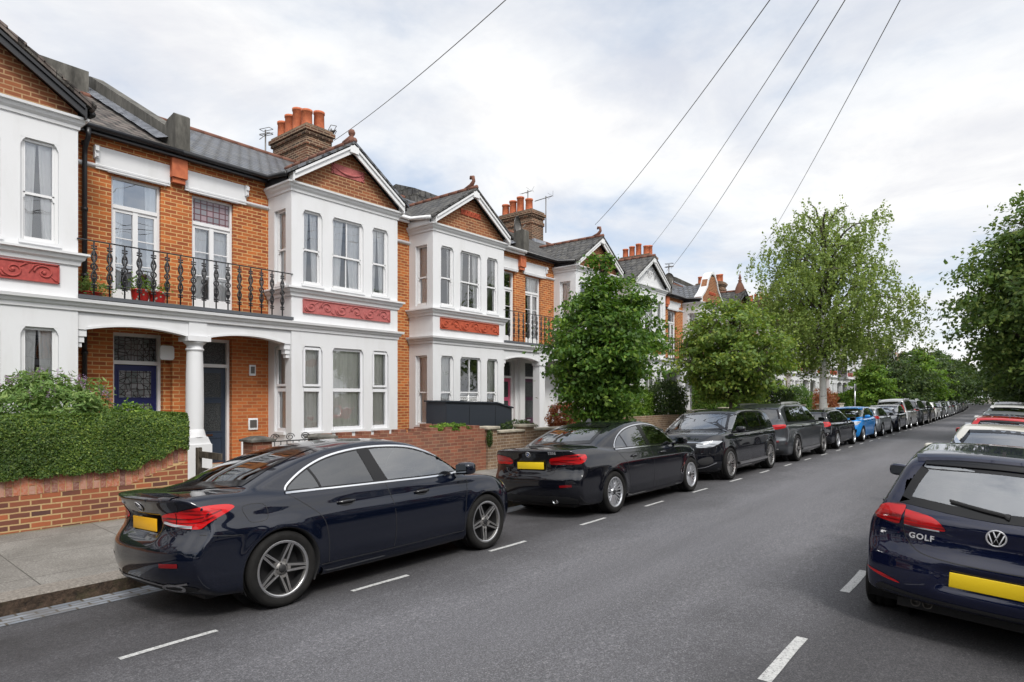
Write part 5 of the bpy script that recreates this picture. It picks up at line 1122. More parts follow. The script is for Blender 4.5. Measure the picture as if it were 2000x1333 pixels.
    for z0_, z1_ in ((.50, .95), (1.10, 1.70), (1.82, 2.34)):
        for xa, xb in (((a+.10, c_-.10),) if z0_ > 1 else ((a+.09, m_-.04), (m_+.04, c_-.09))):
            for q in ((xa-.02, xa, z0_, z1_), (xb, xb+.02, z0_, z1_), (xa-.02, xb+.02, z1_, z1_+.02), (xa-.02, xb+.02, z0_-.02, z0_)): d.box(q[0], q[1], .168, .182, q[2], q[3])
    d.box(a, c_, .165, .18, .42, .47)
    dr_ = d.build('front_door', [M[door]], rt)
    g_ = mk(); g_.box(a+.10, c_-.10, .174, .179, 1.82, 2.34); g_.box(a+.10, c_-.10, .174, .179, 1.10, 1.70); g_.build('door_glass', [M[dglass]], dr_)
    h_ = mk(); superq(h_, (a+.05, .14, 1.30), (.022, .03, .022), 1, 5); h_.build('door_handle', [M['chrome']], dr_); h_ = mk(); h_.box(m_-.10, m_+.10, .16, .172, 1.00, 1.04); h_.build('letter_box', [M['chrome']], dr_)
    # lintel panel, string course, brackets
    l = mk(); l.box(.145, 1.44, -.045, .0, 6.04, 6.455); l.box(1.40, 1.47, -.10, -.0, 6.22, 6.45); l.box(1.41, 1.465, -.135, -.0, 6.34, 6.42); l.box(1.415, 1.455, -.12, 0, 6.24, 6.29)
    l.sweep([(.145, -.001), (BX0, -.001)], [(0, 6.05), (.03, 6.055), (.055, 6.08), (.06, 6.11), (.05, 6.12), (0, 6.13)])
    l2 = mk(); l2.sweep([(BX1, -.001), (5.57, -.001)], [(0, 6.05), (.03, 6.055), (.06, 6.08), (.07, 6.12), (.055, 6.13), (0, 6.14)]); l2.build('string_course', [wh], rt)
    l.sweep([(.22, -.056), (1.25, -.056)], [(0, 6.01), (.015, 6.01), (.03, 6.03), (.03, 6.05), (0, 6.06)])
    l.build('lintel', [wh], rt)
    if parapet:
        l = MB(); l.box(-.15, .15, -.16, 0, 6.22, 6.62); l.box(-.12, .12, -.12, 0, 6.12, 6.22); l.box(-.17, .17, -.19, 0, 6.62, 6.70)
        l.build('party_bracket', [M['terra']], rt)
        pp = MB(); poly = [(-.28, 6.72), (-.28, 7.42), (-.2, 7.47), (.10, 7.42), (.22, 7.34), (4.55, 9.72), (4.75, 9.78), (4.95, 9.45), (4.75, 9.12), (.0, 6.78)]
        pp.prism(poly, 'x', -.14, .14); pp.build('party_parapet', [M['cement']], rt)
        fl = mk(); 
        for i in range(14):
            y0 = .05+i*.33; z0 = 6.74+.53*(y0+.2)+.13; fl.add([(.14, y0, z0+.05), (.36-.02*(i % 2), y0, z0-.035), (.36-.02*(i % 2), y0+.34, z0+.53*.34-.035), (.14, y0+.34, z0+.53*.34+.05)], [(0, 1, 2, 3), (3, 2, 1, 0)])
        fl.build('lead_flashing', [M['lead']], rt)
    # porch: slab, entablature with a flat arch, column
    e = mk(); e.box(0, BX0-.001, BY-.09, 0, 3.49, 3.555); e.build('balcony_slab', [M['felt']], rt)
    e = mk(); n = 14; arch = [(.16+(1.86-.16)*k/n, 2.985+.10*(1-(2*k/n-1)**2)) for k in range(n+1)]
    e.prism([(0, 3.30), (0, 2.99), (.16, 2.99)]+arch[1:-1]+[(1.86, 2.975), (BX0-.002, 2.975), (BX0-.002, 3.30)], 'y', BY+.03, BY+.26)
    arch2 = [(.2+(1.84-.2)*k/n, 3.01+.10*(1-(2*k/n-1)**2)) for k in range(n+1)]
    for k in range(n): 
        (xa, za), (xb, zb_) = arch2[k], arch2[k+1]; e.prism([(xa, za-.03), (xb, zb_-.03), (xb, zb_+.012), (xa, za+.012)], 'y', BY+.012, BY+.03)
    e.box(0, BX0-.003, BY+.2, 0, 3.31, 3.485); e.box(-.0, .17, BY+.005, BY+.03, 3.0, 3.28)
    e.box(BX0-.14, BX0-.002, BY+.05, BY+.24, 2.86, 2.975); e.box(BX0-.11, BX0-.002, BY+.07, BY+.22, 2.76, 2.86); e.box(BX0-.08, BX0-.002, BY+.09, BY+.2, 2.68, 2.76)
    e.build('porch_entablature', [wh], rt)
    e = mk(); e.box(0, BX0, BY-.05, 0, .1, .42); e.box(.2, BX0-.1, BY-.4, BY-.05, .1, .27); e.build('porch_step', [M['stone']], rt)
    if column == 'round':
        c = MB(); c.lathe([(.155, 1.20), (.16, 1.6), (.155, 2.3), (.142, 2.70), (.142, 2.72), (.165, 2.735), (.165, 2.76), (.145, 2.775), (.145, 2.83), (.17, 2.85), (.20, 2.88), (.20, 2.90), (.12, 2.90)], (0, BY+.15, 0), 28)
        c.lathe([(.155, 1.21), (.175, 1.17), (.185, 1.12), (.205, 1.06)], (0, BY+.15, 0), 28); c.box(-.23, .23, BY-.08, BY+.38, .1, .92); c.box(-.215, .215, BY-.065, BY+.365, 2.90, 2.99)
        sk = [(-.23, .92), (.23, .92), (.20, .985), (.165, 1.06), (-.165, 1.06), (-.20, .985)]; c.prism(sk, 'y', BY-.04, BY+.34)
        c.build('column', [wh], rt)
    elif column == 'square':
        c = MB(); c.box(-.15, .15, BY+.01, BY+.28, .1, 2.86); c.box(-.18, .18, BY-.02, BY+.30, 2.86, 2.99); c.box(-.18, .18, BY-.02, BY+.30, .1, .6); c.build('column', [wh], rt)
    if rail:
        r = mk(); r.tube([(0, BY-.02, 4.49), (BX0+.02, BY-.02, 4.49)], .013, 6, sm=False); ro = r.build('balcony_railing', [M['iron']], rt)
        for k in range(8): cached('balu', 'baluster', lambda: baluster_mesh().build('baluster', [M['iron']], None), ro, (X(.10+.236*k), BY-.02, 3.555))
    rp = cached(('rel', relief), 'relief_panel', lambda: relief_mesh(2.44, .31, 0).build('relief_panel', [M[relief]], None), rt, (X(3.47), BY-.01, 3.685))
    # gable
    gx = (BX0+BX1)/2; oy = BY-.20
    if gable != 'dutch':
        g = mk(); g.prism([(BX0+.0, 6.5), (BX1-.0, 6.5), (BX1, 6.60), (gx, 7.62), (BX0, 6.60)], 'y', BY+.02, BY+.2); g.build('gable', [M[gable]], rt)
        bb = mk(); hw = 1.53
        for s2 in (-1, 1):
            ax, az, cx_, cz = gx, 7.68, gx+s2*hw, 6.655
            bb.prism([(ax, az), (cx_, cz), (cx_, cz-.15), (ax, az-.16)], 'y', oy, oy+.04)
            bb.prism([(ax, az+.02), (cx_, cz+.02), (cx_, cz-.04), (ax, az-.04)], 'y', oy-.035, oy)
            bb.box(cx_-.0 if s2 > 0 else cx_-.0, cx_+s2*.03, oy, oy+.2, cz-.19, cz)
        bb.box(gx-.12, gx+.12, oy-.04, oy+.04, 7.50, 7.66)
        bb.build('bargeboard', [M['wood'] if barge == 'wood' else M['black']], rt)
        r = mk()
        for s2 in (-1, 1):
            a, c_ = (gx, 7.73), (gx+s2*1.66, 6.62)
            r.prism([a, c_, (c_[0], c_[1]+.06), (a[0], a[1]+.06)], 'y', oy-.05, 1.9)
            if barge == 'black':
                for i in range(7):
                    f = i/7; r.prism([(gx+s2*1.66*f, 7.79-1.11*f), (gx+s2*1.66*(f+.155), 7.79-1.11*(f+.155)), (gx+s2*1.66*(f+.155), 7.84-1.11*(f+.155)), (gx+s2*1.66*f, 7.81-1.11*f)], 'y', oy-.06, oy+.3)
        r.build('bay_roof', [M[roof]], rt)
        r = mk(); n = 8
        for i in range(n):
            y0 = oy-.05+i*(2.95)/n; r.tube([(gx, y0, 7.80), (gx, y0+2.95/n-.015, 7.80)], .065, 8)
        r.build('ridge_tiles', [M['ridge']], rt)
        if finial:
            f = mk(); y0 = oy+.08
            if finial == 'ball': f.lathe([(.08, 7.8), (.06, 7.9), (.035, 7.92), (.07, 7.96), (.085, 8.01), (.06, 8.07), (0, 8.09)], (gx, y0, 0), 12); f.tube([(gx, y0+.3, 7.83), (gx, y0, 7.9)], .06, 8)
            elif finial == 'spike': f.lathe([(.30, 7.6), (.24, 7.95), (.16, 8.15), (.08, 8.3), (.12, 8.36), (.05, 8.42), (.09, 8.5), (.05, 8.62), (0, 8.8)], (gx, y0+.2, 0), 10)
            else: f.tube([(gx, y0+.34, 7.82), (gx, y0+.1, 7.88), (gx, y0, 8.0), (gx, y0+.03, 8.12), (gx, y0+.11, 8.14), (gx, y0+.13, 8.07)], [.05, .07, .05, .055, .045, .03], 8)
            f.build('finial', [M['ridge']], rt)
    else:
        g = mk(); pr = [(BX0, 6.5), (BX1, 6.5), (BX1, 6.75), (4.6, 7.0), (4.25, 7.35), (4.05, 7.75), (3.8, 7.95), (3.13, 7.95), (2.88, 7.75), (2.68, 7.35), (2.33, 7.0), (BX0, 6.75)]
        g.prism(pr, 'y', BY+.02, BY+.3); g.build('gable', [M['brick_gable']], rt)
        cp = mk(); o_ = pr[2:]+[pr[2]]
        cs = [(BX1, 6.5), (BX1, 6.78), (4.58, 7.05), (4.22, 7.4), (4.03, 7.8), (3.82, 8.0), (3.7, 8.12), (3.47, 8.2), (3.24, 8.12), (3.12, 8.0), (2.91, 7.8), (2.72, 7.4), (2.36, 7.05), (BX0, 6.78), (BX0, 6.5)]
        for i in range(len(cs)-1):
            (xa, za), (xb, zb_) = cs[i], cs[i+1]; mxx = lambda x, z: (gx+(x-gx)*.91, 6.5+(z-6.5)*.93)
            cp.prism([(xa, za), (xb, zb_), mxx(xb, zb_), mxx(xa, za)], 'y', BY-.03, BY+.36)
        cp.build('gable_coping', [wh], rt)
        r = mk()
        for s2 in (-1, 1): r.prism([(gx, 7.55), (gx+s2*1.6, 6.58), (gx+s2*1.6, 6.64), (gx, 7.61)], 'y', BY+.3, 1.9)
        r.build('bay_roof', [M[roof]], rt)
    if orn == 'swag':
        o = mk(); pts = [(gx-.40+.80*k/16, BY+.0, 7.16-.10*(1-(2*k/16-1)**2)-.02) for k in range(17)]; o.tube(pts, [.012+.022*(1-abs(2*k/16-1)) for k in range(17)], 6)
        o.box(gx-.46, gx+.46, BY+.006, BY+.022, 6.98, 7.22)
        for s2 in (-1, 1):
            for k in range(5): superq(o, (gx+s2*(.40+.02*(k % 2)), BY, 7.20-.05*k), (.03, .02, .025), 1, 4)
        o.build('gable_relief', [M['relief_pink']], rt)
    elif orn == 'squares':
        o = mk()
        for k in range(5): x = gx-.42+.17*k; o.box(x, x+.14, BY-.005, BY+.02, 7.0, 7.15); o.lathe([(.05, -.02), (.03, -.03)], (x+.07, BY+.005, 7.075), 8, axis='y')
        o.build('gable_relief', [M['relief_orange']], rt)
    elif orn == 'plaster':
        o = mk()
        for k in range(9):
            a = random.Random(k+seed).uniform(0, 6); o.tube([(gx+(k-4)*.12, BY+.0, 6.95+.1*sin(k)), (gx+(k-4)*.12+.1*cos(a), BY-.0, 7.0+.12*sin(a)), (gx+(k-4)*.12+.05, BY, 7.15)], [.01, .03, .008], 5)
        o.build('gable_relief', [wh], rt)
    # main roof
    r = mk(); zr = 8.92; yr = 3.95
    r.prism([(-.24, 6.74), (yr, 6.74+.53*(yr+.24)), (9.3, 6.3), (9.3, 6.22), (yr, 6.66+.53*(yr+.24)), (-.24, 6.66)], 'x', 0.0, 5.57)
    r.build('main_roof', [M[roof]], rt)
    r = mk(); zt = 6.74+.53*(yr+.24)
    for i in range(12): r.tube([(.02+.463*i, yr, zt+.0), (.02+.463*i+.455, yr, zt+.0)], .075, 8)
    r.build('ridge_tiles', [M['ridge']], rt)
    gu = mk(); gm = M['black'] if gutter == 'black' else M['wood']
    gu.tube([(0, -.27, 6.70), (BX0-.18, -.27, 6.70), (BX0-.18, BY-.1, 6.61)], .055, 8); gu.box(0, BX0, -.22, -.12, 6.60, 6.72); gu.box(BX0-.13, BX0-.11, BY, -.1, 6.5, 6.66); gu.build('gutter', [gm], rt)
    gu = mk(); gu.tube([(BX1+.18, BY-.1, 6.61), (BX1+.18, -.27, 6.70), (5.57, -.27, 6.70)], .055, 8); gu.box(BX1, 5.565, -.22, -.12, 6.6, 6.72)
    gu.box(BX1+.11, BX1+.13, BY, -.1, 6.5, 6.66)
    gu.build('gutter', [gm], rt)
    if pipe:
        d = mk(); x = 1.62; d.tube([(x, -.27, 6.66), (x, -.25, 6.5), (x, -.08, 6.35), (x, -.06, 6.2), (x, -.06, .3)], .042, 8)
        for z in (6.4, 5.2, 4.0, 2.6): d.tube([(x, -.06, z), (x, -.06, z+.07)], .055, 8)
        d.build('downpipe', [M['black']], rt)
    if chim:
        c = mk(); x0, x1, y0, y1 = 5.17, 6.02, 3.45, 5.35
        c.box(x0, x1, y0, y1, 7.2, 9.55); c.box(x0-.04, x1+.04, y0-.04, y1+.04, 9.45, 9.60); c.box(x0-.0, x1+.0, y0-.0, y1+.0, 9.60, 9.75); c.box(x0-.05, x1+.05, y0-.05, y1+.05, 9.75, 9.86); c.box(x0-.10, x1+.10, y0-.10, y1+.10, 9.86, 9.98); c.box(x0-.04, x1+.04, y0-.04, y1+.04, 9.98, 10.06)
        co_ = c.build('chimney', [M['brick_chim']], rt)
        f_ = mk(); f_.box(x0-.3, x0, y0-.1, y0+1.2, 8.60, 8.64); f_.box(x0, x1, y0-.14, y0, 8.5, 8.75); f_.build('lead_flashing', [M['lead']], co_)
        spots = [(x0+.2, y1-.25), (x0+.2, y1-.68), (x0+.2, y1-1.11), (x0+.2, y0+.3), (x1-.22, y0+.3), (x1-.22, y0+1.0)][:chim]
        for i, (px, py) in enumerate(spots):
            def pot():
                p_ = MB(); tall_ = .54+.09*(i % 3); p_.lathe([(.18, -.02), (.165, .06), (.155, tall_-.08), (.175, tall_-.07), (.175, tall_), (.135, tall_), (.135, tall_-.3)], n=16); return p_.build('chimney_pot', [M['terra']], None)
            cached(('pot', i % 3), 'chimney_pot', pot, co_, (X(px), py, 10.05), i)
        cp = mk(); cp.box(x0+.02, x1-.02, y0+.02, y1-.02, 10.06, 10.10); cp.build('chimney_cap', [M['cement']], co_)
    if roofextra: roofextra(rt, mk, X)
    return rt
def aerial(rt, x, y, z0, z1, rot=0, kind=0):
    a = MB(); a.tube([(0, 0, 0), (0, 0, z1-z0)], .024, 5); h = z1-z0-.05
    if kind == 0:
        a.tube([(-.25, 0, h-.35), (.12, 0, h)], .012, 4)
        for k in range(6): f = k/5; a.tube([(-.02+.12*f, -.22, h-.1+.06*f), (-.02+.12*f, .22, h-.1+.06*f)], .010, 4)
        for dz in (-.08, .08): a.tube([(-.05, -.2, h+dz), (.12, -.2, h+dz), (.12, .2, h+dz), (-.05, .2, h+dz), (-.05, -.2, h+dz)], .011, 4)
    else:
        a.tube([(-.6, 0, h-.28), (.35, 0, h+.12)], .018, 4)
        for k in range(9): f = k/8; a.tube([(-.55+.85*f, -.14, h-.26+.36*f), (-.55+.85*f, .14, h-.26+.36*f)], .005, 4)
        for q in (-1, 1): a.tube([(.25, q*.2, h+.0), (.38, q*.02, h+.15), (.25, q*.2, h+.28)], .006, 4)
    o = a.build('aerial', [M['disc']], rt, loc=(x, y, z0)); o.rotation_euler = (0, 0, rot); return o
def dish(rt, x, y, z, rot=0, m='disc'):
    d = MB(); d.lathe([(0, .07), (.12, .055), (.24, .02), (.32, -.03), (.31, -.035)], n=20, axis='y'); d.tube([(0, .02, -.3), (.0, -.3, 0)], .012, 5); d.tube([(0, .1, -.4), (0, .1, 0)], .02, 6)
    o = d.build('satellite_dish', [M[m]], rt, loc=(x, y, z)); o.rotation_euler = (0, 0, rot); return o
def exA_(rt, mk, X):      # grey clad box dormer behind the ridge, alarm box
    d = mk(); d.box(.3, 5.4, 4.1, 8.0, 8.3, 9.62); d.build('roof_dormer', [M['cement']], rt)
    a = mk(); a.prism([(.13, 2.60), (.16, 2.56), (.36, 2.56), (.39, 2.60), (.39, 2.80), (.36, 2.84), (.16, 2.84), (.13, 2.80)], 'y', -.20, -.12); a.build('alarm_box', [M['wood']], rt)
def exB_(rt, mk, X):
    aerial(rt, 5.0, 5.5, 8.3, 10.35, .3); aerial(rt, 6.14, 3.6, 8.5, 10.25, -.4)
    for nm, x, z, w_, h_ in (('entry_panel', 1.52, 2.30, .15, .24), ('meter_box', 1.5, 1.10, .22, .26)):
        d = mk(); d.bbox(x, x+w_, -.03, 0, z, z+h_, .008); o = d.build(nm, [M['upvc']], rt); d = mk(); d.box(x+.03, x+w_-.03, -.036, -.03, z+.05, z+h_-.04); d.build('cover', [M['disc']], o)
    d = mk(); d.add([(2.3, 1.0, 7.42), (2.75, 1.0, 7.42), (2.75, 1.5, 7.69), (2.3, 1.5, 7.69)], [(0, 1, 2, 3)]); 
    p = mk(); p.box(1.34, BX0, -.025, 0, .1, .85); p.build('plinth', [M['white']], rt)
def exC_(rt, mk, X):
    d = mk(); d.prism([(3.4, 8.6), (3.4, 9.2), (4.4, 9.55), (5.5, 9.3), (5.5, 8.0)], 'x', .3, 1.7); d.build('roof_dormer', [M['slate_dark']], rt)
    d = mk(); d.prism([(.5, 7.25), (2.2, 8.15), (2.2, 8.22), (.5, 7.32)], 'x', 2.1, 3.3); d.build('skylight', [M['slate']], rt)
    dish(rt, X(-.1), .2, 7.7, .3)
def exD_(rt, mk, X): aerial(rt, 5.6, 4.0, 9.9, 11.1, .2, 1); aerial(rt, 6.15, 3.4, 9.2, 10.85, -.3, 1)
def exF_(rt, mk, X): dish(rt, X(1.7), .6, 7.75, -.4); aerial(rt, X(2.1), .8, 7.2, 8.6)
hA = house('house cut off by the left edge, black bargeboard, dark tiled roof, royal blue door', 5.53, -1, roof='tile', barge='black', relief='relief_red', orn=None, door='blue_door', dglass='leaded', ffcur='parted', gfcur='parted', gfcm='curtain', fcur='sides', fglass='pane_sky', pipe=True, column=None, finial=None, parapet=True, roofextra=exA_, seed=2)
hB = house('slate roofed house with white bay, pinkish scroll panel, swag in its gable, navy door', 5.53, 1, relief='relief_pink', orn='swag', door='navy_door', gfw='brick_fine', gfstyle='casement', gfcur='full', ffcur='parted', fcur='parted', chim=5, finial='ball', parapet=False, roofextra=exB_, lpanel='leaded_pink', seed=5)
hC = house('house with orange scroll panel, row of small red tiles in its gable and pink door', 16.66, -1, roof='slate_dark', relief='relief_orange', orn='squares', door='pink_door', gfcur='shutmix', gfcm='curtain', gfw='white_brick', ffcur='sides', fcur='left', fglass='pane_sky', column='square', finial='curl', gutter='white', parapet=True, roofextra=exC_, seed=3)
hD = house('house with plum glazed door, white painted ground floor and tall curled red finial', 16.66, 1, roof='slate_dark', relief='relief_orange', orn=None, door='plum_door', gfw='white_brick', gfcur='left', ffcur='left', fcur='right', chim=4, column=None, finial='curl', parapet=False, roofextra=exD_, seed=4)
hE = house('house whose pointed gable is painted white, half hidden by the oval street tree', 27.79, -1, roof='slate_dark', gable='white', relief='relief_orange', orn='plaster', door='navy_door', gfw='white_brick', ffcur='mix', column='square', finial=None, seed=6)
hF = house('house with curved white-edged gable over orange brick, satellite dish on its roof', 27.79, 1, roof='slate', gable='dutch', relief='relief_pink', orn='squares', door='navy_door', gfw='white_brick', ffcur='left', gfcur='left', chim=5, column=None, parapet=False, roofextra=exF_, seed=7)
hG = house('brick gabled house with grey pointed spire finial beyond the curved gable', 38.92, -1, roof='slate_dark', relief='relief_orange', orn=None, door='navy_door', column='square', finial='spike', barge='black', ffcur='mix', seed=8)
hH = house('far house with row of chimney pots showing over the maple crown', 38.92, 1, roof='slate_dark', relief='relief_pink', orn='squares', door='plum_door', chim=5, column=None, finial='curl', ffcur='left', parapet=False, seed=9)
ordw = ['first', 'second', 'third', 'fourth', 'fifth', 'sixth', 'seventh', 'eighth', 'ninth', 'tenth', 'eleventh', 'twelfth', 'thirteenth', 'fourteenth', 'fifteenth', 'sixteenth']
srcs = [hE, hD, hE, hF, hC, hD, hE, hD, hE, hF, hC, hD, hE, hD, hE, hF]
for i in range(14):
    k = i//2; px = 50.05+11.13*k; o = copy_tree(srcs[i]); a = bang(px)
    o.location = (px-sin(a)*(10), bend(px)+13.25, 0); o.rotation_euler = (0, 0, a)
    o['label'] = 'pale gabled house down the street, %s beyond the house with the spire finial pair' % ordw[i]; o['group'] = 'far terraced houses on the left'
# ---------------------------------------------------------------- foliage
def leaf_mat(name, c1, c2, c3=None, trans=.35, rough=.5):
    def fn(t, p, out):
        geo = t('ShaderNodeNewGeometry'); ob = t('ShaderNodeTexCoord').outputs['Object']
        st = [(0.0, c1), (.6, c2)]+([(1.0, c3)] if c3 else [])
        c = t.ramp(geo.outputs['Random Per Island'], st)
        c = t.mix(t.ramp(t.noise(ob, 1.6, 3), [(.38, 0.0), (.62, .55)]), c, tuple(x*.62 for x in c1))
        setc(t, p, c)
        tr = t('ShaderNodeBsdfTranslucent'); t.l.new(t.mix(.35, c, (c2[0]*2.2, c2[1]*2.0, c2[2]*.8)), tr.inputs[0])
        mx = t('ShaderNodeMixShader', {0: trans, 1: p.outputs[0], 2: tr.outputs[0]}); t.l.new(mx.outputs[0], out.inputs[0])
    return mat(name, c1, rough, spec=.35, fn=fn)
L_ = dict(oval=leaf_mat('hornbeam_leaf', (0.044, 0.103, 0.016), (0.094, 0.200, 0.024), (0.222, 0.317, 0.045)),
    maple=leaf_mat('maple_leaf', (0.073, 0.134, 0.025), (0.168, 0.267, 0.040), (0.363, 0.408, 0.072)),
    birch=leaf_mat('birch_leaf', (0.111, 0.176, 0.042), (0.237, 0.329, 0.074), (0.358, 0.428, 0.116)),
    lime=leaf_mat('lime_leaf', (0.053, 0.107, 0.027), (0.132, 0.216, 0.044), (0.264, 0.317, 0.077)),
    dark=leaf_mat('dark_leaf', (0.026, 0.055, 0.016), (0.060, 0.107, 0.025), (0.114, 0.159, 0.031)),
    bright=leaf_mat('bright_leaf', (0.054, 0.126, 0.014), (0.138, 0.259, 0.025), (0.275, 0.383, 0.051)),
    hedge=leaf_mat('privet_leaf', (.034, .078, .012), (.080, .145, .020), (.22, .29, .045), trans=.2),
    shrub=leaf_mat('shrub_leaf', (.11, .21, .05), (.20, .32, .09), (.33, .42, .14)),
    copper=leaf_mat('copper_leaf', (0.150, 0.035, 0.012), (0.300, 0.090, 0.030), (0.420, 0.220, 0.100)),
    purple=leaf_mat('purple_flower', (.28, .16, .34), (.48, .34, .54)))
def bark_fn(c1, c2, birch=False):
    def fn(t, p, o):
        ob = t('ShaderNodeTexCoord').outputs['Object']; n = t.noise(t('ShaderNodeMapping', {0: ob, 3: (9, 9, 2) if not birch else (2.5, 2.5, 11)}).outputs[0], 1.6, 6, .7)
        setc(t, p, t.ramp(n, [(.30 if birch else .38, c1), (.42 if birch else .65, c2)])); bumpn(t, p, n, .8, .02)
    return fn
M['bark'] = mat('grey_bark', rough=.9, fn=bark_fn((.035, .028, .02), (.13, .11, .085)))
M['birchbark'] = mat('white_birch_bark', rough=.8, fn=bark_fn((.10, .09, .085), (.78, .76, .72), True))
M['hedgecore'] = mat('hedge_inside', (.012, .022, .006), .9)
def leaves_arr(c, size, up=.5, out=None, asp=.55):
    """one kite-shaped leaf per centre"""
    n = len(c); d = rng.normal(size=(n, 3)); d /= np.linalg.norm(d, axis=1, keepdims=True)
    nr = rng.normal(size=(n, 3))+np.array([0, 0, up*2]); 
    if out is not None: nr += out
    nr /= np.linalg.norm(nr, axis=1, keepdims=True)
    d = d-nr*(d*nr).sum(1, keepdims=True); d /= np.maximum(np.linalg.norm(d, axis=1, keepdims=True), 1e-6); s_ = np.cross(nr, d)
    L = (size*rng.uniform(.7, 1.35, n))[:, None]
    v = np.stack([c-d*L*.5, c+s_*L*asp*.5-nr*L*.06, c+d*L*.5, c-s_*L*asp*.5-nr*L*.06], 1).reshape(-1, 3)
    return v, np.arange(n*4).reshape(n, 4)
def foliage(name, c, size, m, parent, **kw):
    v, f = leaves_arr(c, size, **kw); return mesh_obj(name, v, f, [m], parent, uv=False)
def tree(name, label, cat, x, y, z, h, prof, leaf, size, nclus, per, trunk=(.10, .04), th=1.5, bark='bark', crad=.32, droop=0, lean=(0, 0), seed=1, group=None, fork=6, jit=.25, limbbark=None):
    """prof: [(relative height, radius)] outline of the crown"""
    global rng
    rng = np.random.default_rng(seed); rnd = random.Random(seed)
    rt = empty(name, (x, y, z), label=label, cat=cat, group=group)
    P = np.array(prof); 
    # cluster centres: more near the outline, thinned by a lumpy noise so that gaps stay
    # limb ends on the outline first, then leaf clusters gathered along the outer part of each limb
    K = fork*2; hh = P[0, 0]+(P[-1, 0]-P[0, 0])*((np.arange(K)+rng.uniform(.2, .8, K))/K); R_ = np.interp(hh, P[:, 0], P[:, 1])
    a = np.arange(K)*2.399+rng.uniform(-.35, .35, K); lob = 1+rng.uniform(-jit, jit*.7, K); r = R_*lob*.93
    ends = np.stack([r*np.cos(a)+lean[0]*hh, r*np.sin(a)+lean[1]*hh, hh*h], 1)
    wgt = (R_+.15*R_.max())**1.6; wgt /= wgt.sum(); pick = rng.choice(K, nclus, p=wgt); f_ = rng.beta(3.0, 1.1, nclus)[:, None]
    root_ = np.stack([0*hh, 0*hh, np.maximum(th*.9, hh*h-R_*(.55 if not droop else .35)-.05*h)], 1)
    c = root_[pick]*(1-f_)+ends[pick]*f_; spr = (R_[pick]*.17+.05)[:, None]
    c = c+rng.normal(size=(nclus, 3))*spr*np.array([1, 1, .75]); c[:, 2] = np.maximum(c[:, 2], P[0, 0]*h*.9)
    ct = MB(); tr = MB()
    tp = [(0, 0, 0)]; n = 8
    for i in range(1, n+1): f = i/n; tp.append((lean[0]*f+rnd.uniform(-.03, .03)*h*.1*f, lean[1]*f+rnd.uniform(-.03, .03)*h*.1*f, h*.93*f))
    tr.tube(tp, [trunk[0]*(1.25 if i == 0 else 1)*(1-i/n)+trunk[1]*.3*(i/n) for i in range(n+1)], 10)
    tr.build('trunk', [M[bark]], rt, uv=False)
    # limbs reach from the trunk into the crown and carry the twigs
    limbs = []
    for k in range(K):
        e = ends[k]; z0 = min(float(root_[k][2]), h*.85)
        f = z0/(h*.93); p0 = Vector((lean[0]*f, lean[1]*f, z0)); p3 = Vector(e); pts = []
        for j in range(8):
            q = j/7; p = p0.lerp(p3, q); p.z += sin(q*pi)*(.12 if not droop else .5)*(p3-p0).length*.5; p.x += rnd.uniform(-.04, .04); p.y += rnd.uniform(-.04, .04); pts.append(p)
        ct.tube([tuple(p) for p in pts], [trunk[1]*(1-j/8)+.006 for j in range(8)], 6); limbs += pts[2:]
    LP = np.array([tuple(p) for p in limbs])
    step = max(1, len(c)//300)
    for e in c[::step]:
        d = np.linalg.norm(LP-e, axis=1); j = int(np.argmin(d)); m_ = (LP[j]+e)/2+np.array([0, 0, .05]); ct.tube([tuple(LP[j]), tuple(m_), tuple(e)], [.012, .008, .004], 4, cap=False)
    ct.build('branches', [M[limbbark or bark]], rt, uv=False)
    # leaves
    n = len(c)*per; idx = np.repeat(np.arange(len(c)), per)
    if droop:      # leaves strung along thin hanging twigs, several to a cluster
        ns = 5; sid = rng.integers(0, ns, n)+idx*ns; S0 = rng.normal(size=(len(c)*ns, 3))*np.array([crad*.55, crad*.55, crad*.35]); dr = rng.normal(size=(len(c)*ns, 2))*.22; ln = rng.uniform(.4, 1.5, len(c)*ns)*droop
        q = rng.uniform(0, 1, n); off = S0[sid]+rng.normal(size=(n, 3))*.045; off[:, 2] -= q**1.3*ln[sid]; off[:, :2] += dr[sid]*np.sqrt(q)[:, None]*ln[sid][:, None]
    else: off = rng.normal(size=(n, 3))*np.array([crad, crad, crad*.34])*.62; off[:, 2] -= .30*np.maximum(0, (off[:, 0]*c[idx][:, 0]+off[:, 1]*c[idx][:, 1])/np.maximum(.3, np.hypot(c[idx][:, 0], c[idx][:, 1])))
    pts = c[idx]+off; cen = np.array([0, 0, h*.55]); o_ = pts-cen; o_ /= np.maximum(np.linalg.norm(o_, axis=1, keepdims=True), .1)
    v, f = leaves_arr(pts, size, up=.35 if not droop else -.1, out=o_*.9, asp=.6)
    mesh_obj('crown', v, f, [L_[leaf]], rt, uv=False)
    return rt
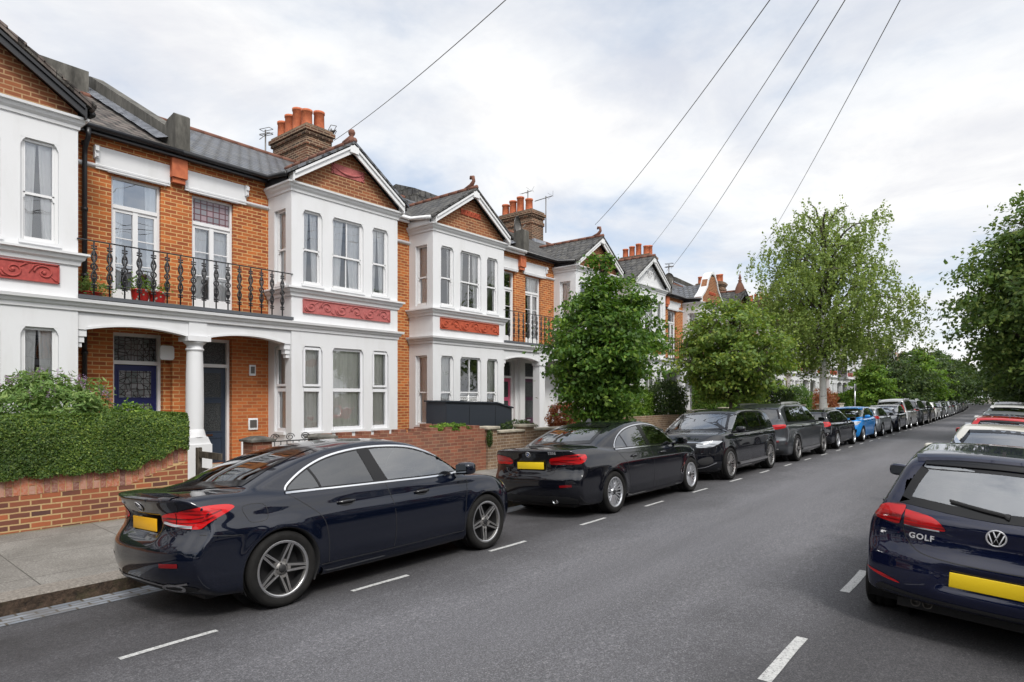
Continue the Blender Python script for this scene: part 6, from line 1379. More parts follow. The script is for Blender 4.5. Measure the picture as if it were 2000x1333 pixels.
def bush(name, label, cat, x, y, z, r, leaf, size, n, seed=1, core=True, group=None, spikes=0, lump=.18):
    global rng
    rng = np.random.default_rng(seed); n = int(n*(1.0 if spikes else 2.1)); size = size*(1 if spikes else 1.15)
    rt = empty(name, (x, y, z), label=label, cat=cat, group=group)
    d = rng.normal(size=(n, 3)); d /= np.linalg.norm(d, axis=1, keepdims=True)
    lob = 1+lump*np.sin(d[:, 0]*6+seed)*np.sin(d[:, 2]*7+seed*2)+lump*np.sin(d[:, 1]*9+d[:, 2]*4)+rng.normal(0, .06, n)
    rr = (rng.uniform(.5, 1, n)**.35)*lob
    pts = d*rr[:, None]*np.array(r)+np.array([0, 0, r[2]]); k = pts[:, 2] > 0; pts = pts[k]; d = d[k]
    v, f = leaves_arr(pts, size, up=.3, out=d*1.2, asp=.32 if leaf == 'shrub' else .55); mesh_obj('leaves', v, f, [L_[leaf]], rt, uv=False)
    st = MB()
    for i in range(9):
        e = pts[i*7 % len(pts)]*.8; st.tube([(0, 0, 0), tuple(e*.5+np.array([.02, .01, .08])), tuple(e)], [.018, .012, .004], 5)
    st.build('stems', [M['bark']], rt, uv=False)
    if spikes:
        a = rng.uniform(0, 2*pi, spikes); q = np.sqrt(rng.uniform(0, 1, spikes)); cs = []
        for i in range(spikes):
            b = np.array([r[0]*q[i]*cos(a[i]), r[1]*q[i]*sin(a[i]), r[2]*(1+sqrt(max(0, 1-q[i]**2))*.98)]); dd = np.array([rng.normal()*.35, rng.normal()*.35, 1]); dd /= np.linalg.norm(dd)
            for s_ in np.linspace(0, .15, 26): cs.append(b+dd*s_+rng.normal(size=3)*.011)
        v, f = leaves_arr(np.array(cs), .024); mesh_obj('flower_spikes', v, f, [L_['purple']], rt, uv=False)
    return rt
def box_hedge(label, x0, x1, y0, y1, z0, z1, leaf='hedge', size=.03, dens=9000, seed=1, foot=None, wav=.03, group=None):
    """foot(x): height of the underside along the front"""
    global rng
    rng = np.random.default_rng(seed); rt = empty('hedge', ((x0+x1)/2, (y0+y1)/2, z0), label=label, cat='hedge', group=group); ox, oy = (x0+x1)/2, (y0+y1)/2
    A = [('f', (x1-x0)*(z1-z0)), ('t', (x1-x0)*(y1-y0)), ('r', (y1-y0)*(z1-z0)), ('l', (y1-y0)*(z1-z0))]; P = []; N = []
    for k, ar in A:
        n = int(ar*dens); u, v = rng.uniform(size=(2, n)); dp = rng.exponential(.022, n)-.012
        if k == 'f': p = np.stack([x0+u*(x1-x0), y0+dp, z0+v*(z1-z0)], 1); nn = (0, -1, .2)
        elif k == 't': p = np.stack([x0+u*(x1-x0), y0+v*(y1-y0), z1-dp], 1); nn = (0, 0, 1)
        elif k == 'r': p = np.stack([x1-dp, y0+u*(y1-y0), z0+v*(z1-z0)], 1); nn = (1, 0, .2)
        else: p = np.stack([x0+dp, y0+u*(y1-y0), z0+v*(z1-z0)], 1); nn = (-1, 0, .2)
        P.append(p); N.append(np.tile(nn, (n, 1)))
    P = np.concatenate(P); N = np.concatenate(N)
    # round the long edges and make the face lumpy
    ez = np.clip((P[:, 2]-(z1-.12))/.12, 0, 1); P[:, 1] += (P[:, 1] < y0+.2)*ez**2*.06; ey = np.clip((y0+.12-P[:, 1])/.12, 0, 1); P[:, 2] -= (P[:, 2] > z1-.2)*ey**2*.05
    l = wav*(np.sin(P[:, 0]*5+P[:, 2]*4)+np.sin(P[:, 0]*11-P[:, 2]*9+1)+np.sin(P[:, 0]*2.3+2)); P[:, 1] += l*(np.abs(N[:, 1]) > .5); P[:, 2] += l*(N[:, 2] > .5)*.8
    if foot is not None:
        fz = np.array([foot(v) for v in P[:, 0]]); k = P[:, 2] > fz-.02+.03*np.sin(P[:, 0]*17)+rng.normal(0, .015, len(P)); P = P[k]; N = N[k]
    st = int(len(P)*.012); ex = P[:st].copy(); ex += N[:st]*rng.uniform(.01, .035, (st, 1)); P = np.concatenate([P, ex]); N = np.concatenate([N, N[:st]])
    P[:, 0] -= ox; P[:, 1] -= oy; P[:, 2] -= z0
    v, f = leaves_arr(P, size, up=.1, out=N*1.6, asp=.62); mesh_obj('leaves', v, f, [L_[leaf]], rt, uv=False)
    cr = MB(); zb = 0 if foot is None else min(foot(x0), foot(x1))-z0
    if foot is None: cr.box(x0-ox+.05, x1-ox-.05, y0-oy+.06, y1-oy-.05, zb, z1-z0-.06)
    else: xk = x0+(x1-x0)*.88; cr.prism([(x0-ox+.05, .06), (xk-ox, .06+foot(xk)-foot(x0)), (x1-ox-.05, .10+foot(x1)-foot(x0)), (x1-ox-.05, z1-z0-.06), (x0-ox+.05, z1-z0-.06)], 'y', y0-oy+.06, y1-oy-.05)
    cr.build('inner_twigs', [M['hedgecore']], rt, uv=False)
    return rt
# ---- street trees
tree('hornbeam_tree', 'young oval street tree with glossy mid-green leaves behind the black saloon', 'tree', 13.45, 8.1, 0.0, 5.45, [(.17, .12), (.26, .46), (.38, .84), (.50, 1.20), (.62, 1.30), (.74, 1.10), (.82, .75), (.88, .28), (.93, .16), (1.0, .05)], 'oval', .112, 640, 52, trunk=(.06, .03), th=.9, crad=.28, seed=3, fork=16, jit=.22)
tree('maple_tree', 'spreading street tree with bare lower trunk beside the grey SUV', 'tree', 22.0, 8.0, 0.0, 5.2, [(.36, .4), (.43, 1.1), (.54, 1.7), (.68, 1.85), (.82, 1.65), (.92, 1.2), (1.0, .7)], 'maple', .14, 430, 44, trunk=(.085, .045), th=1.9, crad=.34, seed=5, fork=14, jit=.35)
tree('birch_tree', 'tall weeping birch with white trunk rising above the parked cars', 'tree', 35.1, 8.0, 0.0, 11.7, [(.33, 2.2), (.40, 3.2), (.50, 3.8), (.62, 3.6), (.75, 3.1), (.86, 2.5), (.94, 1.8), (1.0, .8)], 'birch', .13, 850, 66, trunk=(.21, .06), th=4.2, bark='birchbark', limbbark='bark', crad=.62, droop=.62, seed=9, fork=26, jit=.28)
tree('lime_tree', 'large dark green tree overhanging the road at the right edge', 'tree', 33.5, -1.9, 0.0, 10.8, [(.27, 1.6), (.33, 2.8), (.44, 3.7), (.58, 3.9), (.74, 3.2), (.88, 2.2), (.96, 1.4), (1.0, .6)], 'lime', .19, 1150, 62, trunk=(.26, .09), th=2.2, crad=.66, seed=11, fork=26, jit=.18)
FT = []
def fartree(kind, x, y, h, label, seed=1, src=None, rz=0, sc=1):
    if src is None:
        pr = {'a': [(.22, .25), (.35, .62), (.55, .66), (.78, .42), (1, .08)], 'b': [(.16, .45), (.34, .85), (.6, .9), (.82, .6), (1, .12)]}[kind]
        o = tree('street_tree', label, 'tree', x, y+bend(x), 0, 6.0, [(p, r*2.9) for p, r in pr], {'a': 'bright', 'b': 'dark'}[kind], .22, 420, 34, trunk=(.12, .05), th=1.6, crad=.42, seed=seed, fork=10, group='trees along the far street')
        o.scale = (sc*h/6,)*3; return o
    o = copy_tree(src); o.location = (x, y+bend(x), 0); o.rotation_euler = (0, 0, rz); o.scale = (h/6*sc, h/6*sc, h/6); tag(o, label, 'tree', 'trees along the far street'); return o
ta = fartree('a', 52, 8.6, 4.6, 'bright green conical young tree before the pale houses, right of the birch', 21)
tb = fartree('b', 62, 8.4, 6.2, 'dark rounded tree just right of the bright conical young tree', 22)
oo = ['second', 'third', 'fourth', 'fifth', 'sixth', 'seventh', 'eighth', 'ninth', 'tenth', 'eleventh']
for i, (x, h) in enumerate([(71, 6.4), (80, 7.0), (90, 7.2), (101, 7.6), (112, 8), (124, 8), (137, 8.5), (150, 9)]):
    fartree('b', x, 8.2 if i % 2 else 7.6, h, 'far street tree on the left pavement, %s in the row past the rounded one' % oo[i], src=(tb if i % 3 else ta), rz=i*1.3, sc=1.05)
for i, (x, h) in enumerate([(47, 7.6), (58, 7.8), (70, 7.8), (83, 8), (97, 8.4), (112, 9), (128, 9), (145, 9.5)]):
    fartree('b', x, -1.8, h, 'far street tree on the right pavement, %s beyond the overhanging lime' % (['first']+oo)[i], src=tb, rz=i*1.7+.5, sc=1.0)
rng = np.random.default_rng(5)
n = 42000; X_ = rng.uniform(160, 185, n); Y_ = rng.uniform(-45, 60, n); top = 9.5+1.5*np.sin(Y_*.5)+1.2*np.sin(Y_*1.3+1)+np.sin(Y_*3.1)*.5
wv, wf = leaves_arr(np.stack([X_, Y_, rng.uniform(0, 1, n)**.7*top], 1), .65, up=.2); tag(mesh_obj('distant_trees', wv, wf, [L_['dark']], uv=False), 'dark mass of distant tree crowns closing the end of the street', 'trees', kind='stuff')
# ---- hedges, shrubs, garden walls
def wtop(x): return .80 if x < 3.56 else .80+min(.28, (x-3.56)*.40)
tag(box_hedge('clipped privet hedge on the low brick wall at the left edge', -3.2, 4.36, 10.02, 10.95, .76, 1.58, size=.030, dens=17000, foot=wtop, seed=4, wav=.007), None)
bush('flowering_shrub', 'loose leafy shrub with purple flower spikes behind the clipped hedge', 'shrub', 2.95, 11.55, .95, (.85, .5, .60), 'shrub', .10, 8500, seed=6, spikes=60)
bush('flowering_shrub', 'small pale shrub in front of the royal blue door', 'shrub', 4.05, 11.3, .95, (.38, .35, .38), 'bright', .05, 1500, seed=16)
def garden_wall(label, x0, x1, top, body, y=10.1, th=.22, soldier=None, coping=None, castle=False, z0=.03, piers=(), capm='cement', pier_top=1.15, name='garden_wall'):
    rt = empty(name, ((x0+x1)/2, y, z0), label=label, cat='wall'); ox = (x0+x1)/2
    mb = MB(); n = 24; tz = (lambda x: top) if not callable(top) else top; so = .25 if soldier else 0
    xs = np.linspace(x0, x1, n+1) if callable(top) else [x0, x1]
    poly = [(x0-ox, -.05)]+[(x1-ox, -.05)]+[(x-ox, tz(x)-so-z0) for x in list(xs)[::-1]]
    mb.prism(poly, 'y', 0, th); mb.build('wall_body', [M[body]], rt)
    if soldier:
        sb = MB(); k = 0; x = x0
        while x < x1-.02:
            w_ = min(.082, x1-x); zt = tz(x+.05)-z0; z2 = zt+.003*(k % 3)
            for za, zb_ in (((zt-so+.006, z2),) if k % 3 else ((zt-so+.006, zt-so*.55), (zt-so*.55+.010, z2))): sb.box(x-ox, x+w_-.011-ox, -.005-.002*(k % 2), th+.004, za, zb_)
            x += w_; k += 1
        sb.build('coping_course', [M[soldier]], rt)
    if soldier: sb = MB(); sb.prism([(x0-ox, tz(x0)-so-z0-.001)]+[(x-ox, tz(x)-so-z0-.001) for x in xs[1:]]+[(x-ox, tz(x)-z0-.006) for x in list(xs)[::-1]], 'y', .003, th-.003); sb.build('mortar_bed', [M['mortar']], rt)
    if coping: sb = MB(); sb.bbox(x0-ox-.01, x1-ox+.01, -.04, th+.04, top-z0, top-z0+.06, .012); sb.build('coping', [M[coping]], rt)
    if castle:
        x = x0+.1; i = 0
        while x < x1-.25:
            sb = MB(); hh = .085; sb.box(x-ox, x+.23-ox, .004, th-.004, top-z0-.001, top-z0+hh); sb.build('raised_bricks', [M[body]], rt); x += .46
    for px in piers:
        sb = MB(); sb.box(px-.17-ox, px+.17-ox, -.06, .28, -.05, pier_top-z0); po = sb.build('pier', [M[body]], rt)
        sb = MB(); zt = pier_top-z0; c_ = (px-ox, .11)
        if capm == 'cement': sb.add([(c_[0]+a*.22, c_[1]+b*.22, zt+dz) for dz in (0, .035) for a, b in ((-1, -1), (1, -1), (1, 1), (-1, 1))]+[(c_[0]+a*.08, c_[1]+b*.08, zt+.09) for a, b in ((-1, -1), (1, -1), (1, 1), (-1, 1))], [(3, 2, 1, 0), (8, 9, 10, 11)]+[(i, (i+1) % 4, (i+1) % 4+4, i+4) for i in range(4)]+[(i+4, (i+1) % 4+4, (i+1) % 4+8, i+8) for i in range(4)])
        else: sb.bbox(c_[0]-.23, c_[0]+.23, c_[1]-.23, c_[1]+.23, zt, zt+.07, .015)
        sb.build('pier_cap', [M[capm]], po)
    return rt
garden_wall('low brick wall with upright coping bricks under the clipped hedge', -6, 4.38, wtop, 'brick_wall', soldier='brick_soldier')
garden_wall('red brick garden wall with notched top behind the blue-black saloon', 6.68, 11.38, 1.06, 'brick_red', castle=True, piers=(6.85,), pier_top=1.06)
garden_wall('short brick gate pier with dark cap left of the white bay', 5.42, 5.76, .6, 'brick_red', piers=(5.59,), pier_top=1.07, name='gate_pier')
garden_wall('low brown brick wall with cream coping stones behind the black saloon', 11.45, 16.5, .93, 'brick_stock', coping='stone', piers=(11.55, 13.05), capm='stone', pier_top=1.04)
garden_wall('mottled stock brick wall behind the oval tree', 17.6, 22.4, 1.16, 'brick_stock', piers=(17.7,), capm='stone', pier_top=1.2)
garden_wall('cream rendered garden wall under the maple tree', 22.9, 26.4, 1.25, 'cream', coping='stone')
for i, (x0, x1, b, l) in enumerate([(27.2, 33.2, 'brick_red', 'red brick wall in front of the long bright hedge'), (34.0, 38.5, 'brick_red', 'orange brick wall behind the birch trunk'), (39.5, 44, 'brick_stock', 'brown brick wall behind the silver people carrier'), (45, 50, 'cream', 'pale rendered wall beyond the silver people carrier')]):
    garden_wall(l, x0, x1, 1.0+.1*(i % 2), b, piers=(x0+.1, x1-.1), capm='stone', pier_top=1.3)
sw = empty('garden_wall', (11.12, 11.2, 0), label='stepped red brick side wall between the two white bays', cat='wall'); mb = MB(); mb.box(-.11, .11, -.85, 1.08, .05, 1.05); mb.build('wall_body', [M['brick_red']], sw)
for k in range(4): mb = MB(); mb.box(-.105, .105, -.75+.46*k, -.52+.46*k, 1.049, 1.14); mb.build('raised_bricks', [M['brick_red']], sw)
gt = empty('timber_gate', (4.97, 10.62, .06), rz=pi/2, label='low dark timber gate beside the porch column', cat='gate')
mb = MB(); mb.box(.38, .45, -.04, .04, 0, .90); mb.build('gate_post', [M['bark']], gt)
for z in (.15, .45, .73): mb = MB(); mb.box(-.40, .38, -.015, .015, z, z+.11); mb.build('rail', [M['bark']], gt)
ig = empty('iron_gate', (6.2, 10.2, .1), label='black iron scroll gate between the two dark capped piers', cat='gate')
mb = MB()
for z in (.08, .95): mb.tube([(-.42, 0, z), (.42, 0, z)], .012, 6)
for k in range(8): mb.tube([(-.42+.12*k, 0, .08), (-.42+.12*k, 0, .95)], .009, 5)
for k in range(3): mb.tube([(-.30+.30*k+.09*cos(a)*(1-a/14), 0, 1.02+.07*sin(a)*(1-a/14)) for a in [i*.6 for i in range(18)]], .008, 5)
mb.build('gate_frame', [M['iron']], ig, uv=False)
bs = empty('bin_store', (12.55, 11.35, .12), label='dark grey boarded store box before the shuttered white bay', cat='store box')
mb = MB(); mb.prism([(-1.3, 0), (1.35, 0), (1.35, 1.38), (.65, 1.53), (-1.3, 1.58)], 'y', 0, .72)
mb.build('panel', [M['anthracite']], bs)
for k in (-1.3, -.43, .62): mb = MB(); mb.box(k, k+.012, -.006, 0, .02, 1.5 if k < .5 else 1.46); mb.build('board_joint', [M['black']], bs)
mb = MB(); mb.prism([(-1.34, 1.581), (.66, 1.531), (1.39, 1.381), (1.39, 1.42), (.66, 1.57), (-1.34, 1.62)], 'y', -.04, .76); mb.build('lid', [M['anthracite']], bs)
bush('ivy_plant', 'yellow green creeper spilling over the notched red wall', 'plant', 10.35, 10.3, 1.0, (.55, .22, .11), 'bright', .045, 900, seed=31)
bush('ivy_plant', 'small dark ivy hanging down the stone capped pier', 'plant', 11.42, 10.02, .62, (.09, .05, .22), 'dark', .04, 260, seed=32)
bush('shrub', 'low green shrub behind the cream coping stones', 'shrub', 13.6, 10.9, .7, (.7, .3, .25), 'dark', .05, 900, seed=33)
bush('copper_shrub', 'orange brown leaved bush on the low wall', 'shrub', 15.9, 10.9, .65, (.68, .4, .50), 'copper', .06, 2400, seed=34)
bush('shrub', 'round dark green bush over the stock brick wall', 'shrub', 22.5, 10.7, .6, (1.05, .7, .95), 'dark', .075, 5200, seed=35, lump=.1)
bush('shrub', 'light green bush between the oval tree and the round dark bush', 'shrub', 20.6, 11.0, .6, (.8, .6, .8), 'bright', .07, 3200, seed=36)
box_hedge('long bright green hedge behind the maple tree', 26.8, 33.4, 10.4, 11.5, .3, 2.35, leaf='bright', size=.07, dens=1700, seed=8, wav=.06)
bush('shrub', 'dark bush with yellow flecks left of the birch trunk', 'shrub', 36.2, 10.7, .5, (1.6, .8, 1.0), 'dark', .10, 3600, seed=37)
bush('shrub', 'mid green bush right of the birch trunk', 'shrub', 41.3, 10.9, .5, (1.6, .8, 1.0), 'oval', .10, 3200, seed=38)
bush('shrub', 'straggly bush in front of the pale houses past the birch', 'shrub', 46.8, 10.6, .5, (1.4, .8, .9), 'copper', .09, 2400, seed=39)
box_hedge('dark hedge before the pale far houses', 50.5, 60, 10.9, 12.0, .2, 1.9, leaf='oval', size=.11, dens=700, seed=9, wav=.08)
sp_ = empty('sign_post', (42.4, 7.9, 0), label='slim pale post on the pavement right of the birch', cat='post'); mb = MB(); mb.tube([(0, 0, 0), (0, 0, 2.6)], .035, 8); mb.build('post', [M['alloy']], sp_, uv=False)
mb = MB(); mb.bbox(-.15, .15, -.055, -.04, 2.2, 2.6, .006); mb.build('sign_plate', [M['disc']], sp_)
lp = empty('street_lamp', (88, 8.0+bend(88), 0), label='grey street lamp column among the far left trees', cat='street lamp'); mb = MB(); mb.tube([(0, 0, 0), (0, 0, 1.3), (0, 0, 6.0)], [.09, .06, .05], 8); mb.tube([(0, 0, 6.0), (0, -.5, 6.2), (0, -1.0, 6.22)], .035, 6); mb.build('lamp_column', [M['alloy']], lp, uv=False)
mb = MB(); superq(mb, (0, -1.2, 6.2), (.1, .28, .06), .6, 6); mb.build('lamp_head', [M['disc']], lp, uv=False)
# balcony plants
def flower_pot(label, x, y, z, r, h, col, leaf, seed, n=260):
    rt = empty('plant_pot', (x, y, z), label=label, cat='plant pot'); mb = MB(); mb.lathe([(0, 0), (r*.75, 0), (r*.9, h*.3), (r, h*.85), (r*1.08, h*.9), (r*1.08, h), (r*.85, h), (r*.8, h*.8), (0, h*.8)], n=16); mb.build('pot', [col], rt, uv=False)
    bb = np.random.default_rng(seed).normal(size=(n, 3))*np.array([r*.8, r*.8, .09])+np.array([0, 0, h+.08]); v, f = leaves_arr(bb, .055, up=.3); mesh_obj('leaves', v, f, [L_[leaf]], rt, uv=False)
redpot = mat('red_patterned_glaze', rough=.3, fn=lambda t, p, o: setc(t, p, t.ramp(t('ShaderNodeTexVoronoi', {'Vector': t('ShaderNodeTexCoord').outputs['Object'], 'Scale': 16.0}).outputs[0], [(.22, (.60, .55, .5)), (.30, (.05, .22, .12)), (.36, (.50, .025, .02))])))
flower_pot('round red patterned pot with green leaves on the balcony, left one of the pair', 4.62, 12.62, 3.556, .15, .25, redpot, 'bright', 41)
flower_pot('round red patterned pot on the balcony, right one of the pair', 4.93, 12.66, 3.556, .15, .25, redpot, 'bright', 42, 120)
flower_pot('wide red bowl with yellowish shrub at the left end of the balcony', 3.85, 12.8, 3.556, .20, .12, mat('red_glaze', (.5, .03, .02), .3), 'shrub', 43, 700)
# overhead wires from a pole on the right pavement
pole = empty('telegraph_pole', (5.2, -1.17, 0), label='brown timber telegraph pole on the right pavement carrying the house wires', cat='pole'); mb = MB(); mb.tube([(0, 0, -.1), (0, 0, 8.2)], [.14, .10], 14); mb.build('pole_shaft', [M['bark']], pole)
mb = MB(); mb.tube([(-.2, 0, 7.95), (.2, 0, 7.95)], .03, 8); mb.build('crossbar', [M['iron']], pole)
for end, lb in (((11.67, 16.7, 9.84), 'dark cable slanting from the first chimney to the top edge'), ((20.1, 12.4, 8.25), 'overhead wire reaching the tall curled finial, leftmost of the four in the sky'), ((32.9, 16.8, 10.2), 'overhead wire ending at the third chimney stack'), ((29.6, 13.8, 8.3), 'overhead wire ending beside the curved white gable'), ((44.0, 14.6, 10.9), 'overhead wire passing behind the birch, rightmost of the four in the sky')):
    p0 = Vector((5.2, -1.17, 8.0)); p1 = Vector(end); pts = []
    for i in range(25): f = i/24; p = p0.lerp(p1, f); p.z -= .35*4*f*(1-f); pts.append(tuple(p))
    mb = MB(); mb.tube(pts, .0085, 5); tag(mb.build('overhead_wire', [M['disc']], None, uv=False), lb, 'wire', 'overhead telephone wires')
# ---------------------------------------------------------------- cars parked on both sides
def place(root, X, Y, flip=False, yaw=0):
    """X, Y centre of the car before the street bends"""
    z1, z2 = zroad(Y-.8), zroad(Y+.8); a = bang(X)
    rl = atan2(z2-z1, 1.6); root.location = (X-sin(a)*(Y-3.24), Y+bend(X), (z1+z2)/2)
    root.rotation_euler = (Matrix.Rotation(a+yaw, 3, 'Z') @ Matrix.Rotation(rl, 3, 'X') @ Matrix.Rotation(pi if flip else 0, 3, 'Z')).to_euler()
PT = dict(mid=paint('midnight_blue_paint', (.003, .0052, .014), .3, .3), black=paint('black_paint', (.0035, .004, .007)), black2=paint('jet_black_paint', (.003, .0035, .006)), navy=paint('navy_paint', (.0035, .006, .027), .3),
    grey=paint('graphite_paint', (.045, .05, .056), .6), blue=paint('bright_blue_paint', (.01, .22, .62), .3), silver=paint('silver_paint', (.42, .44, .47), .75), silver2=paint('warm_silver_paint', (.36, .36, .36), .6), white=paint('white_paint', (.70, .70, .68), 0),
    cream=paint('champagne_paint', (.60, .57, .50), .3), red=paint('red_paint', (.45, .01, .012), .1), dgrey=paint('dark_grey_paint', (.03, .033, .038), .4), lgrey=paint('light_grey_paint', (.33, .35, .37), .5))
def exA(b, root, ox, S, bm):
    plate_obj(root, ox, .125, 0, .80, m='plate_o', w=.50); handle_obj(b, root, ox, 1.63, .845, bm); handle_obj(b, root, ox, 2.62, .83, bm); ring_badge(b, root, ox, 0, .955, .05, 'star')
    badge_text(b, root, ox, 'A 200', .44, .965, .04)
    mb = MB(); mb.tube([(3.52-ox, -.93, .0), (3.52-ox, -.93, .0)], .001, 3)
def exB(b, root, ox, S, bm):
    plate_obj(root, ox, .075, 0, .83); badge_text(b, root, ox, '520d', -.44, 1.025, .055); handle_obj(b, root, ox, 1.80, .875, bm); handle_obj(b, root, ox, 2.85, .865, bm); ring_badge(b, root, ox, 0, 1.01, .042, 'quad')
    mb = MB(); mb.lathe([(.045, -.08), (.045, 0), (.036, 0), (.036, -.07), (0, -.07)], n=16, axis='x'); mb.v = [(-p[0], p[1], p[2]) for p in mb.v]; mb.build('exhaust_tip', [M['chrome']], root, loc=(.10-ox, -.42, .29), uv=False)
    mb = MB(); mb.prism([(0, 0), (.16, 0), (.13, .06), (.09, .065)], 'y', -.012, .012); mb.build('roof_antenna', [bm], root, loc=(1.75-ox, 0, 1.46), uv=False)
def exG(b, root, ox, S, bm):
    plate_obj(root, ox, .020, 0, .545); badge_text(b, root, ox, 'GOLF', .46, .81, .062); ring_badge(b, root, ox, 0, .90, .058, 'vw'); handle_obj(b, root, ox, 1.50, .86, bm); handle_obj(b, root, ox, 2.35, .85, bm)
    mb = MB(); mb.prism([(0, -.02), (.15, -.02), (.11, .045), (.08, .05)], 'y', -.012, .012); mb.build('roof_antenna', [M['gloss']], root, loc=(.66-ox, 0, 1.44), uv=False)
    for y in (.48, .40): mb = MB(); mb.lathe([(.035, -.06), (.035, 0), (.028, 0), (.028, -.05), (0, -.05)], n=14, axis='x'); mb.v = [(-p[0], p[1], p[2]) for p in mb.v]; mb.build('exhaust_tip', [M['disc']], root, loc=(.22-ox, y, .26), uv=False)
def exh(hz, xs, pl=None, plf=None):
    def f(b, root, ox, S, bm):
        for x in xs: handle_obj(b, root, ox, x, hz, bm)
        if pl: plate_obj(root, ox, pl[0], 0, pl[1])
        if plf: plate_obj(root, ox, b.sp['L']+.012, 0, plf, m='plate_w')
    return f
cA = build_car('parked_saloon', 'midnight blue saloon with five-pointed star wheels, nearest on the left', 'car', SEDAN_A, PT['mid'], wheel=('star', 'alloy_dark'), h=.022, extras=exA); place(cA, 2.12+2.275, 5.98)
cB = build_car('parked_saloon', 'black saloon with thin-spoked silver wheels parked in front of the midnight blue one', 'car', SEDAN_B, PT['black'], wheel=('vee', 'alloy'), h=.028, extras=exB); place(cB, 7.78+2.47, 5.99)
cC = build_car('parked_suv', 'glossy black SUV facing the camera behind the black saloon', 'car', SUV_A, PT['black2'], wheel=('vee', 'alloy_dark'), h=.028, extras=exh(.96, (1.7, 2.7), plf=.50)); place(cC, 13.2+2.38, 6.03, True)
cD = build_car('parked_suv', 'large graphite SUV with full-width red tail light', 'car', SUV_B, PT['grey'], wheel=('blade', 'alloy_dark'), h=.032, extras=exh(1.0, (1.75, 2.85), pl=(.06, .84))); place(cD, 18.3+2.52, 6.03)
cE = build_car('parked_estate', 'black estate car with silver roof rails between the graphite SUV and the blue hatchback', 'car', ESTATE, PT['black'], wheel=('multi', 'alloy'), h=.04, extras=exh(.87, (1.55, 2.5), pl=(.08, .80))); place(cE, 23.9+2.27, 6.03)
cF = build_car('parked_hatchback', 'bright blue hatchback facing the camera', 'car', HATCH_F, PT['blue'], wheel=('double5', 'alloy'), h=.04, extras=exh(.88, (1.45, 2.4), plf=.45)); place(cF, 28.6+2.15, 6.03, True)
cG = build_car('parked_hatchback', 'small silver hatchback with red tail lights beyond the blue one', 'car', SMALL, PT['silver'], wheel=('double5', 'alloy'), h=.04, extras=exh(.86, (2.15,), pl=(.06, .75))); place(cG, 33.5+2., 6.03)
cM = build_car('parked_van', 'tall silver people carrier standing above the other left hand cars', 'van', MPV, PT['silver2'], wheel=('double5', 'alloy'), h=.045, extras=exh(.95, (1.5, 2.5), pl=(.06, .75))); place(cM, 42.6+2.2, 6.03)
cN = build_car('parked_hatchback', 'navy hatchback lettered GOLF, nearest on the right', 'car', HATCH_G, PT['navy'], wheel=('double5', 'alloy'), h=.022, glass='carglass', extras=exG); place(cN, 5.72+2.13, .21)
def car_copy(src, X, Y, flip, pnt, label, cat='car', group=None):
    o = copy_tree(src); place(o, X, Y, flip); old = src_paint[src.name]
    def rec(p):
        for ch in KIDS.get(p.name, []):
            if ch.type == 'MESH':
                for i, sl_ in enumerate(ch.material_slots):
                    if sl_.material == old: sl_.link = 'OBJECT'; sl_.material = PT[pnt]
            rec(ch)
    rec(o)
    tag(o, label, cat, group)
    if group is None and 'group' in o: del o['group']
    return o
src_paint = {cA.name: PT['mid'], cB.name: PT['black'], cC.name: PT['black2'], cD.name: PT['grey'], cE.name: PT['black'], cF.name: PT['blue'], cG.name: PT['silver'], cM.name: PT['silver2'], cN.name: PT['navy']}
gl = 'cars parked in the far left row'
car_copy(cF, 38.2+2.15, 6.03, True, 'mid', 'dark blue hatchback facing the camera before the tall silver people carrier', 'car')
# right-hand row
car_copy(cA, 11.25+2.27, .27, True, 'cream', 'champagne coloured car facing the camera beyond the navy hatchback', 'car')
car_copy(cN, 16.7+2.1, .32, False, 'red', 'red hatchback whose roof shows over the champagne car', 'car')
car_copy(cF, 21.8+2.1, .34, True, 'lgrey', 'light grey hatchback facing the camera beyond the red roof', 'car')
car_copy(cC, 27.0+2.3, .34, True, 'white', 'white SUV facing the camera beyond the light grey hatchback', 'car')
car_copy(cD, 32.6+2.5, .34, False, 'dgrey', 'dark grey SUV under the overhanging lime tree', 'car')
for i, (s_, c_) in enumerate(((cE, 'black'), (cF, 'silver'), (cG, 'white'), (cC, 'dgrey'), (cE, 'silver'), (cF, 'navy'))):
    car_copy(s_, 38.6+5.2*i+2.2, .34, bool(i % 2), c_, 'far car in the right hand row, %s beyond the dark grey SUV' % (['first']+oo)[i], 'car', 'cars parked in the far right row')
far = [(cD, 'dgrey', 0), (cC, 'black2', 0), (cN, 'white', 0), (cE, 'dgrey', 1), (cF, 'silver', 1), (cB, 'lgrey', 0), (cG, 'black', 0), (cE, 'silver2', 1), (cF, 'navy', 0), (cD, 'dgrey', 1), (cN, 'silver', 0), (cE, 'black', 0), (cF, 'grey', 1), (cG, 'white', 0), (cE, 'mid', 0), (cC, 'silver', 1), (cF, 'black', 0), (cN, 'grey', 0), (cE, 'silver', 0), (cF, 'dgrey', 0)]
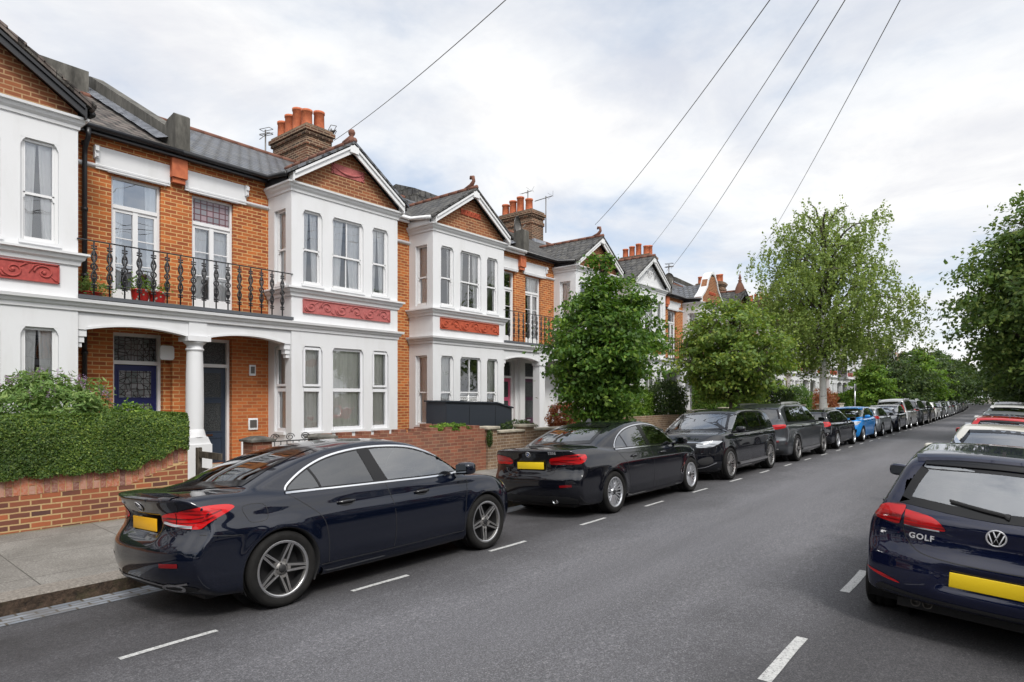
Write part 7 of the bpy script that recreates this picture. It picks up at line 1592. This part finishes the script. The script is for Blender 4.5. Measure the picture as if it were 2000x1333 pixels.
on = ['first', 'second', 'third', 'fourth', 'fifth', 'sixth', 'seventh', 'eighth', 'ninth', 'tenth', 'eleventh', 'twelfth', 'thirteenth', 'fourteenth', 'fifteenth', 'sixteenth', 'seventeenth', 'eighteenth', 'nineteenth', 'twentieth']
cw_ = dict(dgrey='dark grey', black2='black', white='white', silver='silver', lgrey='light grey', black='black', silver2='silver', navy='navy', grey='graphite', mid='dark blue')
for i, (s_, c_, fl) in enumerate(far):
    car_copy(s_, 47.6+5.0*i+2.4, 6.03, bool(fl), c_, '%s car, %s in the left row past the tall silver people carrier' % (cw_[c_], on[i]), 'car', gl)
# the street behind the camera, seen only in the cars' paint and glass
oz = ['nearest', 'second', 'third', 'fourth', 'fifth', 'sixth']
for i, s_ in enumerate((hD, hC, hD, hE)):
    o = copy_tree(s_); px = -5.6-11.13*(i//2)
    o.location = (px, 13.25, 0); tag(o, 'terraced house on the left behind the camera, %s, seen only in reflections' % oz[i], 'house', 'houses behind the camera')
for i, (x, y, h) in enumerate(((-9, -2.2, 8), (-14, 8.3, 6.5), (-22, -2.0, 9), (-30, 8.4, 8.5), (-42, -1.8, 9.5), (-50, 8.2, 9.5))):
    o = copy_tree(tb); o.location = (x, y, 0); o.scale = (h/6,)*3; o.rotation_euler = (0, 0, i*1.1); tag(o, 'street tree behind the camera, %s, seen only in reflections' % oz[i], 'tree', 'trees behind the camera')
for i, (x, y, s_, c_) in enumerate(((-4.6, 6.03, cE, 'grey'), (-10.2, 6.03, cD, 'black'), (-16, 6.03, cF, 'silver'))):
    car_copy(s_, x, y, False, c_, 'parked car behind the camera, %s, seen only in reflections' % oz[i], 'car', 'cars behind the camera')
# houses on the near side of the street, seen only in reflections
for i in range(8):
    s_ = (hD, hE)[i % 2] if i % 3 else (hB, hC)[i % 2]
    mx_ = 1 if s_ in (hB, hD) else -1; o = copy_tree(s_); px = -15+11.13*(i//2)
    o.location = (px, 2*3.24-13.25-3.0, 0); o.rotation_euler = (0, 0, pi); tag(o, '%s terraced house on the near side of the street, seen only in reflections' % (['first']+oo)[i], 'house', 'houses on the near side of the street')
